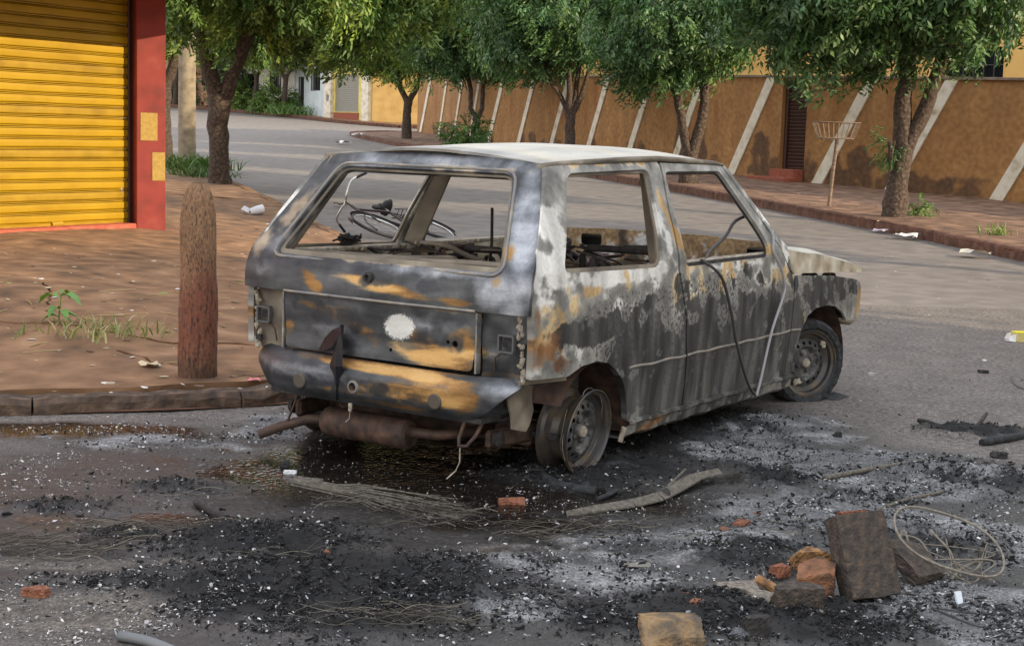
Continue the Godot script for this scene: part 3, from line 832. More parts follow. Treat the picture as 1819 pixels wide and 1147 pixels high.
# ---------------------------------------------------------------- houses at the end of the street
func street_houses() -> void:
	var R := pv([2, -73.6, -5.24, -77.2, -7.58, -79.4, -10.26, -82.5, -12.7, -87.4, -16.9, -92, -24, -98])
	# yellow house: plain wall, garage door, side gate
	var a := Vector2(-12.0, -85.7)
	var hs := [
		[Vector2(-7.6, -79.4), Vector2(6, -71.5), M.yellow, "yellow_wall_house", "plain yellow house wall at the far street corner", 3.6, "p"],
		[Vector2(-10.35, -82.55), Vector2(-7.65, -79.45), M.yellow2, "garage_house", "pale yellow house front with a grey roller garage door", 3.7, "g"],
		[Vector2(-12.75, -87.3), Vector2(-10.4, -82.65), M.bluewall, "blue_house", "pale blue house with a dark barred window next to the garage", 3.9, "w"],
		[Vector2(-17.4, -92.4), Vector2(-12.8, -87.4), M.whitewall, "white_house", "white house with a dark gate behind far street shrubs", 3.4, "d"],
		[Vector2(-34, -106), Vector2(-17.5, -92.5), M.pinkwall, "pink_house", "dull pink house wall at the far left of the street", 3.4, "d"]]
	for q in hs:
		var P: Vector2 = q[0]; var Q: Vector2 = q[1]
		var y := ground((P.x + Q.x) * 0.5, (P.y + Q.y) * 0.5) - 0.25
		var T := facing(P, Q, y)
		var L := P.distance_to(Q)
		var o := thing(q[3], q[4], "house", T.origin); o.basis = T.basis
		var Hh: float = q[5] + 0.25
		var holes := []
		if q[6] == "g": holes = [pv([0.75, 0.75, 2.95, 0.75, 2.95, 2.7, 0.75, 2.7])]
		if q[6] == "w": holes = [pv([L - 2.6, 1.7, L - 1.0, 1.7, L - 1.0, 2.9, L - 2.6, 2.9]), pv([0.5, 0.3, 1.5, 0.3, 1.5, 2.5, 0.5, 2.5])]
		if q[6] == "d": holes = [pv([1.4, 0.3, 2.6, 0.3, 2.6, 2.5, 1.4, 2.5]), pv([L - 2.6, 1.3, L - 1.4, 1.3, L - 1.4, 2.5, L - 2.6, 2.5])]
		var g := Geo.new()
		sheet(g, pv([0, 0, L, 0, L, Hh, 0, Hh]), holes, 1.0, func(u: float, v: float) -> Vector3: return Vector3(u, v, 0), 0.2)
		put("wall", g, q[2], o)
		g = Geo.new(); g.bx(Vector3(L * 0.5, Hh * 0.5, -3.4), Vector3(L, Hh - 0.02, 5.6)); put("house_body", g, q[2], o)
		g = Geo.new(); g.box(Transform3D(Basis(Vector3.RIGHT, 0.2), Vector3(L * 0.5, Hh + 0.3, -2.9)), Vector3(L + 0.5, 0.14, 7.0), 0.01); put("roof", g, M.tile, o)
		for hl in holes:
			var w: float = hl[1].x - hl[0].x; var hh: float = hl[2].y - hl[1].y
			var wd := Node3D.new(); o.add_child(wd); wd.position = Vector3(hl[0].x, hl[0].y, 0)
			if q[6] == "g":
				wd.name = "garage_door"
				for k in 20:
					var sg := Geo.new(); sg.box(Transform3D(Basis(), Vector3(w * 0.5, 0.05 + k * hh / 20.0, -0.1)), Vector3(w, hh / 20.0 - 0.015, 0.04), 0.008); put("slat", sg, M.roller, wd)
				var sb := Geo.new(); sb.bx(Vector3(w * 0.5, -0.28, 0.01), Vector3(w + 0.1, 0.5, 0.06)); put("threshold", sb, M.step, wd)
			else:
				wd.name = "window" if hl[0].y > 1.0 else "gate"
				var pg := Geo.new(); pg.bx(Vector3(w * 0.5, hh * 0.5, -0.16), Vector3(w, hh, 0.02)); put("pane", pg, M.glass, wd)
				var fg := Geo.new()
				for k in 4: fg.bx(Vector3(w * k / 3.0, hh * 0.5, -0.06), Vector3(0.05, hh, 0.04))
				fg.bx(Vector3(w * 0.5, hh - 0.02, -0.06), Vector3(w, 0.05, 0.03)); fg.bx(Vector3(w * 0.5, 0.02, -0.06), Vector3(w, 0.05, 0.03))
				put("frame", fg, M.frame, wd)
		if q[6] == "g":
			for xx in [0.3, L - 0.35]:
				g = Geo.new(); g.bx(Vector3(xx, Hh * 0.5, 0.1), Vector3(0.62, Hh, 0.2), 0.01); put("pier", g, M.cream, o)
	var mt := thing("meter_box", "small grey meter box on the pale yellow house wall", "meter", Vector3(-10.1, ground(-10.1, -82.2) + 1.2, -82.16))
	var g := Geo.new(); g.bx(Vector3.ZERO, Vector3(0.5, 0.35, 0.16), 0.01); put("case", g, M.roller, mt)
	g = Geo.new(); g.bx(Vector3(0, 0, 0.085), Vector3(0.3, 0.2, 0.01)); put("window", g, M.glass, mt)

# ---------------------------------------------------------------- trees and plants
var sprigs := []
func leaf_quad(g: Geo, b: Vector3, d: Vector3, side: Vector3, l: float, w: float) -> void:
	var up := side.cross(d).normalized()
	var m := b + d * l * 0.45 - up * w * 0.35
	var tip := b + d * l
	g.tri(b, m + side * w + up * w * 0.35, tip); g.tri(b, tip, m - side * w + up * w * 0.35)

func make_sprigs() -> void:
	var r := RandomNumberGenerator.new(); r.seed = 77
	for k in 5:
		var g := Geo.new()
		for tw in 6:
			var p := Vector3.ZERO
			if tw: p = Vector3(r.randf_range(-0.08, 0.24), r.randf_range(-0.18, 0.14), r.randf_range(-0.22, 0.22))
			var d := Vector3(0.9, r.randf_range(-0.3, 0.3), r.randf_range(-0.7, 0.7)).normalized()
			var young := r.randf() < 0.3
			for i in 10:
				d = (d + Vector3(r.randf_range(-0.1, 0.1), -0.14, r.randf_range(-0.12, 0.12))).normalized()
				var sd := Vector3(-d.z, 0, d.x).normalized() * (1 if i % 2 else -1)
				var dl := (d * r.randf_range(0.3, 0.7) + sd * r.randf_range(0.4, 0.9) + Vector3.DOWN * r.randf_range(0.0, 0.75)).normalized()
				g.col = Color.WHITE * r.randf_range(0.7, 1.2)
				if young: g.col = Color(1.5, 1.35, 1.0) * r.randf_range(0.9, 1.25)
				leaf_quad(g, p, dl, dl.cross(Vector3(r.randf_range(-1, 1), r.randf_range(0.2, 1), r.randf_range(-1, 1))).normalized(), r.randf_range(0.07, 0.115), r.randf_range(0.014, 0.02))
				p += d * 0.026
		sprigs.append(g.mesh())

func scatter_leaves(parent: Node, called: String, pts: Array, tints: Array, r: RandomNumberGenerator, sc: float, bunch := 5) -> void:
	var per := []
	for k in bunch: per.append([])
	for i in pts.size(): per[i % bunch].append(i)
	for k in bunch:
		if per[k].is_empty(): continue
		var mm := MultiMesh.new()
		mm.transform_format = MultiMesh.TRANSFORM_3D; mm.use_colors = true
		mm.mesh = sprigs[k % sprigs.size()]
		mm.instance_count = per[k].size()
		for j in per[k].size():
			var q: Array = pts[per[k][j]]
			var d: Vector3 = q[1]
			d = (d + Vector3(r.randf_range(-.5, .5), r.randf_range(-.55, .25), r.randf_range(-.5, .5))).normalized()
			var y := Vector3.UP if absf(d.y) < 0.9 else Vector3.RIGHT
			var z := d.cross(y).normalized()
			y = z.cross(d)
			mm.set_instance_transform(j, Transform3D(Basis(d, y, z) * r.randf_range(0.75, 1.3) * sc, q[0]))
			var t: Color = tints[r.randi() % tints.size()]
			mm.set_instance_color(j, t * r.randf_range(0.6, 1.35))
		var mi := MultiMeshInstance3D.new()
		mi.multimesh = mm; mi.material_override = M.leaf; mi.name = called
		mi.set_meta("kind", "stuff")
		parent.add_child(mi, true)

var GREEN := [Color(0.088, 0.179, 0.060), Color(0.070, 0.154, 0.054), Color(0.105, 0.204, 0.074), Color(0.094, 0.186, 0.054), Color(0.140, 0.247, 0.074), Color(0.083, 0.167, 0.074)]
var LIME := [Color(0.121, 0.213, 0.049), Color(0.176, 0.272, 0.054), Color(0.095, 0.181, 0.043), Color(0.256, 0.350, 0.060)]

func street_tree(label: String, base: Vector3, limbs: Array, crown: Vector3, rad: Vector3, lobes: int, count: int, sd: int, tints: Array, sc := 1.0, group := "trees along the painted wall") -> Node3D:
	var o := thing("street_tree", label, "tree", base, 0, group)
	var r := RandomNumberGenerator.new(); r.seed = sd
	var g := Geo.new()
	for L in limbs:
		var pts := []; var rads := []
		var a: Array = L[0]; var ra: Array = L[1]
		for i in a.size() - 1:
			for k in 4:
				var t := k / 4.0
				var p: Vector3 = (a[i] as Vector3).lerp(a[i + 1], t)
				if i + k > 0: p += Vector3(r.randf_range(-1, 1), 0, r.randf_range(-1, 1)) * 0.018
				pts.append(p)
				rads.append(lerpf(ra[i], ra[i + 1], t) * r.randf_range(0.94, 1.07))
		pts.append(a[a.size() - 1]); rads.append(ra[ra.size() - 1])
		g.tube(pts, rads, 10, true, 0.05, r)
	put("trunk", g, M.bark, o)
	# lobes through the crown, each with its own twig and sprigs on and in it
	var tw := Geo.new()
	var pts := []
	var C := []
	for k in lobes:
		var d := Vector3(r.randf_range(-1, 1), r.randf_range(-1, 1), r.randf_range(-1, 1))
		while d.length() > 1.0: d = Vector3(r.randf_range(-1, 1), r.randf_range(-1, 1), r.randf_range(-1, 1))
		d = d.normalized() * pow(d.length(), 0.6) * 0.78
		C.append([crown + d * rad, r.randf_range(0.26, 0.46) * (rad.x + rad.y) * 0.5])
	var top: Vector3 = (limbs[limbs.size() - 1][0] as Array).back()
	for c in C:
		var mid: Vector3 = top.lerp(c[0], 0.5) + Vector3(0, 0.12, 0)
		tw.tube([top, mid, c[0]], [0.035, 0.02, 0.008], 5, false)
	var per := int(count / float(lobes) / 2.6)
	for c in C:
		for k in per:
			var d := Vector3(r.randfn(), r.randfn() * 0.8, r.randfn()).normalized()
			var rr: float = c[1] * pow(r.randf(), 0.33) * r.randf_range(0.85, 1.12)
			pts.append([c[0] + d * rr, (d + Vector3(0, -0.35, 0)).normalized()])
	put("branches", tw, M.bark, o)
	scatter_leaves(o, "crown", pts, tints, r, sc)
	return o

func street_trees() -> void:
	make_sprigs()
	var V := func(x: float, y: float, z: float) -> Vector3: return Vector3(x, y, z)
	# nearest on the wall side: two stems
	street_tree("two stemmed street tree in front of the orange wall, nearest to the waste basket", on_right(5.76, -23.0, -0.05), [
		[[Vector3(-0.03, 0, 0), Vector3(0.0, 0.5, 0), Vector3(0.06, 1.15, 0)], [0.21, 0.16, 0.15]],
		[[Vector3(0.04, 0.95, 0), Vector3(0.30, 1.6, 0.05), Vector3(0.52, 2.5, 0.1), Vector3(0.9, 3.6, 0.2)], [0.11, 0.11, 0.09, 0.05]],
		[[Vector3(0.03, 0.9, 0), Vector3(0.0, 1.6, 0), Vector3(0.06, 2.6, -0.1), Vector3(-0.1, 3.8, -0.1)], [0.14, 0.13, 0.11, 0.06]]],
		Vector3(-0.6, 4.2, 0.2), Vector3(2.7, 1.75, 2.4), 34, 9000, 101, GREEN, 1.15)
	street_tree("street tree with forking stem just above the car's door window", on_right(3.5, -31.0, -0.05), [
		[[Vector3(0, 0, 0), Vector3(0.0, 0.45, 0), Vector3(0.02, 0.7, 0)], [0.2, 0.16, 0.15]],
		[[Vector3(0.0, 0.55, 0), Vector3(-0.18, 1.2, 0), Vector3(-0.36, 2.0, 0.1), Vector3(-0.6, 3.2, 0.1)], [0.1, 0.1, 0.08, 0.05]],
		[[Vector3(0.04, 0.55, 0), Vector3(0.22, 1.3, 0), Vector3(0.26, 2.1, 0), Vector3(0.5, 3.2, 0)], [0.12, 0.11, 0.09, 0.05]]],
		Vector3(-0.3, 4.3, 0), Vector3(2.35, 2.15, 2.2), 28, 7400, 102, GREEN, 1.2)
	street_tree("street tree with four thin upright limbs, third behind the car roof", on_right(1.31, -38.7, -0.05), [
		[[Vector3(0, 0, 0), Vector3(0.02, 0.8, 0), Vector3(-0.03, 1.35, 0)], [0.16, 0.13, 0.14]],
		[[Vector3(-0.04, 1.25, 0), Vector3(-0.25, 1.7, 0), Vector3(-0.6, 2.2, 0), Vector3(-0.8, 3.2, 0)], [0.07, 0.06, 0.05, 0.03]],
		[[Vector3(0.03, 1.25, 0), Vector3(0.26, 1.7, 0), Vector3(0.42, 2.3, 0.1), Vector3(0.6, 3.2, 0)], [0.08, 0.07, 0.05, 0.03]],
		[[Vector3(-0.02, 1.25, 0), Vector3(-0.06, 1.9, 0.1), Vector3(-0.1, 3.2, 0)], [0.09, 0.07, 0.04]],
		[[Vector3(0.02, 1.25, 0), Vector3(0.14, 2.0, -0.05), Vector3(0.2, 3.3, 0)], [0.08, 0.06, 0.04]]],
		Vector3(-0.1, 4.35, 0), Vector3(2.3, 2.15, 2.2), 28, 7000, 103, GREEN, 1.25)
	street_tree("street tree with a leafy shoot at its foot and a U shaped fork", on_right(-1.3, -45.9, -0.05), [
		[[Vector3(0, 0, 0), Vector3(0.02, 0.7, 0), Vector3(0.05, 1.0, 0)], [0.15, 0.13, 0.13]],
		[[Vector3(0.05, 0.95, 0), Vector3(-0.14, 1.25, 0), Vector3(-0.16, 1.8, 0), Vector3(-0.5, 3.2, 0)], [0.08, 0.07, 0.07, 0.04]],
		[[Vector3(0.06, 0.95, 0), Vector3(0.22, 1.25, 0), Vector3(0.22, 1.8, 0), Vector3(0.4, 3.2, 0)], [0.08, 0.07, 0.07, 0.04]]],
		Vector3(0, 4.6, 0), Vector3(2.5, 2.45, 2.3), 28, 6600, 104, GREEN, 1.3)
	street_tree("slim street tree at the street corner, farthest along the orange wall", on_right(-3.9, -53.6, -0.05), [
		[[Vector3(0, 0, 0), Vector3(0.0, 0.9, 0), Vector3(0.03, 1.4, 0)], [0.2, 0.15, 0.16]],
		[[Vector3(0.0, 1.3, 0), Vector3(-0.25, 1.8, 0), Vector3(-0.5, 2.6, 0), Vector3(-0.8, 3.4, 0)], [0.11, 0.1, 0.07, 0.04]],
		[[Vector3(0.05, 1.3, 0), Vector3(0.3, 1.8, 0), Vector3(0.45, 2.5, 0), Vector3(0.7, 3.4, 0)], [0.11, 0.1, 0.07, 0.04]]],
		Vector3(-0.5, 4.55, 0), Vector3(2.8, 2.5, 2.5), 28, 6400, 105, LIME, 1.4)
	# right edge of the view and onwards, down the pavement
	street_tree("low hanging street tree leaning in at the right edge of view", on_right(7.6, -15.4, -0.05), [
		[[Vector3(0, 0, 0), Vector3(0.0, 0.8, 0), Vector3(0.05, 1.5, 0)], [0.2, 0.16, 0.15]],
		[[Vector3(0, 1.4, 0), Vector3(-0.3, 2.2, 0), Vector3(-0.5, 3.4, 0)], [0.12, 0.1, 0.05]],
		[[Vector3(0.05, 1.4, 0), Vector3(0.35, 2.3, 0), Vector3(0.5, 3.5, 0)], [0.12, 0.1, 0.05]]],
		Vector3(-0.2, 3.5, 0), Vector3(2.6, 1.75, 2.6), 26, 6000, 106, GREEN, 1.05)
	for q in [[9.4, -2.2, 107, "street tree outside the view, level with the camera"], [9.9, 2.6, 108, "street tree outside the view, behind the camera"], [8.6, -6.4, 109, "low street tree outside the view, nearest the low hanging one"]]:
		street_tree(q[3], on_right(q[0], q[1], -0.05), [
			[[Vector3(0, 0, 0), Vector3(0.0, 0.8, 0), Vector3(0.05, 1.5, 0)], [0.2, 0.16, 0.15]],
			[[Vector3(0, 1.4, 0), Vector3(-0.3, 2.2, 0), Vector3(-0.5, 3.4, 0)], [0.12, 0.1, 0.05]],
			[[Vector3(0.05, 1.4, 0), Vector3(0.35, 2.3, 0), Vector3(0.5, 3.5, 0)], [0.12, 0.1, 0.05]]],
			Vector3(0, 4.3 if q[2] != 109 else 3.6, 0), Vector3(2.7, 2.2 if q[2] != 109 else 1.4, 2.7), 24, 3600, q[2], GREEN, 1.3)
	# left: the tree beside the utility pole
	street_tree("thick trunked tree beside the concrete pole behind the red pillar", on_corner(-5.0, -25.6, -0.05), [
		[[Vector3(0.02, 0, 0), Vector3(-0.02, 0.35, 0), Vector3(-0.03, 1.0, 0), Vector3(0.0, 1.55, 0)], [0.215, 0.175, 0.165, 0.2]],
		[[Vector3(-0.04, 1.45, 0), Vector3(-0.2, 2.0, 0.05), Vector3(-0.28, 2.7, 0.1), Vector3(-0.5, 3.8, 0.1)], [0.15, 0.13, 0.11, 0.06]],
		[[Vector3(0.06, 1.4, 0), Vector3(0.26, 2.0, 0), Vector3(0.5, 2.6, 0), Vector3(1.2, 3.6, 0.1)], [0.13, 0.12, 0.1, 0.06]]],
		Vector3(1.1, 4.2, 0.3), Vector3(3.2, 1.85, 2.6), 40, 11000, 110, LIME, 1.1, "trees on the corner pavement")
	street_tree("shaded tree half hidden between the red pillar and the pole", on_corner(-8.0, -34.5, -0.05), [
		[[Vector3(0.02, 0, 0), Vector3(-0.02, 0.8, 0), Vector3(0, 1.6, 0)], [0.2, 0.17, 0.16]],
		[[Vector3(0, 1.5, 0), Vector3(0.3, 2.4, 0), Vector3(0.5, 3.6, 0)], [0.13, 0.1, 0.06]]],
		Vector3(0, 4.2, 0), Vector3(1.7, 1.9, 1.8), 18, 3200, 111, LIME, 1.3, "trees on the corner pavement")
	# far end of the street
	for q in [[-15.2, -88.0, 112, "slim tree in front of the far white house"], [-13.2, -85.8, 113, "slim pale trunked tree before the far blue house"], [-21.0, -93.5, 114, "leafy tree at the far left of the street"], [-8.0, -90.0, 115, "tall tree behind the far garage house"], [-19.0, -100.0, 117, "broad tree behind the far white house"]]:
		street_tree(q[3], Vector3(q[0], ground(q[0], q[1]) + 0.1, q[1]), [
			[[Vector3(0, 0, 0), Vector3(0.05, 1.0, 0), Vector3(0.15, 2.2, 0)], [0.2, 0.16, 0.13]],
			[[Vector3(0.12, 1.9, 0), Vector3(0.5, 2.8, 0), Vector3(0.8, 4, 0)], [0.1, 0.08, 0.05]],
			[[Vector3(0.1, 1.9, 0), Vector3(-0.4, 2.9, 0), Vector3(-0.7, 4, 0)], [0.1, 0.08, 0.05]]],
			Vector3(0, 5.4, 0), Vector3(3.0, 2.5, 3.0), 20, 2600, q[2], LIME, 2.2, "trees at the far end of the street")

func tuft(called: String, label: String, category: String, at: Vector3, w: float, h: float, n: int, sd: int, tints: Array, group := "") -> void:   # clump of blades
	var o := thing(called, label, category, at, 0, group)
	var r := RandomNumberGenerator.new(); r.seed = sd
	var g := Geo.new()
	for k in n:
		g.col = (tints[r.randi() % tints.size()] as Color) * r.randf_range(0.7, 1.3)
		var p := Vector3(r.randfn() * w * 0.35, 0, r.randfn() * w * 0.35)
		var d := Vector3(r.randf_range(-1, 1), r.randf_range(0.8, 2.0), r.randf_range(-1, 1)).normalized()
		var l := h * r.randf_range(0.5, 1.1)
		var sdv := d.cross(Vector3(r.randf_range(-1, 1), 0.2, r.randf_range(-1, 1))).normalized() * 0.006 * maxf(1.0, h * 6.0)
		var mid := p + d * l * 0.55; var tip := p + d * l + Vector3(d.x, -0.4, d.z) * l * 0.35
		g.tri(p - sdv, p + sdv, mid + sdv * 0.8); g.tri(p - sdv, mid + sdv * 0.8, mid - sdv * 0.8); g.tri(mid - sdv * 0.8, mid + sdv * 0.8, tip)
	put("blades", g, M.leaf, o).set_meta("kind", "stuff")

func shrub(label: String, at: Vector3, rad: Vector3, n: int, sd: int, tints: Array, sc: float) -> void:
	var o := thing("shrub", label, "shrub", at)
	var r := RandomNumberGenerator.new(); r.seed = sd
	var pts := []; var g := Geo.new()
	for k in n:
		var d := Vector3(r.randfn(), r.randfn(), r.randfn()).normalized()
		pts.append([Vector3(0, rad.y, 0) + d * rad * pow(r.randf(), 0.4), d])
	for k in 6:
		var a := TAU * k / 6.0
		g.tube([Vector3(0, -0.05, 0), Vector3(cos(a) * rad.x * 0.3, rad.y, sin(a) * rad.z * 0.3), Vector3(cos(a) * rad.x * 0.6, rad.y * 1.6, sin(a) * rad.z * 0.6)], [0.02, 0.014, 0.006], 5)
	put("stems", g, M.bark, o)
	scatter_leaves(o, "foliage", pts, tints, r, sc, 2)

# ---------------------------------------------------------------- pole, basket, bollard, litter on the pavements
func roadside() -> void:
	var o := thing("utility_pole", "round concrete utility pole standing behind the red pillar", "pole", on_corner(-6.72, -31.0, -0.1))
	var g := Geo.new()
	g.lathe(Transform3D(), [Vector2(0.185, 0), Vector2(0.18, 0.6), Vector2(0.16, 4.0), Vector2(0.13, 8.5), Vector2(0, 8.5)], 24); put("shaft", g, M.pole, o)
	g = Geo.new(); g.lathe(Transform3D(), [Vector2(0.176, 2.5), Vector2(0.18, 2.5), Vector2(0.18, 2.54), Vector2(0.174, 2.54)], 24); put("band", g, M.frame, o)
	var gl := [Color(0.07, 0.15, 0.03), Color(0.1, 0.19, 0.04), Color(0.16, 0.2, 0.06), Color(0.05, 0.11, 0.03)]
	tuft("grass_clump", "green weeds around the foot of the concrete pole", "grass", on_corner(-6.35, -29.6), 1.1, 0.42, 420, 31, gl)
	tuft("grass_clump", "low grass strip left of the thick trunked tree", "grass", on_corner(-5.7, -27.2), 0.8, 0.26, 300, 32, gl)
	tuft("grass_clump", "pale weed tuft on the far pavement under the low tree", "grass", on_right(6.5, -20.4), 0.25, 0.22, 60, 33, [Color(0.2, 0.28, 0.06), Color(0.14, 0.22, 0.05)])
	tuft("grass_clump", "small weed tuft at the right edge by the kerb", "grass", on_right(6.55, -19.0), 0.2, 0.16, 50, 34, [Color(0.2, 0.28, 0.06), Color(0.14, 0.22, 0.05)])
	tuft("grass_clump", "grass growing at the far kerb before the blue house", "grass", Vector3(-12.6, ground(-12.6, -84.2) + 0.12, -84.2), 1.6, 0.8, 300, 35, gl)
	# shoots on the street trees
	shrub("leafy shoots around the foot of the fourth street tree", on_right(-1.55, -45.3), Vector3(0.42, 0.34, 0.4), 60, 41, [Color(0.08, 0.16, 0.03), Color(0.13, 0.22, 0.05), Color(0.06, 0.13, 0.03)], 1.2)
	shrub("sprig of leaves growing low on the two stemmed tree", on_right(5.58, -22.8, 0.75), Vector3(0.1, 0.26, 0.1), 16, 42, GREEN, 0.55)
	shrub("small leafy shoot right of the two stemmed tree's foot", on_right(6.15, -23.3), Vector3(0.16, 0.09, 0.14), 10, 43, [Color(0.1, 0.2, 0.04), Color(0.16, 0.26, 0.06)], 0.7)
	shrub("dark green shrub beyond the concrete pole", Vector3(-20.4, ground(-20.4, -95) + 0.1, -95), Vector3(1.1, 0.8, 0.8), 120, 44, [Color(0.02, 0.06, 0.02), Color(0.03, 0.08, 0.03)], 2.2)
	shrub("tall pale shrub before the far pink house", Vector3(-17.4, ground(-17.4, -91.2) + 0.1, -91.2), Vector3(0.9, 1.5, 0.8), 130, 45, [Color(0.06, 0.12, 0.04), Color(0.12, 0.18, 0.08)], 2.0)
	shrub("round green shrub before the far white house", Vector3(-16.4, ground(-16.4, -89.9) + 0.1, -89.9), Vector3(0.8, 0.55, 0.6), 110, 46, LIME, 2.0)
	shrub("bright low shrub by the far blue house", Vector3(-13.8, ground(-13.8, -86.6) + 0.1, -86.6), Vector3(0.9, 0.45, 0.6), 100, 47, [Color(0.12, 0.2, 0.03), Color(0.08, 0.15, 0.03)], 2.0)
	# waste basket on a post
	o = thing("waste_basket", "rusty wire waste basket on a pole by the orange wall", "waste basket", on_right(5.24, -25.2, -0.02))
	var rust := pm(noise_tex(34, 0.03, 5, [rgb(92, 76, 64), rgb(124, 106, 92), rgb(150, 134, 118)]), 1.0, 0.85)
	g = Geo.new(); g.tube([Vector3(-0.05, -0.05, 0), Vector3(-0.01, 0.6, 0), Vector3(0.03, 1.12, 0)], 0.032, 10); put("pole", g, rust, o)
	g = Geo.new()
	var W := 0.36; var D := 0.2; var w := 0.27; var d := 0.14
	for y in [1.38, 1.12]:
		var a := W if y > 1.3 else w; var b := D if y > 1.3 else d
		g.tube([Vector3(-a, y, -b), Vector3(a, y, -b), Vector3(a, y, b), Vector3(-a, y, b), Vector3(-a, y, -b)], 0.011, 5)
	put("rim", g, rust, o)
	g = Geo.new()
	for k in 9:
		var t := -1.0 + k * 0.25
		for s in [-1, 1]: g.tube([Vector3(W * t, 1.38, D * s), Vector3(w * t, 1.12, d * s)], 0.007, 4)
	for k in 3:
		var t := -0.6 + k * 0.6
		for s in [-1, 1]: g.tube([Vector3(W * s, 1.38, D * t), Vector3(w * s, 1.12, d * t)], 0.007, 4)
		g.tube([Vector3(-w, 1.12, d * t), Vector3(w, 1.12, d * t)], 0.006, 4)
	put("bars", g, rust, o)
	g = Geo.new(); g.bar(Vector3(-0.24, 1.1, 0.02), Vector3(0.24, 1.13, -0.02), 0.03, 0.025, 0.003); put("bracket", g, rust, o)
	# wooden bollard
	o = thing("wooden_bollard", "weathered log bollard with flaking red paint at the kerb", "bollard", on_corner(-1.63, -7.80, -0.06))
	var blobs := [[0.5, 1.0, 0.9, 0.2, 0.0, 1.0], [0.62, 0.72, 0.22, 0.22, 0.0, 0.8], [0.2, 0.85, 0.2, 0.25, 0, 0.8], [0.9, 0.85, 0.25, 0.25, 0, 0.8], [0.45, 0.62, 0.16, 0.03, 0, 0.8], [0.55, 0.45, 0.1, 0.02, 0, 0.7]]
	var pt := paint(256, 512, Rect2(0, 0, 1, 1.1), [rgb(92, 66, 50), rgb(134, 98, 74)], [
		{b = [[0.5, 0.45, 0.9, 0.42, 0, 0.7]], c = rgb(104, 58, 44), d = rgb(144, 84, 64), amp = 0.9, soft = 0.4, n = 2, o = 0.85},
		{b = [[0.5, 0.03, 0.9, 0.16, 0, 0.75]], c = rgb(60, 42, 33), d = rgb(92, 66, 50), amp = 0.9, soft = 0.5, n = 2, o = 0.8},
		{b = blobs, c = rgb(108, 78, 56), d = rgb(178, 146, 108), amp = 0.9, soft = 0.6, n = 2, o = 0.85},
		{b = [], all = 0.27, c = rgb(44, 32, 25), d = rgb(58, 42, 32), amp = 1.5, soft = 0.2, n = 2, o = 0.75},
	], 61, [0.02, 0.1, 0.12, -1.0], true, 0.9, 0.1, 0.2)
	var pmat := painted(pt, 0.0)
	g = Geo.new()
	var NS := 40; var NY := 44
	var prof := func(t: float) -> float:
		var y := t * 1.06
		var r0 := lerpf(0.098, 0.088, clampf((y - 0.5) / 0.4, 0, 1)) - 0.006 * exp(-pow((y - 0.62) / 0.1, 2))
		if y > 0.84: r0 *= sqrt(maxf(0.0, 1.0 - pow((y - 0.84) / 0.235, 2.4)))
		return r0
	var fn := FastNoiseLite.new(); fn.seed = 8; fn.frequency = 1.0
	var bp := func(k: int, j: int) -> Vector3:
		var a := TAU * (k % NS) / NS; var t := float(j) / NY
		var rr: float = prof.call(t)
		rr += (fn.get_noise_3d(cos(a) * 6, t * 2.2, sin(a) * 6) * 0.010 + fn.get_noise_3d(cos(a) * 16, t * 3, sin(a) * 16) * 0.006) * minf(1.0, rr / 0.05)
		return Vector3(cos(a) * rr, t * 1.06, -sin(a) * rr)
	for j in NY:
		for k in NS:
			var q := [bp.call(k, j), bp.call(k + 1, j), bp.call(k + 1, j + 1), bp.call(k, j + 1)]
			var uu := [Vector2(float(k) / NS, 1.0 - float(j) / NY), Vector2(float(k + 1) / NS, 1.0 - float(j) / NY), Vector2(float(k + 1) / NS, 1.0 - float(j + 1) / NY), Vector2(float(k) / NS, 1.0 - float(j + 1) / NY)]
			var nn: Vector3 = (q[1] - q[0]).cross(q[3] - q[0]).normalized()
			g.tris(q[0], q[1], q[2], nn, nn, nn, uu[0], uu[1], uu[2]); g.tris(q[0], q[2], q[3], nn, nn, nn, uu[0], uu[2], uu[3])
	put("log", g, pmat, o)
	# young plant in the pavement crack
	o = thing("young_plant", "small green seedling with broad leaves in the pavement crack", "plant", on_corner(-2.72, -9.0, -0.02))
	g = Geo.new()
	g.tube([Vector3(0, 0, 0), Vector3(0.01, 0.1, 0), Vector3(0.02, 0.19, 0)], [0.006, 0.005, 0.003], 5); put("stem", g, flat(rgb(120, 140, 70)), o)
	var rr2 := RandomNumberGenerator.new(); rr2.seed = 3
	for q in [[-0.4, 0.18, 0.16], [2.7, 0.17, 0.17], [1.2, 0.19, 0.1], [4.4, 0.1, 0.12], [0.3, 0.06, 0.13], [3.4, 0.05, 0.12], [5.4, 0.08, 0.11]]:
		g = Geo.new(); g.col = Color(0.11, 0.24, 0.05) * rr2.randf_range(0.8, 1.5)
		var dd := Vector3(cos(q[0]), -0.12, -sin(q[0])).normalized(); var sd := dd.cross(Vector3.UP).normalized()
		var b := Vector3(0.012, q[1], 0)
		var l: float = q[2]
		var m1 := b + dd * l * 0.35 + Vector3(0, 0.02, 0); var m2 := b + dd * l * 0.7 + Vector3(0, 0.008, 0); var tp := b + dd * l - Vector3(0, 0.03, 0)
		for s in [-1.0, 1.0]:
			var e1: Vector3 = m1 + sd * s * l * 0.22 + Vector3(0, 0.015, 0); var e2: Vector3 = m2 + sd * s * l * 0.2 + Vector3(0, 0.01, 0)
			if s < 0: g.tri(b, m1, e1); g.quad(m1, m2, e2, e1); g.tri(m2, tp, e2)
			else: g.tri(b, e1, m1); g.quad(m1, e1, e2, m2); g.tri(m2, e2, tp)
		put("leaf", g, M.leaf, o)
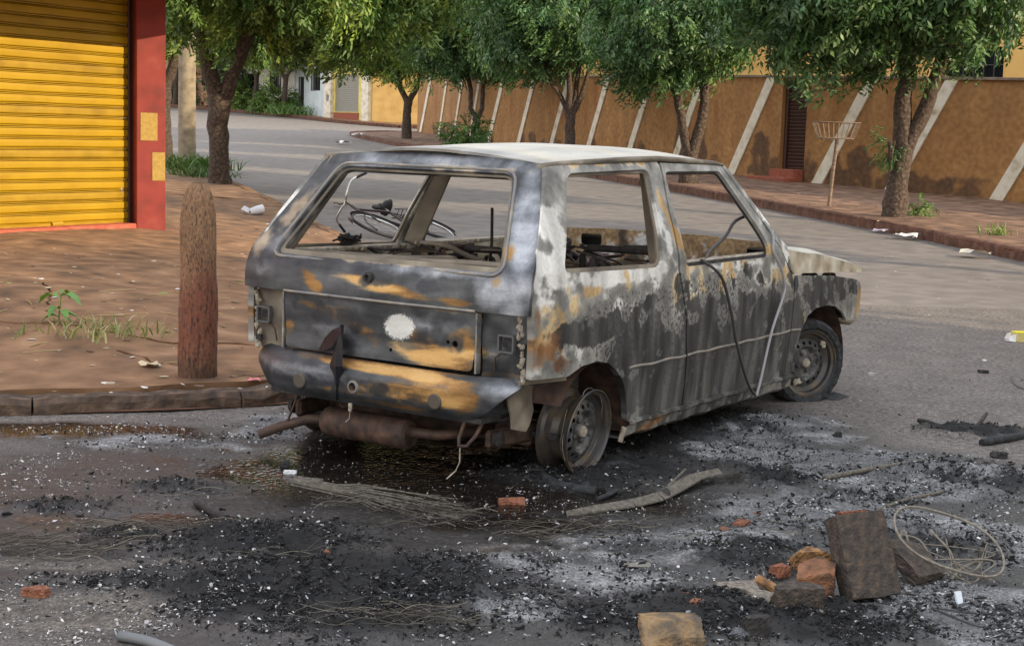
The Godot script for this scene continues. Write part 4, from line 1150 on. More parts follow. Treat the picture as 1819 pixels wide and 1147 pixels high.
	tuft("dry_grass", "dry straw patch on the pavement right of the seedling", "dry grass", on_corner(-2.42, -8.75), 0.55, 0.12, 150, 36, [Color(0.36, 0.3, 0.14), Color(0.2, 0.24, 0.07), Color(0.42, 0.36, 0.2)])
	# crushed plastic cup
	o = thing("plastic_cup", "crushed clear plastic cup lying on the red pavement", "cup", on_corner(-3.38, -19.3, 0.0), 0.5)
	o.scale = Vector3.ONE * 0.75
	var pl := flat(rgb(226, 228, 232), 0.3)
	g = Geo.new()
	g.lathe(Transform3D(Basis(Vector3.FORWARD, 1.35), Vector3(0, 0.05, 0)), [Vector2(0.0, 0), Vector2(0.055, 0), Vector2(0.075, 0.13), Vector2(0.082, 0.24), Vector2(0.078, 0.24)], 10); put("cup_wall", g, pl, o)
	g = Geo.new(); g.lathe(Transform3D(Basis(Vector3.FORWARD, 0.5), Vector3(-0.1, 0.03, 0)), [Vector2(0.03, 0), Vector2(0.08, 0.03), Vector2(0.06, 0.11), Vector2(0, 0.12)], 8); put("crumpled_end", g, pl, o)
	scraps()

func scrap(label: String, at: Vector3, s: float, mat: Material, sd: int) -> void:   # crumpled paper or plastic
	var r := RandomNumberGenerator.new(); r.seed = sd
	var g := Geo.new()
	var pts := []
	for j in 4:
		for i in 5: pts.append(Vector3((i - 2) * s * 0.25 + r.randf_range(-.06, .06) * s, s * (0.06 + r.randf() * 0.22), (j - 1.5) * s * 0.25 + r.randf_range(-.06, .06) * s))
	for j in 3:
		for i in 4:
			var a: int = j * 5 + i
			g.quad(pts[a], pts[a + 5], pts[a + 6], pts[a + 1])
			for q in [0, 1]: pass
	var o := put("litter_scrap", g, mat)
	o.position = at; o.rotation.y = r.randf() * 6.0
	tag(o, label, "litter")

func scraps() -> void:
	var white := flat(rgb(222, 220, 216), 0.6)
	scrap("white bag scrap against the right kerb, left of two", on_road(5.15, -21.4), 0.22, flat(rgb(190, 180, 196), 0.5), 1)
	scrap("white plastic wrapper against the far kerb below the two stemmed tree", on_road(5.3, -20.5), 0.34, white, 2)
	scrap("crumpled white paper at the right end of the far kerb", on_road(5.55, -18.2), 0.36, flat(rgb(214, 206, 190), 0.7), 3)
	scrap("white litter on the far corner pavement below the slim tree", on_right(-5.7, -54.5), 0.5, white, 4)
	scrap("flattened white paper on the road by the far corner", on_road(-5.6, -49.0), 0.45, white, 5)
	scrap("pink scrap at the foot of the log bollard", on_corner(-1.32, -7.72, 0.0), 0.06, flat(rgb(214, 120, 130), 0.6), 6)
	scrap("pale leaf litter left of the log bollard", on_corner(-1.92, -8.0, 0.0), 0.12, flat(rgb(196, 180, 150), 0.8), 7)
	scrap("dull scrap on the road beyond the corner kerb", on_road(-2.6, -22.6), 0.2, flat(rgb(70, 50, 40), 0.8), 8)

# ---------------------------------------------------------------- the burnt hatchback (local axes: x forward, y up, z to its right)
func lut(t: float, a: Array) -> float:
	if t <= a[0]: return a[1]
	for i in range(2, a.size(), 2):
		if t <= a[i]: return lerpf(a[i - 1], a[i + 1], (t - a[i - 2]) / (a[i] - a[i - 2]))
	return a[a.size() - 1]

func zside(x: float, y: float) -> float:
	var z := lut(y, [0.0, .72, .1, .735, .2, .748, .42, .765, .6, .77, .72, .765, .8, .757, .87, .748, 1.0, .702, 1.24, .60, 1.28, .578, 1.34, .52])
	if x < -0.1: z -= 0.035 * pow((-x - 0.1) / 0.4, 2)
	if x > 2.3: z -= 0.02 * pow((x - 2.3) / 0.65, 2)
	z += 0.0035 * sin(x * 5.1 + y * 3.0) * sin(y * 9.0 + x * 2.0)     # heat-buckled skin
	return z

func xgate(y: float, z: float) -> float:
	return lut(y, [.2, -.515, .70, -.51, .76, -.508, .82, -.496, .86, -.478, 1.236, -.19, 1.285, -.152, 1.34, -.08]) + 0.03 * pow(absf(z) / 0.72, 3) + 0.003 * sin(z * 9.0 + y * 6.0)

func roof_y(x: float, z: float) -> float:
	return lut(x, [-.2, 1.268, -.165, 1.274, 0.0, 1.286, .4, 1.302, .81, 1.305, 1.2, 1.297, 1.4, 1.286, 1.48, 1.272]) + 0.05 * (1.0 - pow(z / 0.57, 2)) + 0.003 * sin(x * 6.0) * sin(z * 7.0)

func burnt_car() -> void:
	var car := thing("burnt_car", "burnt out two door hatchback, ash grey and rusty, on bare rims", "car", Vector3(-0.286, 0, -6.545), 0.98584)
	var SR := Rect2(-0.55, 0.05, 3.62, 1.35)
	var white := [[-.25, 1.02, .1, .18, 0, .8], [-.36, .83, .12, .13, 0, .9], [.2, .822, .5, .04, 0, .8], [.64, .98, .05, .24, .25, .75], [1.3, .805, .4, .028, 0, .7], [1.72, .74, .08, .09, 0, .65], [1.52, .72, .06, .09, 0, .65], [-.2, .535, .09, .05, 0, .7], [-.4, .5, .06, .05, 0, .7], [.12, .72, .12, .05, 0, .6], [1.8, 1.0, .1, .3, .75, .55], [.4, 1.29, .5, .03, 0, .6], [1.9, .8, .07, .1, 0, .6], [2.2, .7, .25, .04, 0, .5]]
	white.append_array(patches(46, Rect2(-.4, .66, 3.2, .2), .03, .12, .35, .6, 1, 1.3))
	var tan := [[-.31, .67, .09, .12, 0, .75], [-.4, .6, .05, .11, 0, .65], [.24, .76, .1, .05, 0, .6], [1.13, .74, .07, .07, 0, .7], [.69, .73, .05, .08, 0, .75], [1.73, .7, .05, .06, 0, .6], [.755, .95, .03, .22, .22, .8], [.3, 1.285, .45, .02, 0, .6], [2.13, .47, .05, .1, .5, .8], [2.96, .5, .04, .14, 0, .85], [2.6, .66, .3, .03, 0, .45], [.53, .15, .14, .03, .1, .8], [-.1, .78, .12, .03, 0, .5]]
	tan.append_array(patches(40, Rect2(-.42, .62, 2.6, .24), .025, .09, .3, .55, 2, 1.5))
	var st := paint(1440, 536, SR, [rgb(104, 103, 99), rgb(184, 181, 173)], [
		{b = white, c = rgb(186, 184, 178), d = rgb(236, 234, 228), amp = 1.4, soft = .28, n = 0, r = .8},
		{b = tan, c = rgb(166, 124, 70), d = rgb(218, 188, 134), amp = 1.5, soft = .32, n = 0, o = .85},
		{b = [[1.1, .34, 1.2, .28, 0, 1.0], [0.35, .5, .3, .14, .1, .95], [1.55, .56, .5, .14, 0, .8], [2.45, .6, .55, .12, 0, .7], [-.02, .625, .36, .07, 0, .9], [1.0, .62, .25, .1, 0, .65], [2.0, .4, .2, .3, 0, .85], [1.45, .77, .1, .07, 0, .5], [.45, .66, .22, .07, 0, .6]] + patches(26, Rect2(.0, .58, 2.8, .2), .03, .12, .35, .6, 3, 1.4), c = rgb(42, 42, 41), d = rgb(88, 86, 82), amp = 1.3, soft = .2, n = 0, r = .85},
		{b = [[1.1, .3, 1.2, .22, 0, .55], [1.5, .62, .5, .2, 0, .45], [.3, .6, .4, .15, 0, .45]], c = rgb(118, 118, 114), d = rgb(166, 164, 158), amp = 1.3, soft = .6, n = 2, o = .22},
		{b = [[-.38, .545, .09, .06, .2, .8], [-.27, .5, .1, .04, 0, .75], [.53, .15, .12, .03, .1, .7], [-.43, .68, .03, .09, 0, .55], [-.33, .6, .06, .06, 0, .5]], c = rgb(96, 62, 38), d = rgb(150, 102, 60), amp = 1.2, soft = .4, n = 0, o = .9},
		{b = [[1.1, .5, 1.1, .22, 0, .34], [.2, .62, .3, .12, 0, .40], [2.4, .6, .5, .12, 0, .34], [.2, .5, .15, .12, 0, .55], [1.0, .72, .6, .06, 0, .3]], c = rgb(30, 30, 30), d = rgb(58, 58, 57), amp = 1.7, soft = .35, n = 1, o = .8},
	], 300, [.016, .1, .02, -1.0], true, .66, .06, .14, Vector3(.72, .12, .16))
	var sidem := painted(st, 0.1, M.rough, 0.12)
	var RR := Rect2(-0.78, 0.2, 1.56, 1.15)
	var rt := paint(1000, 736, RR, [rgb(44, 46, 49), rgb(98, 99, 101)], [
		{b = [[.62, 1.0, .06, .26, .35, .9], [.6, .8, .12, .09, 0, .85], [.66, .74, .08, .05, 0, .7], [.3, .85, .3, .025, 0, .6], [-.45, 1.1, .05, .3, -.55, .5], [.1, 1.27, .5, .03, 0, .5], [.28, .64, .14, .03, 0, .55], [-.2, .55, .12, .04, 0, .5], [.62, .4, .06, .05, 0, .8], [-.3, .38, .25, .03, 0, .55]], c = rgb(128, 132, 139), d = rgb(188, 191, 197), amp = .8, soft = .9, n = 0, r = .42},
		{b = [[.36, .505, .2, .035, -.12, 1.0], [.44, .52, .06, .1, 0, .8], [.25, .56, .16, .03, -.3, .85], [-.06, .58, .13, .035, -.5, .8], [-.3, .65, .16, .02, -.2, .7], [.08, .765, .2, .025, -.18, .85], [-.36, .78, .1, .025, -.7, .7], [.42, .735, .08, .015, 0, .8], [0.05, .437, .5, .02, -.02, .95], [.28, .35, .3, .045, 0, .8], [.48, .36, .07, .08, 0, .95], [-.15, .325, .25, .015, 0, .6], [.1, .30, .4, .015, 0, .75], [.58, .9, .03, .08, 0, .6], [.6, .47, .08, .03, 0, .7], [-.47, .55, .03, .08, 0, .55], [.45, .46, .2, .02, 0, .9]], c = rgb(98, 64, 30), d = rgb(178, 128, 66), amp = 1.5, soft = .5, n = 2, r = .6, o = .85},
		{b = [[.28, .52, .3, .05, -.1, .65], [0.05, .435, .5, .02, 0, .6], [.3, .34, .3, .05, 0, .6], [.05, .76, .3, .03, -.2, .5]], c = rgb(206, 158, 88), d = rgb(222, 182, 118), amp = 1.2, soft = .35, n = 2, o = .7},
		{b = [[-.2, .62, .3, .06, -.15, .55], [.3, .58, .2, .04, 0, .5], [.0, .79, .12, .03, 0, .55], [.3, .79, .1, .03, 0, .6], [-.1, .34, .4, .04, 0, .5], [-.5, .84, .2, .05, 0, .4]], c = rgb(34, 36, 40), d = rgb(54, 56, 62), amp = 1.2, soft = .4, n = 0, o = .85},
		{b = [[-.62, 1.0, .05, .25, -.6, .6], [-.05, .865, .5, .012, 0, .6], [.2, 1.25, .3, .015, 0, .6]], c = rgb(160, 140, 112), d = rgb(196, 178, 150), amp = 1.0, soft = .4, n = 0, o = .8},
		{b = [[.128, .612, .082, .056, .1, 1.0], [.13, .612, .05, .04, .1, 1.0]], c = rgb(208, 208, 202), d = rgb(244, 243, 238), amp = .35, soft = .25, n = 1, r = .95},
	], 320, [.010, .1, .014, 1.0], true, .42, .04, .12, Vector3(.4, .05, .55))
	var rearm := painted(rt, 0.35, M.rough, 0.1)
	var QR := Rect2(-0.25, -0.62, 1.8, 1.24)
	var rf := paint(640, 440, QR, [rgb(160, 158, 150), rgb(206, 203, 193)], [
		{b = [[-.1, 0, .1, .7, 0, .7], [1.4, 0, .1, .7, 0, .65], [.6, .58, 1.0, .05, 0, .5]], c = rgb(88, 89, 92), d = rgb(140, 140, 140), amp = .9, soft = .7, n = 0},
		{b = [], all = .36, c = rgb(170, 154, 124), d = rgb(190, 176, 148), amp = 1.0, soft = .7, n = 0, o = .6},
	], 340, [.008, .07, .014, 1.0], true, .55, .03, .1, Vector3(.5, .05, .45))
	var roofm := painted(rf, 0.1)
	var inner := pm(noise_tex(35, 0.007, 6, [rgb(58, 54, 50), rgb(98, 90, 80), rgb(132, 122, 106), rgb(172, 164, 150)]), 0.9, 0.85, 0.0, M.rough, 0.5)
	var char := pm(noise_tex(36, 0.03, 5, [rgb(22, 22, 24), rgb(44, 42, 42), rgb(78, 72, 66)]), 1.5, 0.8, 0.0, M.rough, 0.6)
	var pipe := pm(noise_tex(37, 0.02, 6, [rgb(34, 29, 27), rgb(60, 47, 40), rgb(86, 64, 53), rgb(118, 90, 76)]), 1.2, 0.7, 0.2, M.fine, 0.2)
	var rim := pm(noise_tex(38, 0.018, 6, [rgb(44, 45, 48), rgb(66, 66, 68), rgb(92, 91, 89), rgb(150, 146, 140)], [0, .4, .65, 1]), 1.2, 0.5, 0.3, M.fine, 0.15)
	var rimb := pm(noise_tex(39, 0.012, 6, [rgb(48, 48, 52), rgb(70, 70, 73), rgb(104, 88, 66), rgb(124, 104, 78)], [0, .5, .75, 1]), 0.9, 0.42, 0.4, M.fine, 0.1)
	var rubber := pm(noise_tex(40, 0.03, 5, [rgb(20, 21, 23), rgb(38, 40, 43), rgb(84, 86, 88)], [0, .6, 1]), 2.0, 0.8, 0.0, M.rough, 0.8)
	var clump := pm(noise_tex(41, 0.02, 6, [rgb(96, 88, 78), rgb(160, 150, 134), rgb(206, 200, 188)]), 2.0, 0.9, 0.0, M.rough, 0.8)
	M.char = char; M.pipe = pipe; M.clump = clump; M.rubber = rubber; M.inner = inner
	var g: Geo
	# --- sides
	var quarter := pv([-.150, 1.272, -.285, 1.09, -.388, .948, -.452, .80, -.456, .73, -.452, .46, -.22, .45, -.119, .48, .008, .487, .1, .468, .166, .431, .22, .39, .254, .341, .285, .27, .305, .195, .802, .195, .80, .30, .788, .43, .77, .60, .735, .71, .705, .82, .752, 1.08, .81, 1.302, .4, 1.298, 0.0, 1.284])
	var qwin := rounded([Vector2(-.018, 1.245), Vector2(-.255, .862), Vector2(.562, .838), Vector2(.69, 1.258)], .05)
	var door := pv([.825, 1.286, .767, 1.08, .72, .82, .75, .71, .785, .60, .803, .43, .815, .30, .817, .195, 1.945, .195, 1.95, .277, 1.974, .445, 1.977, .715, 1.925, .735, 1.82, .855, 1.722, .955, 1.44, 1.272])
	var dwin := rounded([Vector2(.828, 1.247), Vector2(.782, .828), Vector2(1.682, .826), Vector2(1.672, .905), Vector2(1.40, 1.247)], .035)
	var pillar := pv([1.448, 1.274, 1.73, .957, 1.828, .862, 1.93, .743, 1.985, .722, 1.897, .872, 1.787, .958, 1.482, 1.276])
	var fender := pv([1.99, .715, 1.99, .445, 1.962, .277, 1.957, .195, 2.05, .195, 2.065, .3, 2.12, .422, 2.187, .492, 2.292, .522, 2.44, .525, 2.58, .508, 2.713, .456, 2.775, .41, 2.955, .402, 2.978, .45, 2.988, .52, 2.978, .58, 2.95, .615, 2.88, .638, 2.5, .682])
	for s in [1.0, -1.0]:
		var f := func(x: float, y: float) -> Vector3: return Vector3(x, y, s * zside(x, y))
		var fin := func(x: float, y: float) -> Vector3: return Vector3(x, y, s * (zside(x, y) - 0.018))
		g = Geo.new(); sheet(g, quarter, [qwin], .035, f, .03, SR, true, s)
		var qp := put("quarter_panel", g, sidem, car)
		for fl in [[qwin, qp]]:
			g = Geo.new(); sheet(g, Geometry2D.offset_polygon(fl[0], 0.004)[0], [Geometry2D.offset_polygon(fl[0], -0.016)[0]], .04, fin, .006, SR, true, s); put("window_flange", g, inner, fl[1])
		g = Geo.new(); sheet(g, door, [dwin], .035, f, .03, SR, true, s)
		var dr := put("door", g, sidem, car)
		g = Geo.new(); sheet(g, Geometry2D.offset_polygon(dwin, 0.004)[0], [Geometry2D.offset_polygon(dwin, -0.014)[0]], .04, fin, .006, SR, true, s); put("window_flange", g, char, dr)
		g = Geo.new(); sheet(g, pillar, [], .03, f, .04, SR, true, s); put("windscreen_pillar", g, sidem, car)
		g = Geo.new(); sheet(g, fender, [], .035, f, .012, SR, true, s); put("front_fender", g, sidem, car)
		# pressed bead along the flank
		for q in [[.272, .787, qp], [.806, 1.965, dr], [1.982, 2.1, dr]]:
			g = Geo.new()
			var a := []
			for k in 12:
				var x: float = lerpf(q[0], q[1], k / 11.0)
				a.append(Vector3(x, .427 + .003 * sin(x * 23), s * (zside(x, .427) - .002)))
			g.tube(a, .0075, 8); put("body_bead", g, rearm_plain() if s > 0 else char, q[2])
		# sill under the doors
		g = Geo.new()
		var prof := [[.198, .735], [.193, .762], [.18, .763], [.172, .75], [.13, .742], [.112, .715], [.112, .6]]
		var NX := 30
		for k in NX:
			var x0 := lerpf(.30, 2.05, float(k) / NX); var x1 := lerpf(.30, 2.05, float(k + 1) / NX)
			for j in prof.size() - 1:
				var w := 0.003 * sin(k * 1.3)
				var A := Vector3(x0, prof[j][0] + w, s * prof[j][1]); var B := Vector3(x1, prof[j][0] + w, s * prof[j][1])
				var C := Vector3(x1, prof[j + 1][0] + w, s * prof[j + 1][1]); var D := Vector3(x0, prof[j + 1][0] + w, s * prof[j + 1][1])
				var nn: Vector3 = ((D - A).cross(B - A)).normalized() * s
				var us := []
				for P in [A, B, C, D]: us.append(Vector2((P.x - SR.position.x) / SR.size.x, 1.0 - (P.y - SR.position.y) / SR.size.y))
				if s > 0: g.tris(A, D, C, nn, nn, nn, us[0], us[3], us[2]); g.tris(A, C, B, nn, nn, nn, us[0], us[2], us[1])
				else: g.tris(A, C, D, nn, nn, nn, us[0], us[2], us[3]); g.tris(A, B, C, nn, nn, nn, us[0], us[1], us[2])
		put("sill", g, sidem, car)
		g = Geo.new(); g.bar(Vector3(.292, .17, s * .742), Vector3(.272, .105, s * .735), .008, .022); put("jack_bracket", g, clump, car)
		# wheel housings
		for q in [[.02, .29, .17, .305], [2.42, .33, .18, .36]]:
			g = Geo.new()
			for k in 14:
				var a0 := PI * k / 14.0 - 0.1; var a1 := PI * (k + 1) / 14.0 - 0.1
				if q[0] < 1 and a0 > 2.5: continue
				var p0 := Vector3(q[0] + cos(a0) * q[3], q[2] + sin(a0) * q[3], 0); var p1 := Vector3(q[0] + cos(a1) * q[3], q[2] + sin(a1) * q[3], 0)
				g.quad(p0 + Vector3(0, 0, s * .45), p1 + Vector3(0, 0, s * .45), p1 + Vector3(0, 0, s * .745), p0 + Vector3(0, 0, s * .745))
				g.quad(p0 + Vector3(0, 0, s * .45), Vector3(q[0], q[2] - .1, s * .45), Vector3(q[0], q[2] - .1, s * .452), p1 + Vector3(0, 0, s * .45))
			put("wheel_housing", g, pipe, car)
	# --- roof, header, rails
	g = Geo.new()
	sheet(g, rounded([Vector2(-.135, -.555), Vector2(1.47, -.565), Vector2(1.47, .565), Vector2(-.135, .555)], .06), [], .06, func(x: float, z: float) -> Vector3: return Vector3(x, roof_y(x, z), z), .012, QR, true, -1.0)
	put("roof", g, roofm, car)
	for s in [-1.0, 1.0]:
		g = Geo.new()
		var a := []
		for k in 18:
			var x := lerpf(-.15, 1.47, k / 17.0)
			a.append(Vector3(x, roof_y(x, .568) - .004, s * .57))
		g.tube(a, .013, 8); put("roof_gutter", g, inner, car)
	g = Geo.new(); g.bar(Vector3(1.45, 1.262, -.57), Vector3(1.45, 1.262, .57), .05, .035, .008); put("windscreen_header", g, inner, car)
	g = Geo.new(); g.bar(Vector3(-.10, 1.262, -.5), Vector3(-.10, 1.262, .5), .05, .03, .008); put("rear_header", g, inner, car)
	# --- tailgate
	var fg := func(z: float, y: float) -> Vector3: return Vector3(xgate(y, z), y, z)
	var gate_up := pv([-.738, .708, .734, .708, .738, .80, .72, .90, .70, .95, .65, 1.08, .588, 1.21, .56, 1.262, .51, 1.287, .3, 1.302, 0, 1.308, -.3, 1.302, -.51, 1.287, -.568, 1.262, -.60, 1.21, -.664, 1.08, -.714, .95, -.732, .90, -.742, .80])
	var rwin := rounded([Vector2(-.59, .862), Vector2(.59, .862), Vector2(.452, 1.238), Vector2(-.452, 1.238)], .05)
	g = Geo.new(); sheet(g, gate_up, [rwin], .035, fg, .045, RR, true, 1.0)
	var gate := put("tailgate", g, rearm, car)
	g = Geo.new(); sheet(g, Geometry2D.offset_polygon(rwin, 0.004)[0], [Geometry2D.offset_polygon(rwin, -0.017)[0]], .04, func(z: float, y: float) -> Vector3: return Vector3(xgate(y, z) + .02, y, z), .006, RR, true, 1.0); put("window_flange", g, inner, gate)
	g = Geo.new()   # raised frame lip round the window
	var lip := []
	for p in Geometry2D.offset_polygon(rwin, 0.012)[0]: lip.append(fg.call(p.x, p.y) as Vector3)
	lip.append(lip[0]); g.tube(lip, .008, 6, false); put("window_lip", g, rearm_plain(), gate)
	var gate_low := rounded([Vector2(-.502, .70), Vector2(-.478, .47), Vector2(.49, .47), Vector2(.503, .70)], .02)
	var holes := [circle(Vector2(.403, .57), .014, 8), circle(Vector2(.37, .575), .008, 6), circle(Vector2(.09, .515), .008, 6)]
	g = Geo.new(); sheet(g, gate_low, holes, .035, func(z: float, y: float) -> Vector3: return Vector3(-.499 + .012 * pow(z / .5, 2) - .012 * smoothstep(.55, .47, y) + .002 * sin(z * 14), y, z), .012, RR, true, 1.0)
	put("lower_tailgate", g, rearm, gate)
	g = Geo.new(); g.bx(Vector3(-.44, .58, 0), Vector3(.02, .22, .94)); put("inner_skin", g, char, gate)
	g = Geo.new()   # pressed crease above the number plate
	var cr := []
	for k in 16: cr.append(Vector3(xgate(.71, lerpf(-.49, .5, k / 15.0)) - .001, .7085, lerpf(-.49, .5, k / 15.0)))
	g.tube(cr, .0065, 6); put("crease", g, rearm_plain(), gate)
	g = Geo.new(); g.lathe(Transform3D(Basis(Vector3.FORWARD, -PI / 2) * Basis(), Vector3(-.502, .80, -.03)), [Vector2(.022, -.03), Vector2(.022, .012), Vector2(.012, .014), Vector2(.012, -.01), Vector2(0, -.012)], 14); put("lock", g, char, gate)
	# strip torn from the tailgate, folded over
	g = Geo.new()
	var up := [Vector3(-.512, .475, -.285), Vector3(-.53, .53, -.24), Vector3(-.55, .575, -.18), Vector3(-.56, .595, -.125)]
	var wds := [.004, .05, .07, .02]
	for k in 3: g.quad(up[k], up[k + 1], up[k + 1] + Vector3(-.01, -wds[k + 1], .01), up[k] + Vector3(-.01, -wds[k], .01))
	var dn := [Vector3(-.56, .60, -.13), Vector3(-.575, .52, -.13), Vector3(-.58, .43, -.135), Vector3(-.565, .36, -.14), Vector3(-.555, .285, -.15)]
	var dw := [.012, .03, .055, .05, .006]
	for k in 4:
		var o0 := Vector3(.03, 0, -dw[k]); var o1 := Vector3(.03, 0, -dw[k + 1])
		g.quad(dn[k], dn[k] + o0, dn[k + 1] + o1, dn[k + 1])
		g.quad(dn[k], dn[k + 1], dn[k + 1] + Vector3(.02, 0, dw[k + 1] * .4), dn[k] + Vector3(.02, 0, dw[k] * .4))
	put("torn_strip", g, flat(rgb(48, 48, 52), .35, .6), gate)
	# --- tail lamp pockets
	for s in [-1.0, 1.0]:
		var lr := Node3D.new(); lr.name = "lamp_pocket"; car.add_child(lr, true)
		g = Geo.new()
		sheet(g, pv([.508, .462, .50, .706, .712, .706, .715, .60, .705, .46, .69, .43, .5, .44]) if s > 0 else pv([-.508, .462, -.5, .44, -.69, .43, -.705, .46, -.715, .60, -.712, .706, -.50, .706]), [], .03, func(z: float, y: float) -> Vector3: return Vector3(-.462 + .05 * pow(absf(z) / .72, 4) + .006 * sin(y * 40.0) * sin(z * 30.0), y, z), .01, RR, true, 1.0)
		put("pocket_panel", g, rearm if s > 0 else inner, lr)
		g = Geo.new(); g.bx(Vector3(-.478, .582, s * .503), Vector3(.03, .24, .008)); put("pocket_edge", g, rearm_plain(), lr)
		g = Geo.new()
		var z0: float = s * .632
		for q in [[0, .032, .07, .008], [0, -.032, .07, .008]]: g.bx(Vector3(-.468, .592 + q[1], z0), Vector3(.022, q[3], q[2]))
		for q in [-.034, .034]: g.bx(Vector3(-.468, .592, z0 + q), Vector3(.022, .056, .008))
		put("lamp_bracket", g, flat(rgb(88, 88, 90), .5, .3), lr)
		g = Geo.new(); g.bx(Vector3(-.455, .592, z0), Vector3(.012, .03, .045)); put("socket", g, char, lr)
		g = Geo.new(); g.bx(Vector3(-.452, .488, s * .676), Vector3(.012, .024, .03)); put("slot", g, char, lr)
		var rr := RandomNumberGenerator.new(); rr.seed = 9 + int(s)
		for k in 15:
			g = Geo.new()
			var yy := lerpf(.70, .45, k / 14.0)
			g.blob(Transform3D(Basis(), Vector3(-.45 + rr.randf_range(-.008, .004), yy + rr.randf_range(-.01, .01), s * (.688 + rr.randf_range(-.014, .012)))), Vector3(.012, rr.randf_range(.008, .018), rr.randf_range(.007, .013)), .3, rr)
			put("melted_lump", g, clump, lr)
		g = Geo.new(); g.tube([Vector3(-.456, .48, s * .57), Vector3(-.463, .53, s * .575), Vector3(-.462, .55, s * .60), Vector3(-.455, .555, s * .63)], .004, 5); put("wire", g, pipe, lr)
	# --- rear panel below the tailgate
	g = Geo.new()
	var val := pv([-.69, .462, -.68, .40, -.575, .305, -.545, .277, .50, .268, .53, .272, .545, .30, .575, .32, .678, .415, .69, .452])
	sheet(g, val, [circle(Vector2(-.06, .352), .017, 10)], .03, func(z: float, y: float) -> Vector3: return Vector3(lut(y, [.25, -.50, .28, -.53, .30, -.548, .39, -.556, .415, -.545, .445, -.515, .47, -.49]) + 0.11 * pow(absf(z) / .69, 5) + .003 * sin(z * 11.0), y, z), .014, RR, true, 1.0)
	var rp := put("rear_panel", g, rearm, car)
	for z in [-.355, .352]:
		g = Geo.new(); g.lathe(Transform3D(Basis(Vector3.BACK, PI / 2), Vector3(-.552, .342, z)), [Vector2(.034, -.004), Vector2(.032, .001), Vector2(.027, .003), Vector2(0, .003)], 18); put("pressed_boss", g, flat(rgb(84, 78, 70), .5, .3), rp)
	g = Geo.new(); g.lathe(Transform3D(Basis(Vector3.BACK, PI / 2), Vector3(-.553, .352, -.06)), [Vector2(.017, .0), Vector2(.03, .0), Vector2(.026, .007), Vector2(.018, .008)], 16); put("hole_rim", g, rearm_plain(), rp)
	g = Geo.new(); g.bx(Vector3(-.54, .262, -.085), Vector3(.012, .035, .016), .003); put("clip", g, clump, rp)
	g = Geo.new(); g.tube([Vector3(-.54, .25, -.085), Vector3(-.545, .215, -.085), Vector3(-.55, .20, -.1)], .002, 4); put("clip_wire", g, clump, rp)
	g = Geo.new(); g.tube([Vector3(-.49, .27, .46), Vector3(-.5, .2, .44), Vector3(-.52, .172, .455), Vector3(-.53, .18, .5), Vector3(-.5, .22, .52), Vector3(-.46, .28, .53)], .008, 7); put("tow_eye", g, pipe, car)
	g = Geo.new(); g.tube([Vector3(-.52, .172, .46), Vector3(-.522, .11, .462), Vector3(-.53, .075, .45), Vector3(-.55, .04, .42)], .003, 5); put("hanging_wire", g, clump, car)
	g = Geo.new(); sheet(g, pv([-.42, .36, -.34, .42, -.26, .40, -.24, .3, -.3, .22, -.38, .24]), [], .04, func(x: float, y: float) -> Vector3: return Vector3(x, y, .62 + .01 * sin(x * 40) * sin(y * 33)), .01); put("torn_inner_wing", g, inner, car)
	g = Geo.new(); g.bar(Vector3(-.46, .445, .69), Vector3(-.2, .44, .74), .01, .02); put("wing_edge", g, inner, car)
	# --- exhaust
	g = Geo.new()
	var MT := Transform3D(Basis(Vector3.RIGHT, PI / 2), Vector3(-.40, .155, -.33))
	g.lathe(MT, [Vector2(0, 0), Vector2(.05, .0), Vector2(.062, .012), Vector2(.064, .03), Vector2(.064, .43), Vector2(.062, .45), Vector2(.05, .46), Vector2(0, .46)], 24)
	var muf := put("muffler", g, pipe, car)
	g = Geo.new(); g.tube([Vector3(-.40, .16, -.32), Vector3(-.42, .15, -.42), Vector3(-.47, .115, -.52), Vector3(-.53, .075, -.60)], .021, 12, false); g.tube([Vector3(-.53, .075, -.60), Vector3(-.47, .115, -.52)], .017, 12, true); put("tail_pipe", g, pipe, muf)
	g = Geo.new(); g.tube([Vector3(-.40, .165, .12), Vector3(-.39, .17, .26), Vector3(-.33, .18, .34), Vector3(-.1, .18, .36), Vector3(.6, .16, .2)], .022, 10); put("front_pipe", g, pipe, muf)
	g = Geo.new(); g.tube([Vector3(-.47, .12, -.50), Vector3(-.46, .2, -.47), Vector3(-.44, .28, -.45)], .006, 5); g.tube([Vector3(-.43, .27, -.25), Vector3(-.45, .235, -.2), Vector3(-.43, .27, -.15)], .005, 5); put("pipe_hanger", g, pipe, car)
	# --- rear axle and underbody
	g = Geo.new(); g.bar(Vector3(-.12, .16, -.55), Vector3(-.12, .16, .55), .07, .07, .01); put("axle_beam", g, pipe, car)
	for s in [-1.0, 1.0]:
		g = Geo.new(); g.bar(Vector3(-.40, .185, s * .50), Vector3(-.02, .18, s * .56), .03, .075, .012); put("axle_arm", g, pipe, car)
		g = Geo.new(); g.lathe(Transform3D(Basis(Vector3.RIGHT, PI / 2 * s), Vector3(-.37, .19, s * .53)), [Vector2(.034, 0), Vector2(.034, .02), Vector2(.02, .026), Vector2(0, .026)], 14); put("arm_bush", g, char, car)
		g = Geo.new()
		var sp := []
		for k in 60: sp.append(Vector3(-.08 + cos(k * .6) * .05, .18 + k * .0035, s * .50 + sin(k * .6) * .05))
		g.tube(sp, .007, 5); put("coil_spring", g, pipe, car)
	g = Geo.new(); g.bx(Vector3(.95, .18, 0), Vector3(2.2, .02, 1.35)); put("floor_pan", g, char, car)
	g = Geo.new(); g.bx(Vector3(-.33, .28, 0), Vector3(.36, .02, 1.1)); put("boot_floor", g, char, car)
	g = Geo.new(); g.bx(Vector3(2.0, .50, 0), Vector3(.03, .66, 1.36)); put("firewall", g, char, car)
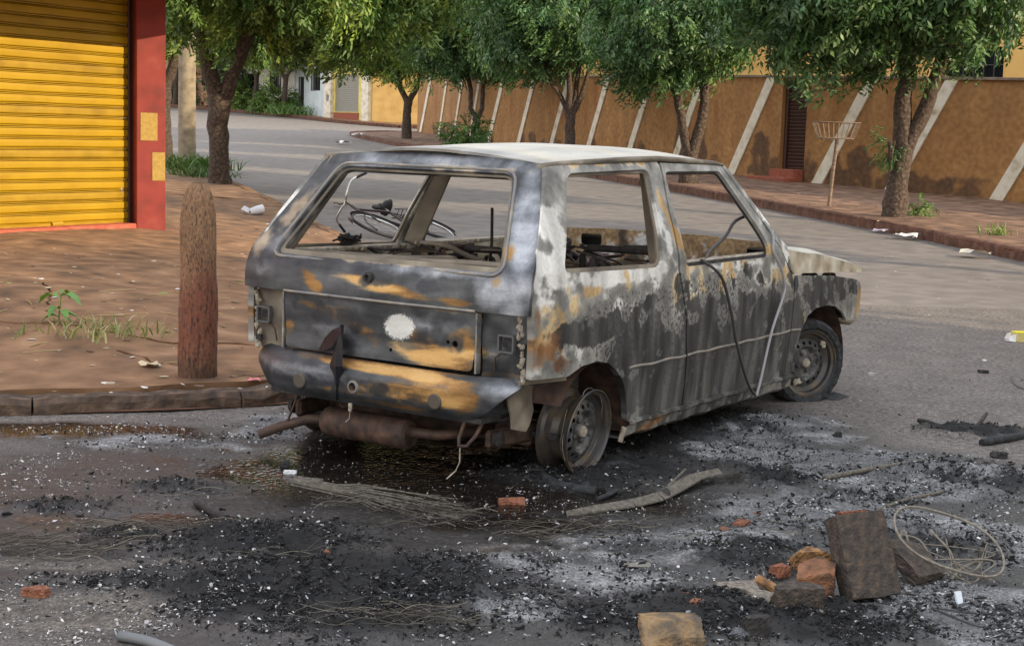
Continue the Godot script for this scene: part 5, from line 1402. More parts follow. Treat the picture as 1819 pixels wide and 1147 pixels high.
	g = Geo.new(); g.bx(Vector3(2.92, .50, 0), Vector3(.04, .2, 1.36), .01); put("front_crossmember", g, char, car)
	g = Geo.new(); g.bx(Vector3(2.45, .42, .05), Vector3(.5, .3, .6), .06); put("engine_block", g, char, car)
	g = Geo.new(); g.bar(Vector3(2.955, .405, -.7), Vector3(2.955, .39, .72), .04, .05, .01); put("bumper_bar", g, clump, car)
	g = Geo.new(); g.tube([Vector3(2.76, .415, .72), Vector3(2.85, .40, .735), Vector3(2.97, .40, .73)], .012, 6); put("fender_edge", g, clump, car)
	for q in [[2.5, .66, .62], [2.62, .655, .6], [2.8, .64, .64], [2.68, .65, .66]]:
		g = Geo.new(); g.blob(Transform3D(Basis(), Vector3(q[0], q[1], q[2])), Vector3(.05, .03, .03), .3, rng); put("charred_lump", g, char, car)
	g = Geo.new(); g.bar(Vector3(2.66, .6, .66), Vector3(2.68, .7, .68), .03, .03, .004); put("bonnet_stay", g, char, car)
	# --- bonnet, sprung open at the front
	var hood_top := func(x: float) -> float: return lerpf(.868, .715, (x - 1.9) / 1.1) + .018 * sin((x - 1.9) / 1.1 * PI)
	g = Geo.new()
	sheet(g, rounded([Vector2(1.91, -.74), Vector2(2.99, -.735), Vector2(2.99, .735), Vector2(1.91, .74)], .03), [], .05, func(x: float, z: float) -> Vector3: return Vector3(x, hood_top.call(x) + .028 * (1.0 - pow(z / .74, 2)) - .02 * smoothstep(.66, .74, absf(z)) + .004 * sin(x * 14.0 + z * 8.0), z), .01, Rect2(1.4, -.9, 1.8, 1.8), true, -1.0)
	var hood := put("bonnet", g, roofm, car)
	for s in [-1.0, 1.0]:
		g = Geo.new()
		sheet(g, pv([1.905, .851, 1.99, .722, 2.3, .708, 2.5, .696, 2.7, .690, 2.985, .668, 2.995, .69, 2.9, .715, 2.5, .783]), [], .035, func(x: float, y: float) -> Vector3: return Vector3(x, y, s * (.744 + .004 * sin(x * 17))), .01, Rect2(1.0, .4, 2.4, 1.0), true, s); put("bonnet_side", g, inner_light(), hood)
	g = Geo.new(); g.bar(Vector3(1.955, .868, -.7), Vector3(1.955, .868, .7), .09, .035, .008); put("cowl", g, inner, car)
	# --- inside
	for s in [-1.0, 1.0]:
		var fdoor := func(x: float, y: float) -> Vector3: return Vector3(x, y, s * (.668 + .006 * sin(x * 15.0) * sin(y * 18.0)))
		g = Geo.new()
		sheet(g, pv([.80, .24, 1.93, .24, 1.93, .79, 1.7, .825, .80, .825]), [rounded([Vector2(.95, .66), Vector2(1.13, .66), Vector2(1.13, .79), Vector2(.95, .79)], .03), rounded([Vector2(1.68, .62), Vector2(1.84, .62), Vector2(1.84, .76), Vector2(1.68, .76)], .03), rounded([Vector2(1.3, .42), Vector2(1.6, .42), Vector2(1.6, .56), Vector2(1.3, .56)], .03)], .04, fdoor, .006, Rect2(-.3, .1, 2.6, 1.0), true, s)
		put("door_inner_panel", g, inner_light(), car)
		g = Geo.new(); g.bar(Vector3(.80, .838, s * .70), Vector3(1.92, .832, s * .70), .05, .02, .004); put("door_sill_rail", g, clump, car)
		g = Geo.new(); sheet(g, pv([-.4, .54, .36, .54, .38, .3, .78, .3, .74, .80, -.38, .82]), [rounded([Vector2(.1, .6), Vector2(.5, .6), Vector2(.5, .74), Vector2(.1, .74)], .04)], .05, func(x: float, y: float) -> Vector3: return Vector3(x, y, s * .665), .006); put("side_inner_panel", g, inner_light(), car)
		g = Geo.new(); g.bar(Vector3(-.40, .85, s * .69), Vector3(.70, .832, s * .705), .05, .025, .006); put("quarter_rail", g, clump, car)
		g = Geo.new(); g.bar(Vector3(.70, .25, s * .68), Vector3(.63, .84, s * .68), .05, .10, .01); g.bar(Vector3(.63, .84, s * .68), Vector3(.74, 1.27, s * .545), .03, .09, .008); put("inner_pillar", g, inner, car)
		g = Geo.new(); g.bar(Vector3(-.36, .86, s * .66), Vector3(-.10, 1.25, s * .525), .04, .11, .01); put("rear_inner_pillar", g, inner, car)
	g = Geo.new(); g.bar(Vector3(-.22, .842, -.62), Vector3(-.22, .862, .62), .09, .035, .008); put("parcel_crossbar", g, inner, car)
	g = Geo.new(); g.bar(Vector3(.12, .45, -.6), Vector3(.12, .45, .6), .05, .25, .01); put("rear_seat_frame", g, char, car)
	g = Geo.new(); g.bx(Vector3(-.44, .79, 0), Vector3(.05, .10, 1.24), .01); put("gate_sill", g, inner, car)
	for q in [[.34, .91, .87], [-.30, .62, .845]]:
		var z0: float = q[0]
		g = Geo.new()
		g.tube([Vector3(q[1] + .1, .3, z0 - .2), Vector3(q[1], .6, z0 - .2), Vector3(q[1] - .02, q[2] - .04, z0 - .195), Vector3(q[1] - .02, q[2], z0 - .16), Vector3(q[1] - .02, q[2] + .003, z0 + .16), Vector3(q[1] - .02, q[2] - .04, z0 + .195), Vector3(q[1], .6, z0 + .2), Vector3(q[1] + .1, .3, z0 + .2)], .017, 8); put("seat_tube", g, char, car)
		g = Geo.new()
		for k in 4: g.tube([Vector3(q[1] + .02, .4 + k * .11, z0 - .2), Vector3(q[1] + .04, .39 + k * .11, z0), Vector3(q[1] + .02, .4 + k * .11, z0 + .2)], .004, 4)
		for k in 5: g.tube([Vector3(q[1] + .1, .32, z0 - .16 + k * .08), Vector3(q[1] + .5, .34, z0 - .16 + k * .08)], .006, 4)
		put("seat_springs", g, char, car)
	g = Geo.new(); g.tube([Vector3(.62, .7, -.21), Vector3(.625, .88, -.2), Vector3(.62, 1.045, -.2)], .008, 6); put("upright_rod", g, char, car)
	g = Geo.new(); g.tube([Vector3(.4, .55, .48), Vector3(.45, .74, .46), Vector3(.5, .80, .42), Vector3(.52, .86, .44)], .022, 7); g.tube([Vector3(.38, .80, .5), Vector3(.46, .77, .46), Vector3(.5, .72, .4)], .018, 7); g.tube([Vector3(.44, .83, .52), Vector3(.48, .79, .47), Vector3(.56, .70, .4)], .012, 6); put("twisted_bracket", g, char, car)
	var bt := paint(384, 144, Rect2(-.7, .35, 1.4, .55), [rgb(120, 98, 72), rgb(176, 150, 112)], [
		{b = patches(22, Rect2(-.6, .6, 1.2, .25), .04, .14, .4, .75, 21), c = rgb(150, 154, 160), d = rgb(232, 230, 224), amp = 1.2, soft = .3, n = 0},
		{b = patches(14, Rect2(-.7, .55, 1.4, .3), .03, .1, .4, .7, 22), c = rgb(52, 46, 42), d = rgb(92, 74, 56), amp = 1.2, soft = .3, n = 0},
		{b = [[0, .4, .8, .2, 0, 1.0]], c = rgb(44, 42, 40), d = rgb(74, 66, 58), amp = 1.0, soft = .4, n = 0}], 380, [.03, .12, .05, -1.0], true, .8)
	g = Geo.new()
	sheet(g, pv([-.67, .3, .67, .3, .67, .875, .3, .895, -.3, .895, -.67, .88]), [rounded([Vector2(-.475, .795), Vector2(-.35, .795), Vector2(-.35, .86), Vector2(-.475, .86)], .02), rounded([Vector2(.525, .78), Vector2(.635, .78), Vector2(.635, .85), Vector2(.525, .85)], .02)], .03, func(z: float, y: float) -> Vector3: return Vector3(1.90 + .012 * sin(z * 13.0) * sin(y * 17.0), y, z), .006, Rect2(-.7, .35, 1.4, .55), true, 1.0)
	put("bulkhead", g, painted(bt, 0.0), car)
	g = Geo.new(); g.tube([Vector3(1.84, .66, -.62), Vector3(1.82, .67, 0), Vector3(1.84, .65, .62)], .018, 8); put("dash_beam", g, char, car)
	g = Geo.new(); g.bar(Vector3(1.86, .70, -.1), Vector3(1.84, .69, .62), .02, .006); put("dash_edge", g, clump, car)
	g = Geo.new(); g.tube([Vector3(1.8, .68, -.34), Vector3(1.5, .80, -.33), Vector3(1.42, .83, -.33)], .018, 7); put("steering_column", g, char, car)
	g = Geo.new()
	var rc := RandomNumberGenerator.new(); rc.seed = 5
	for k in 9:
		var P := [Vector3(.16 + rc.randf_range(-.05, .05), .855, -.715)]
		for j in 5: P.append(Vector3(.17 + rc.randf_range(-.07, .09), .86 + rc.randf_range(0, .05), -.715 + rc.randf_range(-.03, .03)))
		g.tube(P, .005, 4)
	put("wire_tangle", g, char, car)
	var rw := RandomNumberGenerator.new(); rw.seed = 31
	for k in 64:
		g = Geo.new()
		var p := Vector3(rw.randf_range(-.2, 1.5), rw.randf_range(.52, .82), rw.randf_range(-.58, .56))
		var P := [p]
		for j in 4: P.append((P[j] as Vector3) + Vector3(rw.randf_range(-.16, .16), rw.randf_range(-.03, .09), rw.randf_range(-.16, .16)))
		for j in P.size(): P[j] = Vector3(P[j].x, minf(P[j].y, .86), clampf(P[j].z, -.62, .62))
		g.tube(smooth_path(P, 3), rw.randf_range(.004, .014), 5)
		put("charred_wreckage", g, [char, char, pipe, inner][k % 4], car)
	for k in 26:
		g = Geo.new()
		var p := Vector3(rw.randf_range(-.3, 1.6), rw.randf_range(.45, .76), rw.randf_range(-.55, .55))
		g.box(Transform3D(Basis.from_euler(Vector3(rw.randf() * 3, rw.randf() * 3, rw.randf() * 3)), p), Vector3(rw.randf_range(.08, .3), rw.randf_range(.01, .04), rw.randf_range(.04, .12)), .004, .012, rw)
		put("charred_wreckage", g, [char, inner, char, pipe][k % 4], car)
	# loose cables over the door
	g = Geo.new()
	var cab := []
	for q in [[.96, .845, .74], [1.02, .80, .782], [1.098, .733, .79], [1.2, .57, .79], [1.256, .453, .79], [1.36, .31, .785], [1.46, .2, .78], [1.535, .15, .78]]: cab.append(Vector3(q[0], q[1], q[2] + .004))
	g.tube(smooth_path(cab, 4), .0075, 6); put("hanging_cable", g, flat(rgb(62, 60, 60), .6), car)
	g = Geo.new(); cab = []
	for q in [[1.535, .148, .782], [1.57, .22, .785], [1.63, .36, .785], [1.69, .48, .785], [1.80, .62, .782], [1.82, .68, .78], [1.76, .78, .775], [1.705, .85, .76], [1.73, .93, .74], [1.70, 1.0, .70]]: cab.append(Vector3(q[0], q[1], q[2] + .005))
	g.tube(smooth_path(cab, 4), .0075, 6); put("hanging_cable", g, flat(rgb(150, 150, 152), .5), car)
	g = Geo.new(); g.tube(smooth_path([Vector3(1.70, 1.03, .63), Vector3(1.55, 1.0, .62), Vector3(1.45, .93, .62), Vector3(1.25, .87, .64), Vector3(1.08, .84, .70), Vector3(.97, .845, .735)], 4), .0085, 6); put("hanging_cable", g, flat(rgb(58, 56, 56), .6), car)
	# --- wheels
	wheel(car, Vector3(0.01, .183, .735), Basis(Vector3.UP, .03) * Basis(Vector3.RIGHT, .10), false, rim, rimb, rubber, clump)
	wheel(car, Vector3(0, .183, -.70), Basis(Vector3.UP, PI), false, rim, rimb, rubber, clump)
	wheel(car, Vector3(2.36, .21, .72), Basis(Vector3.UP, -.47), true, rim, rimb, rubber, clump)
	wheel(car, Vector3(2.36, .21, -.72), Basis(Vector3.UP, PI - .47), true, rim, rimb, rubber, clump)

func rearm_plain() -> Material:
	if not M.has("rear_plain"): M.rear_plain = pm(noise_tex(42, 0.02, 5, [rgb(78, 80, 85), rgb(118, 118, 120), rgb(140, 130, 114), rgb(176, 178, 182)]), 1.0, 0.5, 0.3)
	return M.rear_plain

func inner_light() -> Material:
	if not M.has("inner_light"): M.inner_light = pm(noise_tex(43, 0.014, 6, [rgb(120, 112, 98), rgb(168, 154, 130), rgb(196, 186, 164), rgb(222, 218, 208)]), 0.8, 0.75, 0.0, M.rough, 0.2)
	return M.inner_light

func smooth_path(a: Array, k: int) -> Array:
	var out := []
	for i in a.size() - 1:
		var p0: Vector3 = a[maxi(i - 1, 0)]; var p1: Vector3 = a[i]; var p2: Vector3 = a[i + 1]; var p3: Vector3 = a[mini(i + 2, a.size() - 1)]
		for j in k: out.append(p1.cubic_interpolate(p2, p0, p3, float(j) / k))
	out.append(a[a.size() - 1])
	return out

func wheel(car: Node3D, at: Vector3, b: Basis, tyre: bool, rim: Material, rimb: Material, rubber: Material, clump: Material) -> void:
	# local: outer face at z = 0, axle along z
	var w := Node3D.new(); w.name = "wheel"; car.add_child(w, true)
	w.transform = Transform3D(b, at)
	var T := Transform3D(Basis(Vector3.RIGHT, PI / 2), Vector3.ZERO)     # lathe y -> z
	var g := Geo.new()
	g.lathe(T, [Vector2(.183, -.150), Vector2(.186, -.145), Vector2(.172, -.138), Vector2(.166, -.122), Vector2(.136, -.108), Vector2(.128, -.078), Vector2(.136, -.052), Vector2(.164, -.036), Vector2(.168, -.018), Vector2(.181, -.010), Vector2(.185, -.003), Vector2(.183, .002), Vector2(.179, .002), Vector2(.174, -.008), Vector2(.161, -.014), Vector2(.157, -.034), Vector2(.130, -.05)], 48)
	put("rim_barrel", g, rimb, w)
	g = Geo.new()
	var hs := []
	for k in 16:
		var a := TAU * (k + .5) / 16.0
		hs.append(circle(Vector2(cos(a), sin(a)) * .109, .0105, 8))
	sheet(g, circle(Vector2.ZERO, .133, 40), hs, .014, func(x: float, y: float) -> Vector3:
		var r := Vector2(x, y).length()
		return Vector3(x, y, lut(r, [0, -.038, .03, -.038, .034, -.05, .075, -.052, .082, -.030, .094, -.026, .122, -.038, .133, -.046])), .004)
	put("rim_disc", g, rim, w)
	g = Geo.new(); g.lathe(Transform3D(T.basis, Vector3(0, 0, -.05)), [Vector2(.026, 0), Vector2(.026, .022), Vector2(.02, .03), Vector2(0, .032)], 16); put("hub_cap", g, clump, w)
	for k in 4:
		var a := TAU * k / 4.0 + .4
		g = Geo.new(); g.lathe(Transform3D(T.basis, Vector3(cos(a) * .049, sin(a) * .049, -.052)), [Vector2(.011, 0), Vector2(.011, .012), Vector2(.006, .018), Vector2(0, .018)], 6); put("wheel_bolt", g, rim, w)
	g = Geo.new(); g.lathe(Transform3D(T.basis, Vector3(0, 0, -.13)), [Vector2(0, 0), Vector2(.11, 0), Vector2(.115, .01), Vector2(.115, .045), Vector2(.05, .05), Vector2(.03, .07), Vector2(0, .07)], 24); put("brake_drum", g, M.pipe, w)
	var r := RandomNumberGenerator.new(); r.seed = 12
	if tyre:
		# collapsed, charred tyre
		g = Geo.new()
		var NS := 56
		var prof := [[.181, -.004], [.196, .012], [.222, .012], [.236, -.006], [.242, -.04], [.240, -.1], [.232, -.14], [.21, -.155], [.182, -.145]]
		var ring := []
		for k in NS:
			var a := TAU * k / NS
			var row := []
			for j in prof.size():
				var rr: float = prof[j][0] + r.randf_range(-.003, .003)
				var p := Vector3(cos(a) * rr, sin(a) * rr, prof[j][1] + r.randf_range(-.003, .003))
				if p.y < -.195: 
					p.z += (.0 if j < 1 else (.03 if j < 4 else -.03)) * smoothstep(-.195, -.235, p.y)
					p.y = -.195 - (p.y + .195) * -.25
				row.append(p)
			ring.append(row)
		for k in NS:
			var k2 := (k + 1) % NS
			for j in prof.size() - 1: g.quad(ring[k][j], ring[k][j + 1], ring[k2][j + 1], ring[k2][j])
		put("burnt_tyre", g, rubber, w)
		for q in [[.11, .10], [-.06, -.1]]:
			g = Geo.new(); g.blob(Transform3D(Basis(), Vector3(q[0], q[1], -.028)), Vector3(.022, .02, .014), .35, r); put("melted_lump", g, clump, w)
	else:
		g = Geo.new()
		for k in 2:
			var ph := r.randf() * 6.0
			var P := []
			for j in 30:
				var a := ph + TAU * j / 40.0
				P.append(Vector3(cos(a) * (.165 + .02 * sin(j * .5 + k)), sin(a) * (.165 + .02 * sin(j * .5 + k)), -.02 - .02 * k + .01 * sin(j * .7)))
			g.tube(P, .0012, 3)
		put("bead_wire", g, clump, w)

# ---------------------------------------------------------------- bicycle lying on its side at the corner
func bicycle() -> void:
	var o := thing("bicycle", "dark bicycle with rear rack lying on its side beyond the car", "bicycle")
	# built upright first: x forward, y up, z to the right; then laid over
	var dark := flat(rgb(44, 34, 34), .45, .2); var chrome := flat(rgb(200, 200, 198), .25, .9); var black := flat(rgb(24, 24, 26), .6); var maroon := flat(rgb(46, 32, 31), .4)
	var hub_f := Vector3(.62, .33, 0); var hub_r := Vector3(-.45, .33, 0)
	for q in [["front_wheel", hub_f], ["rear_wheel", hub_r]]:
		var w := Node3D.new(); w.name = q[0]; o.add_child(w)
		w.position = q[1]
		var a := []; var b := []; var m := []
		for k in 41:
			var t := TAU * k / 40.0
			a.append(Vector3(cos(t), sin(t), 0) * .33); b.append(Vector3(cos(t), sin(t), 0) * .305)
			if k < 24: m.append(Vector3(cos(t * .9 + .3), sin(t * .9 + .3), 0) * .365)
		var g := Geo.new(); g.tube(a, .02, 8, false); put("tyre", g, black, w)
		g = Geo.new(); g.tube(b, .011, 6, false); put("rim", g, chrome, w)
		g = Geo.new()
		for k in 18: g.tube([Vector3(0, 0, .03 * (1 if k % 2 else -1)), Vector3(cos(TAU * k / 18.0), sin(TAU * k / 18.0), 0) * .3], .0015, 3)
		put("spokes", g, chrome, w)
		g = Geo.new()
		for k in m.size() - 1:
			var p: Vector3 = m[k]; var p2: Vector3 = m[k + 1]
			g.quad(p + Vector3(0, 0, -.03), p2 + Vector3(0, 0, -.03), p2 * 1.03, p * 1.03); g.quad(p * 1.03, p2 * 1.03, p2 + Vector3(0, 0, .03), p + Vector3(0, 0, .03))
		put("mudguard", g, maroon, w)
	var g := Geo.new()
	var bb := Vector3(-.02, .3, 0); var st := Vector3(-.16, .78, 0); var hd := Vector3(.46, .82, 0); var hl := Vector3(.5, .68, 0)
	for q in [[bb, st], [st, hd], [bb, hl], [hd + Vector3(-.03, .1, 0), hl]]: g.tube([q[0], q[1]], .017, 8)
	for s in [-1, 1]:
		g.tube([bb, hub_r + Vector3(0, 0, .05 * s)], .009, 6); g.tube([st, hub_r + Vector3(0, 0, .05 * s)], .008, 6); g.tube([hl, Vector3(.56, .55, .05 * s), hub_f + Vector3(0, 0, .05 * s)], .011, 6)
	put("frame", g, maroon, o)
	g = Geo.new(); g.tube([hd, hd + Vector3(-.05, .22, 0)], .012, 8); put("stem", g, dark, o)
	g = Geo.new()
	var hb := Vector3(.41, 1.04, 0)
	g.tube(smooth_path([hb + Vector3(-.16, .02, -.36), hb + Vector3(-.03, .05, -.26), hb + Vector3(.02, .01, -.1), hb, hb + Vector3(.02, .01, .1), hb + Vector3(-.03, .05, .26), hb + Vector3(-.16, .02, .36)], 4), .012, 8); put("handlebar", g, chrome, o)
	for s in [-1, 1]:
		g = Geo.new(); g.tube([hb + Vector3(-.09, .035, .31 * s), hb + Vector3(-.2, .0, .39 * s)], .017, 8); put("grip", g, black, o)
	var sd := Vector3(-.2, .92, 0)
	g = Geo.new(); g.tube([st, sd + Vector3(0, -.03, 0)], .012, 8); put("seat_post", g, chrome, o)
	g = Geo.new()
	var rr := RandomNumberGenerator.new(); rr.seed = 2
	for q in [[.14, .03], [.05, .055], [-.04, .1], [-.1, .115]]: g.blob(Transform3D(Basis(), sd + Vector3(q[0], 0, 0)), Vector3(.07, .045, q[1]), .02, rr, 8, 14)
	put("saddle", g, black, o)
	g = Geo.new()
	for s in [-1, 1]:
		g.tube([Vector3(-.2, .74, .06 * s), Vector3(-.72, .74, .07 * s), Vector3(-.72, .74, 0)], .007, 6); g.tube([Vector3(-.6, .74, .07 * s), hub_r + Vector3(0, 0, .07 * s)], .006, 6)
	for k in 6: g.tube([Vector3(-.28 - k * .085, .74, -.065), Vector3(-.28 - k * .085, .74, .065)], .005, 5)
	put("rack", g, dark, o)
	g = Geo.new()
	for s in [-1, 1]:
		g.tube([bb + Vector3(0, 0, .04 * s), bb + Vector3(.09 * s, -.14 * s, .06 * s)], .009, 6); g.bx(bb + Vector3(.09 * s, -.14 * s, .11 * s), Vector3(.09, .02, .08), .004)
	g.lathe(Transform3D(Basis(Vector3.RIGHT, PI / 2), bb + Vector3(0, 0, .035)), [Vector2(0, 0), Vector2(.09, 0), Vector2(.09, .004), Vector2(0, .004)], 24)
	put("crank", g, dark, o)
	# laid on its side: up axis towards the left, front towards the camera
	var upv := Vector3(-0.79, 0.36, -0.5).normalized()
	var fwd := Vector3(-0.1, -0.1, 0.9); fwd = (fwd - upv * upv.dot(fwd)).normalized()
	o.basis = Basis(fwd, upv, fwd.cross(upv))
	o.position = Vector3(-1.01, 0.10, -18.04)

# ---------------------------------------------------------------- burnt ground and debris
var CHAR := [[-0.506, -4.494, 0.549, 0.426, 0.0, 1.00], [-0.789, -4.968, 0.386, 0.274, 0.0, 0.90], [0.893, -7.275, 0.458, 0.606, 0.0, 1.00], [1.127, -6.224, 0.161, 0.297, 0.0, 0.90], [1.904, -6.309, 0.374, 0.370, 0.0, 0.90], [0.826, -5.011, 0.223, 0.244, 0.0, 0.75], [0.608, -4.333, 0.273, 0.237, 0.0, 0.90], [2.316, -7.359, 0.300, 0.147, 0.0, 1.00], [0.997, -4.294, 0.270, 0.207, 0.0, 0.90], [1.484, -5.263, 0.292, 0.307, 0.0, 0.70], [0.226, -6.022, 0.357, 0.219, 0.0, 0.90], [-1.229, -4.988, 0.222, 0.138, 0.0, 0.60], [-1.234, -5.714, 0.233, 0.143, 0.0, 0.60], [-1.586, -5.364, 0.258, 0.127, 0.0, 0.60], [0.321, -4.254, 0.189, 0.203, 0.0, 0.70], [1.070, -5.405, 0.120, 0.129, 0.0, 0.60], [0.379, -6.333, 0.469, 0.285, 0.0, 0.90], [1.423, -5.874, 0.261, 0.189, 0.0, 0.70], [-1.190, -4.481, 0.282, 0.078, 0.0, 0.60]]
var ASH := [[1.119, -6.785, 0.276, 0.503, 0.0, 0.80], [1.240, -5.630, 0.354, 0.349, 0.0, 1.10], [1.617, -6.507, 0.554, 0.370, 0.0, 1.00], [0.261, -4.754, 0.317, 0.239, 0.0, 0.70], [0.010, -4.354, 0.177, 0.159, 0.0, 0.75], [1.428, -4.412, 0.310, 0.339, 0.0, 1.25], [1.050, -5.524, 0.286, 0.320, 0.0, 1.00], [-1.578, -6.505, 0.554, 0.185, 0.0, 0.60], [-1.100, -6.892, 0.179, 0.388, 0.0, 0.80], [1.745, -5.330, 0.217, 0.314, 0.0, 0.70], [1.429, -7.361, 0.245, 0.382, 0.0, 0.70], [1.632, -5.994, 0.400, 0.217, 0.0, 0.80], [0.517, -5.189, 0.307, 0.223, 0.0, 0.55], [-0.067, -4.846, 0.215, 0.091, 0.0, 0.50]]
var SOOT := [[-1.339, -5.437, 0.926, 1.281, 0.0, 1.00], [-0.382, -5.085, 0.904, 1.455, 0.0, 1.00], [0.413, -5.406, 0.641, 1.653, 0.0, 1.00], [1.105, -4.974, 0.792, 1.227, 0.0, 1.00], [-0.240, -6.246, 1.064, 0.756, 0.0, 1.00], [0.979, -6.889, 0.689, 0.985, 0.0, 1.00], [1.703, -6.003, 0.578, 0.597, 0.0, 1.00], [-0.784, -4.149, 0.707, 0.291, 0.0, 0.80]]
var WET := [[-0.636, -5.985, 0.731, 0.443, 0.0, 1.00], [-1.824, -6.689, 0.694, 0.244, 0.0, 1.00], [-0.085, -5.682, 0.484, 0.302, 0.0, 0.95], [0.245, -5.908, 0.328, 0.249, 0.0, 0.80], [-0.387, -6.334, 0.751, 0.440, 0.0, 1.00], [-1.092, -6.127, 0.250, 0.226, 0.0, 0.70], [0.538, -5.672, 0.420, 0.212, 0.0, 0.70], [0.124, -5.293, 0.431, 0.170, 0.0, 0.70], [0.935, -6.198, 0.275, 0.210, 0.0, 0.60], [-1.127, -5.221, 0.290, 0.105, 0.0, 0.60], [0.194, -4.941, 0.329, 0.108, 0.0, 0.60]]
var STRAW := [[-0.285, -5.402, 0.220, 0.177, 0.0, 1.00], [-0.586, -5.531, 0.123, 0.084, 0.0, 1.00], [-1.482, -4.821, 0.232, 0.129, 0.0, 1.00], [-1.246, -5.057, 0.225, 0.113, 0.0, 0.80], [-0.276, -4.173, 0.201, 0.068, 0.0, 1.00], [0.263, -5.234, 0.349, 0.151, 0.0, 0.70], [-0.613, -4.786, 0.177, 0.089, 0.0, 0.25], [-1.094, -5.553, 0.123, 0.102, 0.0, 0.60], [0.911, -5.309, 0.118, 0.124, 0.0, 0.40]]

var zmaps := {}
func zone(Z: Array, x: float, z: float) -> float:       # read from a 3 cm grid made once for each list
	if not zmaps.has(Z[0][0] * 7.0 + Z[0][1]): zmaps[Z[0][0] * 7.0 + Z[0][1]] = zone_grid(Z)
	var m: PackedFloat32Array = zmaps[Z[0][0] * 7.0 + Z[0][1]]
	var i := int((x + 3.6) / 0.03); var j := int((z + 9.6) / 0.03)
	if i < 0 or j < 0 or i >= 240 or j >= 220: return 0.0
	return m[j * 240 + i]

func zone_grid(Z: Array) -> PackedFloat32Array:
	var m := PackedFloat32Array(); m.resize(240 * 220)
	for B in Z:
		var i0 := maxi(0, int((B[0] - B[2] * 1.35 + 3.6) / 0.03)); var i1 := mini(239, int((B[0] + B[2] * 1.35 + 3.6) / 0.03) + 1)
		var j0 := maxi(0, int((B[1] - B[3] * 1.35 + 9.6) / 0.03)); var j1 := mini(219, int((B[1] + B[3] * 1.35 + 9.6) / 0.03) + 1)
		for j in range(j0, j1 + 1):
			for i in range(i0, i1 + 1):
				var e := Vector2((i * 0.03 - 3.585 - B[0]) / B[2], (j * 0.03 - 9.585 - B[1]) / B[3]).length()
				if e < 1.35: m[j * 240 + i] = maxf(m[j * 240 + i], B[5] * clampf((1.35 - e) / 0.85, 0, 1))
	return m

func mound(x: float, z: float) -> float:
	return mound_noise.get_noise_2d(x * 100.0, z * 100.0)
var mound_noise := FastNoiseLite.new()

func burnt_y(x: float, z: float) -> float:
	var edge := clampf((line_dist(Vector2(x, z), corner_line) - 0.02) / 0.25, 0.0, 1.0)
	var cw := zone(CHAR, x, z)
	var n1 := mound(x, z)
	var y := 0.004 + 0.003 * n1 + cw * (0.014 + 0.05 * maxf(0.0, n1 + 0.2)) + 0.006 * zone(ASH, x, z)
	return y * (0.25 + 0.75 * edge)

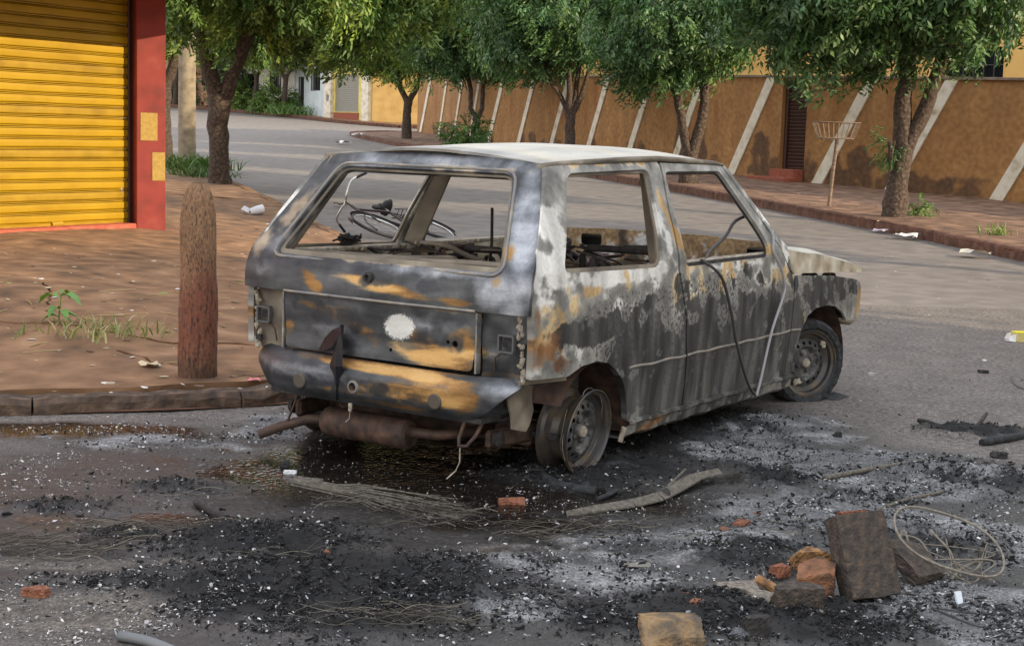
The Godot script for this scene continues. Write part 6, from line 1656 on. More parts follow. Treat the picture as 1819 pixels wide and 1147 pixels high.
func debris() -> void:
	mound_noise.seed = 3; mound_noise.frequency = 0.09; mound_noise.fractal_octaves = 4
	var R := Rect2(-6.0, -13.0, 13.0, 10.5)
	var pt := paint(1600, 1292, R, [rgb(116, 109, 104), rgb(152, 144, 137)], [
		{b = SOOT, c = rgb(34, 33, 32), d = rgb(78, 75, 72), amp = 1.1, soft = .7, n = 0, r = .5},
		{b = SOOT, c = rgb(34, 33, 34), d = rgb(62, 60, 60), amp = 1.7, soft = .5, n = 1, o = .5, r = .5},
		{b = [[-1.223, -4.181, 0.310, 0.206, 0.0, 1.00], [-1.394, -4.651, 0.258, 0.078, 0.0, 1.00], [0.006, -4.954, 0.257, 0.095, 0.0, 0.80], [-1.017, -4.710, 0.157, 0.062, 0.0, 0.70], [0.430, -5.659, 0.251, 0.123, 0.0, 0.60]], c = rgb(108, 100, 92), d = rgb(146, 138, 128), amp = .8, soft = .5, n = 0, o = .85},
		{b = [[-1.538, -5.134, 0.209, 0.131, 0.0, 0.70], [-1.318, -5.893, 0.153, 0.171, 0.0, 0.70], [-1.574, -6.388, 0.284, 0.100, 0.0, 0.50], [-1.174, -6.447, 0.167, 0.136, 0.0, 0.80], [-0.088, -4.943, 0.092, 0.061, 0.0, 0.60], [-0.733, -5.688, 0.190, 0.089, 0.0, 0.60], [-0.500, -6.546, 0.485, 0.163, 0.0, 0.60], [-1.247, -4.985, 0.203, 0.096, 0.0, 0.70]], c = rgb(74, 52, 36), d = rgb(112, 82, 56), amp = 1.3, soft = .5, n = 0, o = .8},
		{b = WET, c = rgb(28, 25, 22), d = rgb(50, 44, 38), amp = .9, soft = .5, n = 0, r = .13, o = .95},
		{b = CHAR, c = rgb(7, 7, 8), d = rgb(28, 28, 30), amp = 1.0, soft = .5, n = 0, r = .9},
		{b = ASH, c = rgb(168, 170, 173), d = rgb(250, 250, 250), amp = 1.5, soft = .5, n = 0, r = .95},
		{b = ASH, c = rgb(34, 35, 38), d = rgb(66, 68, 72), amp = 2.0, soft = .3, n = 1, o = .55},
	], 360, [.022, .2, .05, 1.0], false, .88, .5)
	var gm := painted(pt, 0.0)
	gm.texture_repeat = true
	var bn := FastNoiseLite.new(); bn.seed = 88; bn.frequency = 0.28; bn.fractal_octaves = 3
	gm.heightmap_enabled = true; gm.heightmap_texture = ImageTexture.create_from_image(bn.get_image(1600, 1292)); gm.heightmap_scale = 0.5
	var g := Geo.new()
	var c := 0.04
	var NX := int(R.size.x / c); var NZ := int(R.size.y / c)
	var H := PackedFloat32Array(); H.resize((NX + 1) * (NZ + 1))
	for j in NZ + 1:
		for i in NX + 1:
			var x := R.position.x + i * c; var z := R.position.y + j * c
			var y := ground(x, z) + 0.002
			if z > -9.5 and x > -3.4 and x < 3.2: y += burnt_y(x, z)
			H[j * (NX + 1) + i] = y
	var nrm := func(i: int, j: int) -> Vector3:
		var a := H[j * (NX + 1) + mini(i + 1, NX)] - H[j * (NX + 1) + maxi(i - 1, 0)]
		var b := H[mini(j + 1, NZ) * (NX + 1) + i] - H[maxi(j - 1, 0) * (NX + 1) + i]
		return Vector3(-a, 2 * c, -b).normalized()
	for j in NZ:
		for i in NX:
			var q := []; var uu := []; var nn := []
			for k in [[0, 0], [1, 0], [1, 1], [0, 1]]:
				var x: float = R.position.x + (i + k[0]) * c; var z: float = R.position.y + (j + k[1]) * c
				q.append(Vector3(x, H[(j + k[1]) * (NX + 1) + i + k[0]], z)); uu.append(Vector2((i + k[0]) / float(NX), (j + k[1]) / float(NZ))); nn.append(nrm.call(i + k[0], j + k[1]))
			g.tris(q[0], q[3], q[2], nn[0], nn[3], nn[2], uu[0], uu[3], uu[2]); g.tris(q[0], q[2], q[1], nn[0], nn[2], nn[1], uu[0], uu[2], uu[1])
	gm.detail_enabled = true; gm.detail_blend_mode = BaseMaterial3D.BLEND_MODE_MUL; gm.detail_uv_layer = BaseMaterial3D.DETAIL_UV_2
	gm.detail_albedo = noise_tex(54, 0.11, 5, [rgb(70, 70, 72), rgb(150, 149, 148), rgb(196, 195, 194), rgb(212, 211, 210), rgb(255, 255, 255)], [0, .3, .45, .62, .85], 1024)
	var arr := []
	arr.resize(Mesh.ARRAY_MAX)
	var uv2 := PackedVector2Array(); uv2.resize(g.v.size())
	for i in g.v.size(): uv2[i] = Vector2(g.v[i].x * 0.72 + g.v[i].z * 0.2, g.v[i].z * 0.72 - g.v[i].x * 0.2)
	arr[Mesh.ARRAY_VERTEX] = g.v; arr[Mesh.ARRAY_NORMAL] = g.n; arr[Mesh.ARRAY_TEX_UV] = g.u; arr[Mesh.ARRAY_TEX_UV2] = uv2
	var am := ArrayMesh.new()
	am.add_surface_from_arrays(Mesh.PRIMITIVE_TRIANGLES, arr)
	inst("burnt_road", am, gm).set_meta("kind", "structure")
	fragments()
	pavement_litter()
	bricks()
	scrap_metal()

func spread(called: String, label: String, category: String, mesh: Mesh, mat: Material, n: int, sd: int, pick: Callable, size: Vector2, flatness: float, tint: Callable, clumped := true) -> void:
	var r := RandomNumberGenerator.new(); r.seed = sd
	var tr := []; var co := []
	var tries := 0
	while tr.size() < n and tries < n * 24:
		tries += 1
		var z := -4.0 / (0.42 + r.randf() * 0.62)        # denser where nearer
		if z < -9.3: continue
		var x := r.randf_range(-1, 1) * absf(z) * 0.36
		if line_dist(Vector2(x, z), corner_line) < 0.03 or (x < -0.3 and z < -7.6): continue
		var p: float = pick.call(x, z)
		if r.randf() > p: continue
		var cl := mound(x * 0.35 + 40.0, z * 0.35)
		if clumped and cl < r.randf_range(-0.35, 0.15): continue
		var s := size.x * pow(size.y / size.x, pow(r.randf(), 3.0))
		var b := Basis(Vector3.UP, r.randf() * TAU) * Basis(Vector3.RIGHT, r.randfn() * flatness) * Basis(Vector3.BACK, r.randfn() * flatness)
		tr.append(Transform3D(b.scaled_local(Vector3(r.randf_range(0.7, 2.0), r.randf_range(0.6, 1.2), r.randf_range(0.5, 1.1))) * s, Vector3(x, burnt_y(x, z) + 0.002 + s * 0.16, z)))
		co.append(tint.call(r))
	var mm := MultiMesh.new()
	mm.transform_format = MultiMesh.TRANSFORM_3D; mm.use_colors = true; mm.mesh = mesh
	mm.instance_count = tr.size()
	for i in tr.size():
		mm.set_instance_transform(i, tr[i]); mm.set_instance_color(i, co[i])
	var mi := MultiMeshInstance3D.new()
	mi.multimesh = mm; mi.material_override = mat; mi.name = numbered(called)
	add_child(mi)
	tag(mi, label, category, "", "stuff")

func fragments() -> void:
	var r := RandomNumberGenerator.new(); r.seed = 15
	var vm := StandardMaterial3D.new(); vm.vertex_color_use_as_albedo = true; vm.roughness = 0.9
	var gm := StandardMaterial3D.new(); gm.vertex_color_use_as_albedo = true; gm.roughness = 0.15
	var chips := []
	for k in 3:
		var g := Geo.new(); g.blob(Transform3D(), Vector3(0.5, 0.26, 0.34), 0.4, r, 3, 5); chips.append(g.mesh())
	var flakes := []
	for k in 3:
		var g := Geo.new()
		var P := []
		for i in 6: P.append(Vector3(cos(TAU * i / 6.0), 0, sin(TAU * i / 6.0)) * r.randf_range(0.25, 0.6) + Vector3(0, r.randf_range(-0.1, 0.12), 0))
		for i in 6: g.tri(Vector3(0, 0.1, 0), P[(i + 1) % 6], P[i]); g.tri(Vector3(0, -0.02, 0), P[i], P[(i + 1) % 6])
		flakes.append(g.mesh())
	var dark := func(q: RandomNumberGenerator) -> Color:
		var v := 0.003 + 0.035 * pow(q.randf(), 3.0); return Color(v, v, v * 1.08)
	var grey := func(q: RandomNumberGenerator) -> Color:
		var v := 0.04 + 0.5 * pow(q.randf(), 2.6); return Color(v, v * 1.0, v * 1.02)
	var pale := func(q: RandomNumberGenerator) -> Color:
		var v := 0.2 + 0.55 * pow(q.randf(), 1.5); return Color(v, v * q.randf_range(0.92, 1.0), v * q.randf_range(0.82, 1.0))
	for k in 3:
		spread("charcoal_chips", "black charcoal chips scattered over the burnt road", "charcoal", chips[k], vm, 15000, 200 + k, func(x: float, z: float) -> float: return 0.008 + 0.99 * pow(zone(CHAR, x, z), 1.5) + 0.2 * zone(ASH, x, z), Vector2(0.003, 0.022), 0.5, dark)
		spread("ash_flakes", "grey ash flakes scattered over the burnt road", "ash", flakes[k], vm, 13000, 210 + k, func(x: float, z: float) -> float: return 0.07 * zone(SOOT, x, z) + 0.35 * zone(CHAR, x, z) + 0.7 * zone(ASH, x, z) + 0.02, Vector2(0.0025, 0.018), 0.35, grey)
		spread("glass_bits", "white glass crumbs and ash bits on the burnt road", "glass bits", flakes[k], gm if k == 0 else vm, 4200, 220 + k, func(x: float, z: float) -> float: return 0.05 * zone(SOOT, x, z) + 0.8 * zone(GLASSY, x, z) + 0.012, Vector2(0.0022, 0.016), 0.4, pale)
	spread("charcoal_grit", "fine black grit matted into the burnt heaps", "charcoal", chips[1], vm, 26000, 260, func(x: float, z: float) -> float: return zone(CHAR, x, z) + 0.1 * zone(ASH, x, z), Vector2(0.003, 0.011), 0.6, dark, false)
	# strands: steel cords of the burnt tyres and singed straw
	var strands := []
	for k in 4:
		var g := Geo.new()
		var P := []
		var b := r.randf_range(-0.28, 0.28)
		for i in 8: P.append(Vector3(i / 7.0 - 0.5, 0.02 + 0.05 * sin(i * 0.9 + k), b * pow(i / 7.0 - 0.5, 2) * 2.0 + r.randf_range(-0.015, 0.015)))
		g.tube(P, 0.005, 3, false); strands.append(g.mesh())
	var sc := func(q: RandomNumberGenerator) -> Color:
		var v := 0.02 + 0.22 * pow(q.randf(), 2.6); return Color(v, v * 0.88, v * 0.68)
	for k in 4:
		spread_strands("wire_strands", "fine wires and singed straw strands on the burnt road", strands[k], vm, 150, 230 + k, sc)

var GLASSY := [[-1.537, -6.759, 0.651, 0.324, 0.0, 1.00], [-1.824, -5.729, 0.191, 0.361, 0.0, 0.80], [-1.782, -6.030, 0.357, 0.299, 0.0, 0.60], [0.806, -4.875, 0.163, 0.198, 0.0, 0.50], [1.674, -5.815, 0.323, 0.372, 0.0, 0.70], [-1.095, -4.378, 0.422, 0.323, 0.0, 0.50], [-0.930, -4.235, 0.251, 0.252, 0.0, 0.70], [0.331, -5.826, 0.345, 0.280, 0.0, 0.50], [1.312, -5.769, 0.342, 0.367, 0.0, 0.40], [-1.249, -4.009, 0.238, 0.136, 0.0, 0.60]]

func spread_strands(called: String, label: String, mesh: Mesh, mat: Material, n: int, sd: int, tint: Callable) -> void:
	var r := RandomNumberGenerator.new(); r.seed = sd
	var tr := []; var co := []; var tries := 0
	while tr.size() < n and tries < n * 30:
		tries += 1
		var z := -4.0 / (0.45 + r.randf() * 0.6)
		var x := r.randf_range(-1, 1) * absf(z) * 0.36
		if line_dist(Vector2(x, z), corner_line) < 0.25 or z < -7.0: continue
		if r.randf() > zone(STRAW, x, z): continue
		var s := r.randf_range(0.05, 0.26)
		var b := Basis(Vector3.UP, r.randfn() * 0.42 + (0.25 if x < -0.6 else -0.1)) * Basis(Vector3.BACK, absf(r.randfn()) * 0.05)
		tr.append(Transform3D(b * s, Vector3(x, burnt_y(x, z) + 0.012 + r.randf() * 0.012, z))); co.append(tint.call(r))
	var mm := MultiMesh.new()
	mm.transform_format = MultiMesh.TRANSFORM_3D; mm.use_colors = true; mm.mesh = mesh
	mm.instance_count = tr.size()
	for i in tr.size(): mm.set_instance_transform(i, tr[i]); mm.set_instance_color(i, co[i])
	var mi := MultiMeshInstance3D.new()
	mi.multimesh = mm; mi.material_override = mat; mi.name = numbered(called)
	add_child(mi)
	tag(mi, label, "wire strands", "", "stuff")

func pavement_litter() -> void:
	corner_area = corner_line.duplicate(); corner_area.append_array(pv([-60, -62, -60, -4.6]))
	var r := RandomNumberGenerator.new(); r.seed = 91
	var vm := StandardMaterial3D.new(); vm.vertex_color_use_as_albedo = true; vm.roughness = 0.9
	var g := Geo.new()
	for i in 6:
		var a := TAU * i / 6.0; var b := TAU * (i + 1) / 6.0
		g.tri(Vector3(0, 0.08, 0), Vector3(cos(b) * 0.8, 0.02 * sin(b * 2), -sin(b) * 0.36), Vector3(cos(a) * 0.8, 0.02 * sin(a * 2), -sin(a) * 0.36))
	var mesh := g.mesh()
	for run in 3:
		var tr := []; var co := []
		var want: int = [420, 520, 260][run]
		while tr.size() < want:
			var p: Vector3
			if run == 0:
				p = Vector3(r.randf_range(-5, 0.2), 0, r.randf_range(-24, -7.2))
				if not Geometry2D.is_point_in_polygon(Vector2(p.x, p.z), corner_area) or (p.x < -3.2 and p.z < -13.0): continue
				p.y = corner_height(p.x, p.z)
			elif run == 1:
				var k := r.randi() % 8 + 3
				var a := right_line[k].lerp(right_line[k + 1], r.randf())
				p = Vector3(a.x + pow(r.randf(), 1.6) * 3.2 - (0.5 if r.randf() < 0.3 else 0.0), 0, a.y + r.randf() * 0.8)
				p.y = right_height(p.x, p.z) if p.x > a.x + 0.12 else ground(p.x, p.z)
			else:
				p = Vector3(r.randf_range(0.6, 5.0), 0, r.randf_range(-20, -6.0))
				if line_dist(Vector2(p.x, p.z), right_line) < 0.4: continue
				p.y = ground(p.x, p.z) + 0.002
			var s: float = 0.012 * pow(4.0, r.randf()) * (1.0 if run < 2 else 0.7)
			tr.append(Transform3D(Basis(Vector3.UP, r.randf() * TAU) * Basis(Vector3.RIGHT, r.randfn() * 0.25) * s, p + Vector3(0, s * 0.12, 0)))
			var t := r.randf()
			co.append(Color(0.5, 0.42, 0.28) * r.randf_range(0.5, 1.2) if t < 0.45 else (Color(0.14, 0.09, 0.06) if t < 0.75 else (Color(0.62, 0.6, 0.55) if t < 0.93 else Color(0.22, 0.28, 0.07))))
		var mm := MultiMesh.new()
		mm.transform_format = MultiMesh.TRANSFORM_3D; mm.use_colors = true; mm.mesh = mesh
		mm.instance_count = tr.size()
		for i in tr.size(): mm.set_instance_transform(i, tr[i]); mm.set_instance_color(i, co[i])
		var mi := MultiMeshInstance3D.new()
		mi.multimesh = mm; mi.material_override = vm; mi.name = numbered("leaf_litter")
		add_child(mi)
		tag(mi, ["dry leaves and crumbs strewn over the corner pavement", "dry leaves and scraps along the pavement by the painted wall", "small crumbs strewn on the clean asphalt right of the car"][run], "litter", "", "stuff")
	# straws lying on the corner pavement
	var st := Geo.new()
	st.tube([Vector3(-0.5, 0.01, 0), Vector3(0, 0.016, 0.03), Vector3(0.5, 0.01, 0)], 0.012, 4)
	var mm2 := MultiMesh.new()
	mm2.transform_format = MultiMesh.TRANSFORM_3D; mm2.mesh = st.mesh(); mm2.instance_count = 60
	for i in 60:
		var p := Vector3(r.randf_range(-4.2, -0.9), 0, r.randf_range(-11.0, -7.9))
		mm2.set_instance_transform(i, Transform3D(Basis(Vector3.UP, r.randf() * TAU) * r.randf_range(0.08, 0.3), Vector3(p.x, corner_height(p.x, p.z), p.z)))
	var mi2 := MultiMeshInstance3D.new()
	mi2.multimesh = mm2; mi2.material_override = M.straw; mi2.name = "straws"
	add_child(mi2)
	tag(mi2, "loose dry straws lying on the corner pavement", "straw", "", "stuff")

var corner_area := PackedVector2Array()
func on_ash(x: float, z: float, up := 0.0) -> Vector3: return Vector3(x, burnt_y(x, z) + up, z)

# broken brick: a block with chipped, uneven faces
func chunk(called: String, label: String, category: String, at: Vector3, s: Vector3, b: Basis, mat: Material, sd: int, ruin := 0.12, group := "") -> MeshInstance3D:
	var r := RandomNumberGenerator.new(); r.seed = sd
	var f := FastNoiseLite.new(); f.seed = sd; f.frequency = 1.0; f.fractal_octaves = 3
	var g := Geo.new()
	var N := 9
	var cuts := []
	for k in (0 if ruin < 0.05 else 3): cuts.append([Vector3(r.randf_range(-1, 1), r.randf_range(-0.4, 1), r.randf_range(-1, 1)).normalized(), r.randf_range(0.8, 1.1)])
	var sh := func(p: Vector3) -> Vector3:     # p in the unit cube -1..1
		var q := p
		for c in cuts:
			var over: float = q.dot(c[0]) - c[1]
			if over > 0: q -= (c[0] as Vector3) * over
		var L := maxf(0.001, q.length())
		var edge := maxf(0.0, absf(p.x) + absf(p.y) + absf(p.z) - 2.2)
		q *= 1.0 - edge * 0.03
		q += Vector3(f.get_noise_3d(p.x * 2.1, p.y * 2.1, p.z * 2.1), f.get_noise_3d(p.y * 2.1 + 9, p.z * 2.1, p.x * 2.1), f.get_noise_3d(p.z * 2.1 + 5, p.x * 2.1, p.y * 2.1)) * ruin * 0.8
		q += Vector3(1, 1, 1) * f.get_noise_3d(p.x * 9, p.y * 9, p.z * 9) * ruin * 0.5
		return b * (q * s * 0.5)
	for ax in 3:
		for sg in [-1.0, 1.0]:
			for i in N:
				for j in N:
					var P := []
					for k in [[0, 0], [1, 0], [1, 1], [0, 1]]:
						var u: float = -1.0 + 2.0 * (i + k[0]) / N; var v: float = -1.0 + 2.0 * (j + k[1]) / N
						var p := Vector3(sg, u, v) if ax == 0 else (Vector3(v, sg, u) if ax == 1 else Vector3(u, v, sg))
						P.append(sh.call(p))
					if sg > 0: g.quad(P[0], P[1], P[2], P[3])
					else: g.quad(P[0], P[3], P[2], P[1])
	var lo := 1e9
	for p in g.v: lo = minf(lo, p.y)
	var o := put(called, g, mat)
	o.position = at - Vector3(0, lo, 0)
	tag(o, label, category, group)
	return o

func bricks() -> void:
	var grain := noise_tex(55, 0.06, 5, [])
	var orange := pm(noise_tex(44, 0.02, 6, [rgb(80, 52, 41), rgb(124, 77, 57), rgb(150, 97, 72), rgb(166, 126, 102)], [0, .35, .65, 1]), 4.0, 0.95, 0, grain, 0.7)
	var tan := pm(noise_tex(45, 0.02, 6, [rgb(70, 52, 40), rgb(142, 104, 66), rgb(182, 140, 92)]), 2.0, 0.95, 0, grain, 0.7)
	var burnt := pm(noise_tex(46, 0.02, 7, [rgb(40, 37, 36), rgb(62, 57, 53), rgb(82, 71, 63), rgb(128, 102, 80)], [0, .4, .68, 1]), 2.6, 0.92, 0, grain, 0.7)
	var half := pm(noise_tex(56, 0.012, 7, [rgb(44, 40, 38), rgb(88, 66, 52), rgb(140, 94, 66), rgb(164, 122, 94)], [0, .4, .6, 1]), 2.4, 0.92, 0, grain, 0.7)
	var burnt_tan := pm(noise_tex(52, 0.012, 6, [rgb(52, 49, 47), rgb(92, 82, 70), rgb(140, 114, 82), rgb(172, 146, 112)]), 2.0, 0.95, 0, grain, 0.7)
	var grey := pm(noise_tex(47, 0.02, 6, [rgb(84, 78, 72), rgb(132, 124, 114), rgb(168, 158, 146)]), 4.0, 0.95, 0, grain, 0.7)
	var G := "broken bricks in the pile"
	# big leaning block
	chunk("brick_block", "large charred clay block leaning upright in the brick pile", "brick", Vector3(1.110, 0.000, -4.560) + Vector3(0, -0.004, -0.02), Vector3(.168, .262, .085), Basis(Vector3.UP, 0.26) * Basis(Vector3.RIGHT, -0.40) * Basis(Vector3.BACK, 0.09), burnt, 71, .03, G)
	chunk("brick_shard", "pale orange chip on the broken top of the large block", "brick", Vector3(1.110, 0.000, -4.560) + Vector3(-0.012, 0.232, -0.135), Vector3(.10, .012, .045), Basis(Vector3.UP, 0.34) * Basis(Vector3.RIGHT, -0.3), orange, 70, .2, G)
	chunk("brick_slab", "round edged clay slab lying behind the wire hoop", "brick", Vector3(1.330, 0.000, -4.800), Vector3(.15, .05, .17), Basis(Vector3.UP, 0.7) * Basis(Vector3.RIGHT, 0.55), burnt, 72, .08, G)
	chunk("broken_brick", "tan broken brick at the back of the pile", "brick", Vector3(1.010, 0.000, -4.880), Vector3(.14, .07, .08), Basis(Vector3.UP, 0.2), tan, 73, .14, G)
	chunk("broken_brick", "half brick with an orange broken end beside the large block", "brick", Vector3(0.970, 0.000, -4.580), Vector3(.115, .11, .11), Basis(Vector3.UP, -0.25) * Basis(Vector3.RIGHT, 0.15), half, 74, .06, G)
	chunk("broken_brick", "dark sooty brick at the front of the pile", "brick", Vector3(0.880, -0.000, -4.420), Vector3(.15, .085, .09), Basis(Vector3.UP, 0.12), burnt, 75, .12, G)
	chunk("brick_shard", "flat grey topped brick shard left of the pile", "brick", Vector3(0.730, -0.000, -4.580), Vector3(.13, .034, .075), Basis(Vector3.UP, 0.15), grey, 76, .06, G)
	chunk("brick_shard", "small wedge shaped brick shard before the flat shard", "brick", Vector3(0.780, 0.000, -4.480), Vector3(.08, .04, .05), Basis(Vector3.UP, -0.5), grey, 77, .12, G)
	chunk("brick_shard", "small orange brick stub in front of the tan brick", "brick", Vector3(0.890, -0.000, -4.760), Vector3(.05, .045, .05), Basis(Vector3.UP, 0.5), orange, 78, .16, G)
	chunk("brick_shard", "thin brown shard leaning at the left of the pile", "brick", Vector3(0.830, 0.000, -4.620), Vector3(.09, .022, .04), Basis(Vector3.UP, -0.6) * Basis(Vector3.BACK, -0.3), tan, 79, .1, G)
	chunk("stone", "small grey stone in front of the brick pile", "stone", Vector3(0.930, 0.000, -4.300), Vector3(.05, .04, .045), Basis(), grey, 80, .14)
	chunk("brick_shard", "round orange brick crumb left of the pile, larger of two", "brick", Vector3(0.580, 0.000, -4.420), Vector3(.045, .032, .04), Basis(), orange, 81, .14)
	chunk("brick_shard", "small orange brick crumb nearest the flat shard", "brick", Vector3(0.640, -0.000, -4.540), Vector3(.032, .026, .03), Basis(Vector3.UP, 0.5), orange, 82, .14)
	chunk("brick_shard", "reddish brick crumb beside the round orange crumb", "brick", Vector3(0.560, 0.000, -4.520), Vector3(.03, .02, .026), Basis(Vector3.UP, 1.5), orange, 83, .14)
	chunk("brick_block", "sooty topped tan block cut by the bottom edge of view", "brick", Vector3(0.460, -0.000, -4.010), Vector3(.165, .10, .11), Basis(Vector3.UP, 0.12), burnt_tan, 84, .08)
	chunk("brick_shard", "bright orange brick shard at the left of the road", "brick", Vector3(-1.380, 0.000, -4.340), Vector3(.075, .03, .05), Basis(Vector3.UP, -0.2), orange, 85, .12)
	chunk("brick_shard", "small orange brick shard in the charred patch", "brick", Vector3(-0.590, 0.000, -4.840), Vector3(.032, .026, .028), Basis(Vector3.UP, 0.6), orange, 86, .14)
	chunk("brick_shard", "long thin orange shard on the wet road behind the car", "brick", Vector3(0.020, 0.000, -5.630), Vector3(.10, .026, .045), Basis(Vector3.UP, 0.1), orange, 87, .12)
	var k := 0
	for q in [[1320, 937, .05, "reddish brick crumbs in the pale ash, largest piece"], [1290, 942, .03, "reddish brick crumb left in the pale ash"], [1350, 918, .03, "reddish brick crumb at the back of the pale ash"], [1730, 815, .04, "orange crumb in the black debris at the right"]]:
		k += 1
		var P: Array = [Vector3(0.860, -0.000, -5.410), Vector3(0.790, 0.000, -5.340), Vector3(0.950, 0.000, -5.570), Vector3(1.940, 0.000, -6.510)]
		chunk("brick_shard", q[3], "brick", P[k - 1], Vector3(q[2] * 1.3, q[2] * .4, q[2]), Basis(Vector3.UP, k), orange, 90 + k, .16)

func rod(called: String, label: String, category: String, pts: Array, rad, mat: Material, sides := 7) -> MeshInstance3D:
	var g := Geo.new()
	var org: Vector3 = pts[0]
	var L := []
	for p in pts: L.append((p as Vector3) - org)
	g.tube(smooth_path(L, 4), rad, sides)
	var o := put(called, g, mat)
	o.position = org
	tag(o, label, category)
	return o

func scrap_metal() -> void:
	var steel := pm(noise_tex(48, 0.03, 5, [rgb(80, 73, 65), rgb(128, 120, 108), rgb(166, 158, 146)]), 3.0, 0.6, 0.3)
	var stick := pm(noise_tex(49, 0.03, 5, [rgb(54, 51, 47), rgb(96, 90, 81), rgb(146, 139, 127)]), 3.0, 0.9)
	# wire hoop with its loose ends
	var o := thing("wire_hoop", "bent steel wire hoop lying over the brick pile", "wire", Vector3(1.450, 0.000, -4.780))
	var g := Geo.new()
	var P := []
	for k in 41:
		var a := TAU * k / 40.0
		P.append(Vector3(cos(a) * .18, .125 + sin(a) * .07 - cos(a) * .045 + .006 * sin(a * 3), -.05 - sin(a) * .13))
	g.tube(P, .0045, 6, false); put("ring", g, steel, o)
	g = Geo.new()
	g.tube(smooth_path([Vector3(-.15, .12, -.14), Vector3(-.07, .10, -.15), Vector3(-.04, .05, -.08), Vector3(0, .015, -.02)], 4), .004, 5)
	g.tube(smooth_path([Vector3(-.02, .12, -.2), Vector3(.02, .08, -.12), Vector3(.03, .05, -.08), Vector3(.04, .012, -.03)], 4), .004, 5)
	g.tube(smooth_path([Vector3(-.15, .11, -.1), Vector3(-.13, .14, -.12), Vector3(-.12, .09, -.08), Vector3(-.12, .03, -.05)], 4), .0035, 5)
	g.tube(smooth_path([Vector3(0, .01, .0), Vector3(.05, .03, -.06), Vector3(.12, .04, -.12)], 4), .006, 5)
	var rl := RandomNumberGenerator.new(); rl.seed = 14
	for k in 5:
		var W := []
		for j in 6: W.append(Vector3(rl.randf_range(-.16, .16), rl.randf_range(.01, .1), rl.randf_range(-.2, .06)))
		g.tube(smooth_path(W, 5), .0022, 4)
	put("loose_wire", g, steel, o)
	rod("stick", "pale thin stick lying on the ash right of the car", "stick", [Vector3(1.320, 0.000, -6.170) + Vector3(0, .02, 0), Vector3(1.580, 0.000, -6.350) + Vector3(0, .03, 0), Vector3(1.870, 0.000, -6.570) + Vector3(0, .025, 0)], .011, stick)
	rod("stick", "thin crooked stick behind the large clay block", "stick", [Vector3(1.410, 0.000, -5.650) + Vector3(0, .015, 0), Vector3(1.560, 0.000, -5.790) + Vector3(0, .03, 0), Vector3(1.770, 0.000, -5.990) + Vector3(0, .02, 0)], .007, stick)
	rod("charred_stick", "short charred stick on the dark road at left", "stick", [Vector3(-1.140, -0.000, -5.450) + Vector3(0, .02, 0), Vector3(-1.070, 0.000, -5.340) + Vector3(0, .02, 0), Vector3(-0.990, 0.000, -5.240) + Vector3(0, .015, 0)], .016, M.char)
	rod("black_cable", "black cable curving at the bottom right of the road", "cable", [Vector3(1.300, 0.000, -4.460) + Vector3(0, .012, 0), Vector3(1.420, 0.000, -4.420) + Vector3(0, .012, 0), Vector3(1.570, 0.000, -4.440) + Vector3(0, .012, 0), Vector3(1.690, -0.000, -4.500) + Vector3(0, .012, 0)], .006, M.char)
	rod("black_cable", "lower black cable at the bottom right of the road", "cable", [Vector3(1.300, -0.000, -4.460) + Vector3(0, .012, 0), Vector3(1.360, 0.000, -4.340) + Vector3(0, .012, 0), Vector3(1.420, 0.000, -4.280) + Vector3(0, .012, 0), Vector3(1.550, -0.000, -4.320) + Vector3(0, .012, 0)], .006, M.char)
	rod("thin_wire", "thin pale wire curl on the asphalt at the right edge", "wire", [Vector3(3.070, 0.000, -9.180) + Vector3(0, .01, 0), Vector3(3.000, 0.000, -8.930) + Vector3(0, .01, 0), Vector3(2.990, 0.000, -8.730) + Vector3(0, .01, 0), Vector3(3.080, 0.000, -8.690) + Vector3(0, .01, 0)], .004, stick)
	rod("twig", "black twig standing up from the dark smear at right", "twig", [Vector3(2.270, 0.000, -7.360) + Vector3(0, .015, 0), Vector3(2.340, 0.000, -7.440) + Vector3(0, .03, 0), Vector3(2.410, 0.000, -7.540) + Vector3(0, .07, 0)], [.012, .012, .012, .012, .011, .01, .01, .009, .008], M.char)
	rod("twig", "charred stub lying left in the dark smear", "twig", [Vector3(2.070, 0.000, -7.560) + Vector3(0, .02, 0), Vector3(2.110, 0.000, -7.520) + Vector3(0, .02, 0), Vector3(2.190, 0.000, -7.400) + Vector3(0, .01, 0), Vector3(2.360, 0.000, -7.320) + Vector3(0, .01, 0)], .011, M.char)
	rod("charred_strip", "charred rolled strip below the dark smear at right", "rubber strip", [Vector3(2.230, 0.000, -7.020) + Vector3(0, .02, 0), Vector3(2.320, 0.000, -7.080) + Vector3(0, .025, 0), Vector3(2.490, 0.000, -7.220) + Vector3(0, .02, 0)], .02, M.rubber)
	rod("tyre_remnant", "curved black tyre remnant in front of the bare rear rim", "tyre", [Vector3(0.130, 0.000, -6.210) + Vector3(0, .02, 0), Vector3(0.150, 0.000, -6.010) + Vector3(0, .022, 0), Vector3(0.220, -0.000, -5.870) + Vector3(0, .02, 0), Vector3(0.350, 0.000, -5.810) + Vector3(0, .018, 0)], .022, M.rubber)
	rod("tyre_remnant", "flat black tyre tread right of the bare rear rim", "tyre", [Vector3(0.390, 0.000, -6.230) + Vector3(0, .018, 0), Vector3(0.470, 0.000, -6.290) + Vector3(0, .02, 0), Vector3(0.550, 0.000, -6.210) + Vector3(0, .015, 0)], .022, M.rubber)
	rod("bent_strip", "small black pointed strip before the tyre remnant", "rubber strip", [Vector3(0.350, 0.000, -5.710) + Vector3(0, .012, 0), Vector3(0.390, 0.000, -5.750) + Vector3(0, .02, 0), Vector3(0.430, 0.000, -5.830) + Vector3(0, .02, 0)], .01, M.rubber)
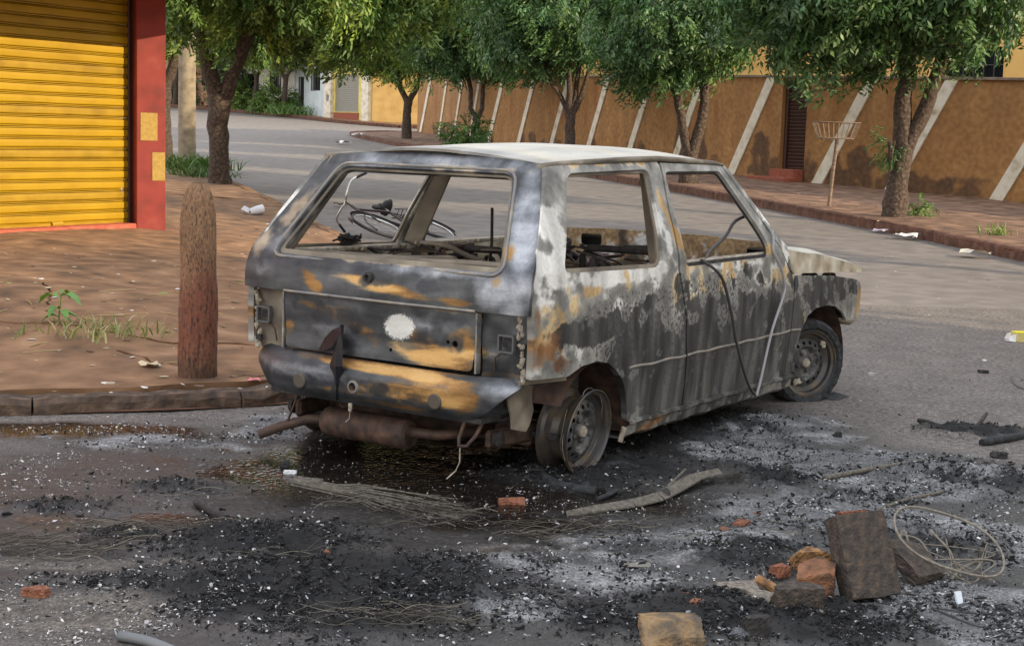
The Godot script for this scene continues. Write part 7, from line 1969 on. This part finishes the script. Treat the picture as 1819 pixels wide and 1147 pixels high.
	# long burnt trim strip
	o = thing("trim_strip", "long warped metal trim strip lying in front of the rear wheel", "trim", Vector3.ZERO)
	var T := [Vector3(0.220, 0.000, -5.470), Vector3(0.340, -0.000, -5.550), Vector3(0.470, 0.000, -5.630), Vector3(0.580, 0.000, -5.730), Vector3(0.670, 0.000, -5.870), Vector3(0.760, 0.000, -6.010), Vector3(0.870, -0.000, -6.130)]
	var hs := [.012, .02, .024, .028, .035, .05, .045]
	var ws := [.01, .026, .034, .036, .034, .03, .02]
	g = Geo.new()
	for k in 6:
		var a: Vector3 = T[k]; var b: Vector3 = T[k + 1]
		var d := (b - a).normalized(); var n := d.cross(Vector3.UP)
		var A := [a + Vector3(0, hs[k], 0) - n * ws[k], a + Vector3(0, hs[k] + .012, 0), a + Vector3(0, hs[k] - .006, 0) + n * ws[k]]
		var B := [b + Vector3(0, hs[k + 1], 0) - n * ws[k + 1], b + Vector3(0, hs[k + 1] + .012, 0), b + Vector3(0, hs[k + 1] - .006, 0) + n * ws[k + 1]]
		for j in 2:
			g.quad(A[j], A[j + 1], B[j + 1], B[j])
			g.quad(A[j] - Vector3(0, .006, 0), B[j] - Vector3(0, .006, 0), B[j + 1] - Vector3(0, .006, 0), A[j + 1] - Vector3(0, .006, 0))
		g.quad(A[2], A[2] - Vector3(0, .006, 0), B[2] - Vector3(0, .006, 0), B[2]); g.quad(A[0], B[0], B[0] - Vector3(0, .006, 0), A[0] - Vector3(0, .006, 0))
	put("channel", g, stick, o)
	g = Geo.new(); g.tube([Vector3(0.620, -0.000, -5.830) + Vector3(0, .03, 0), Vector3(0.680, 0.000, -5.970) + Vector3(0, .045, 0), Vector3(0.730, 0.000, -6.110) + Vector3(0, .05, 0)], .006, 6); put("side_wire", g, stick, o)
	g = Geo.new(); g.blob(Transform3D(Basis(), Vector3(0.600, 0.000, -5.770) + Vector3(0, .02, 0)), Vector3(.045, .03, .03), .3, rng); put("charred_lump", g, M.char, o)
	# frayed strap
	o = thing("frayed_strap", "frayed grey strap end unravelling on the wet road", "strap", Vector3(-0.750, 0.000, -5.790))
	g = Geo.new()
	var rr := RandomNumberGenerator.new(); rr.seed = 6
	var s0: Vector3 = Vector3(-0.840, 0.000, -5.850) - Vector3(-0.750, 0.000, -5.790); var s1: Vector3 = Vector3(-0.560, 0.000, -5.650) - Vector3(-0.750, 0.000, -5.790); var s2: Vector3 = Vector3(-0.160, 0.000, -5.450) - Vector3(-0.750, 0.000, -5.790)
	for k in 26:
		var of := Vector3(rr.randf_range(-.01, .01), .008 + rr.randf() * .012, (k - 13) * .0045)
		var fan := Vector3(rr.randf_range(-.1, .1), .01, (k - 13) * .011 + rr.randf_range(-.03, .03))
		g.tube(smooth_path([s0 + of, s0.lerp(s1, .6) + of * 1.0, s1 + of * 1.6, s1.lerp(s2, rr.randf_range(.4, 1.0)) + fan], 3), .0028, 4)
	put("strands", g, stick, o)
	g = Geo.new(); g.box(Transform3D(Basis(Vector3.UP, -.25), s0 + Vector3(.05, .018, .0)), Vector3(.12, .014, .06), .004); put("stitched_end", g, stick, o)
	# corrugated hose at the bottom edge
	o = thing("corrugated_hose", "grey corrugated hose end at the bottom edge of view", "hose", Vector3(-1.040, 0.000, -3.970))
	var hz := [Vector3.ZERO, Vector3(-0.950, 0.000, -3.930) - Vector3(-1.040, 0.000, -3.970), Vector3(-0.830, -0.000, -3.830) - Vector3(-1.040, 0.000, -3.970)]
	var path := smooth_path(hz, 30); var rad := []
	var up2 := []
	for k in path.size():
		rad.append(.012 + (.003 if k % 2 else 0.0)); up2.append((path[k] as Vector3) + Vector3(0, .02, 0))
	g = Geo.new(); g.tube(up2, rad, 10); put("hose_wall", g, flat(rgb(112, 114, 116), .5), o)
	for q in [[Vector3(1.660, 0.000, -8.290), .2, .07, "melted black rubber spread under the front wheel"], [Vector3(0.240, 0.000, -5.970), .16, .05, "melted black rubber film around the bare rear rim"]]:
		g = Geo.new()
		var rb := RandomNumberGenerator.new(); rb.seed = int(q[1] * 100)
		var rim := []
		for k in 22: rim.append(Vector3(cos(TAU * k / 22.0) * q[1] * rb.randf_range(.7, 1.25), .003, sin(TAU * k / 22.0) * q[1] * .8 * rb.randf_range(.7, 1.25)))
		var mid := []
		for k in 22: mid.append((rim[k] as Vector3) * Vector3(.6, 1, .6) + Vector3(0, rb.randf_range(.012, .03), 0))
		for k in 22:
			var k2 := (k + 1) % 22
			g.quad(rim[k], mid[k], mid[k2], rim[k2]); g.tri(mid[k], Vector3(0, .02, 0), mid[k2])
		var mo := put("melted_rubber", g, M.rubber)
		mo.position = q[0]
		tag(mo, q[3], "rubber")
	# flat grey shards and scraps in the ash
	chunk("slate_flake", "flat grey leaf shaped flake in the middle of the ash", "flake", Vector3(0.430, -0.000, -4.840), Vector3(.10, .012, .055), Basis(Vector3.UP, .1), flat(rgb(118, 114, 106), .85), 95, .1)
	chunk("paper_scrap", "small white scrap below the wire hoop", "scrap", Vector3(1.400, 0.000, -4.520), Vector3(.022, .05, .008), Basis(Vector3.UP, .4) * Basis(Vector3.RIGHT, -.4), flat(rgb(214, 222, 230), .6), 96, .04)
	chunk("metal_lump", "charred folded metal lump in front of the brick pile", "metal scrap", Vector3(0.720, -0.000, -4.170), Vector3(.07, .065, .05), Basis(Vector3.UP, .3), M.char, 97, .2)
	chunk("metal_lump", "crumpled grey metal flake beside the charred lump", "metal scrap", Vector3(0.670, 0.000, -4.140), Vector3(.05, .03, .05), Basis(Vector3.UP, 1.0), flat(rgb(86, 88, 92), .5, .4), 98, .3)
	chunk("pale_knot", "pale tangled clump on the dark road at left", "debris", Vector3(-1.280, -0.000, -5.040), Vector3(.05, .025, .04), Basis(), flat(rgb(190, 178, 156), .9), 99, .3)
	chunk("dark_crumb", "lone black crumb on the asphalt left of the carton", "debris", Vector3(2.940, 0.000, -9.320), Vector3(.06, .025, .05), Basis(), M.char, 100, .2)
	chunk("dark_crumb", "lone black crumb on the asphalt by the front wheel", "debris", Vector3(1.570, 0.000, -7.120), Vector3(.04, .03, .03), Basis(), M.char, 101, .25)
	chunk("dark_crumb", "tangled black crumb below the dark smear", "debris", Vector3(2.230, 0.000, -6.760), Vector3(.07, .03, .05), Basis(), M.char, 102, .3)
	chunk("pale_crumb", "pale crumb on the asphalt right of the front wheel", "debris", Vector3(2.190, 0.000, -9.090), Vector3(.045, .02, .04), Basis(), flat(rgb(186, 182, 176), .8), 103, .25)
	chunk("pale_crumb", "white crumb on the black road behind the exhaust", "debris", Vector3(-0.880, 0.000, -6.010), Vector3(.05, .02, .03), Basis(), flat(rgb(206, 208, 210), .8), 104, .25)
	chunk("dark_crumb", "black crumb beside the white crumb behind the exhaust", "debris", Vector3(-0.920, -0.000, -6.130), Vector3(.035, .03, .03), Basis(), M.char, 105, .25)
	# torn yellow carton
	o = thing("carton", "torn yellow food carton lying on the asphalt at the right edge", "carton", Vector3(3.690, 0.000, -10.930) + Vector3(.02, 0, 0), .12)
	var ye := flat(rgb(226, 214, 40), .5); var wh := flat(rgb(226, 226, 228), .6)
	g = Geo.new(); g.box(Transform3D(Basis(), Vector3(0, .035, 0)), Vector3(.13, .066, .09), .003); put("box", g, pm(noise_tex(50, .05, 4, [rgb(70, 52, 36), rgb(196, 178, 40), rgb(206, 200, 190), rgb(90, 60, 40)]), 6.0, .5), o)
	g = Geo.new(); g.bx(Vector3(0, .0715, 0), Vector3(.13, .006, .092), .001); put("lid", g, ye, o)
	g = Geo.new(); g.quad(Vector3(-.066, .004, .045), Vector3(-.066, .06, .045), Vector3(-.11, .05, .03), Vector3(-.115, .012, .04)); g.quad(Vector3(-.066, .004, -.04), Vector3(-.12, .02, -.03), Vector3(-.105, .055, -.03), Vector3(-.066, .066, -.04)); g.quad(Vector3(-.066, .004, -.04), Vector3(-.066, .004, .045), Vector3(-.13, .01, .03), Vector3(-.125, .01, -.03)); put("torn_flap", g, wh, o)
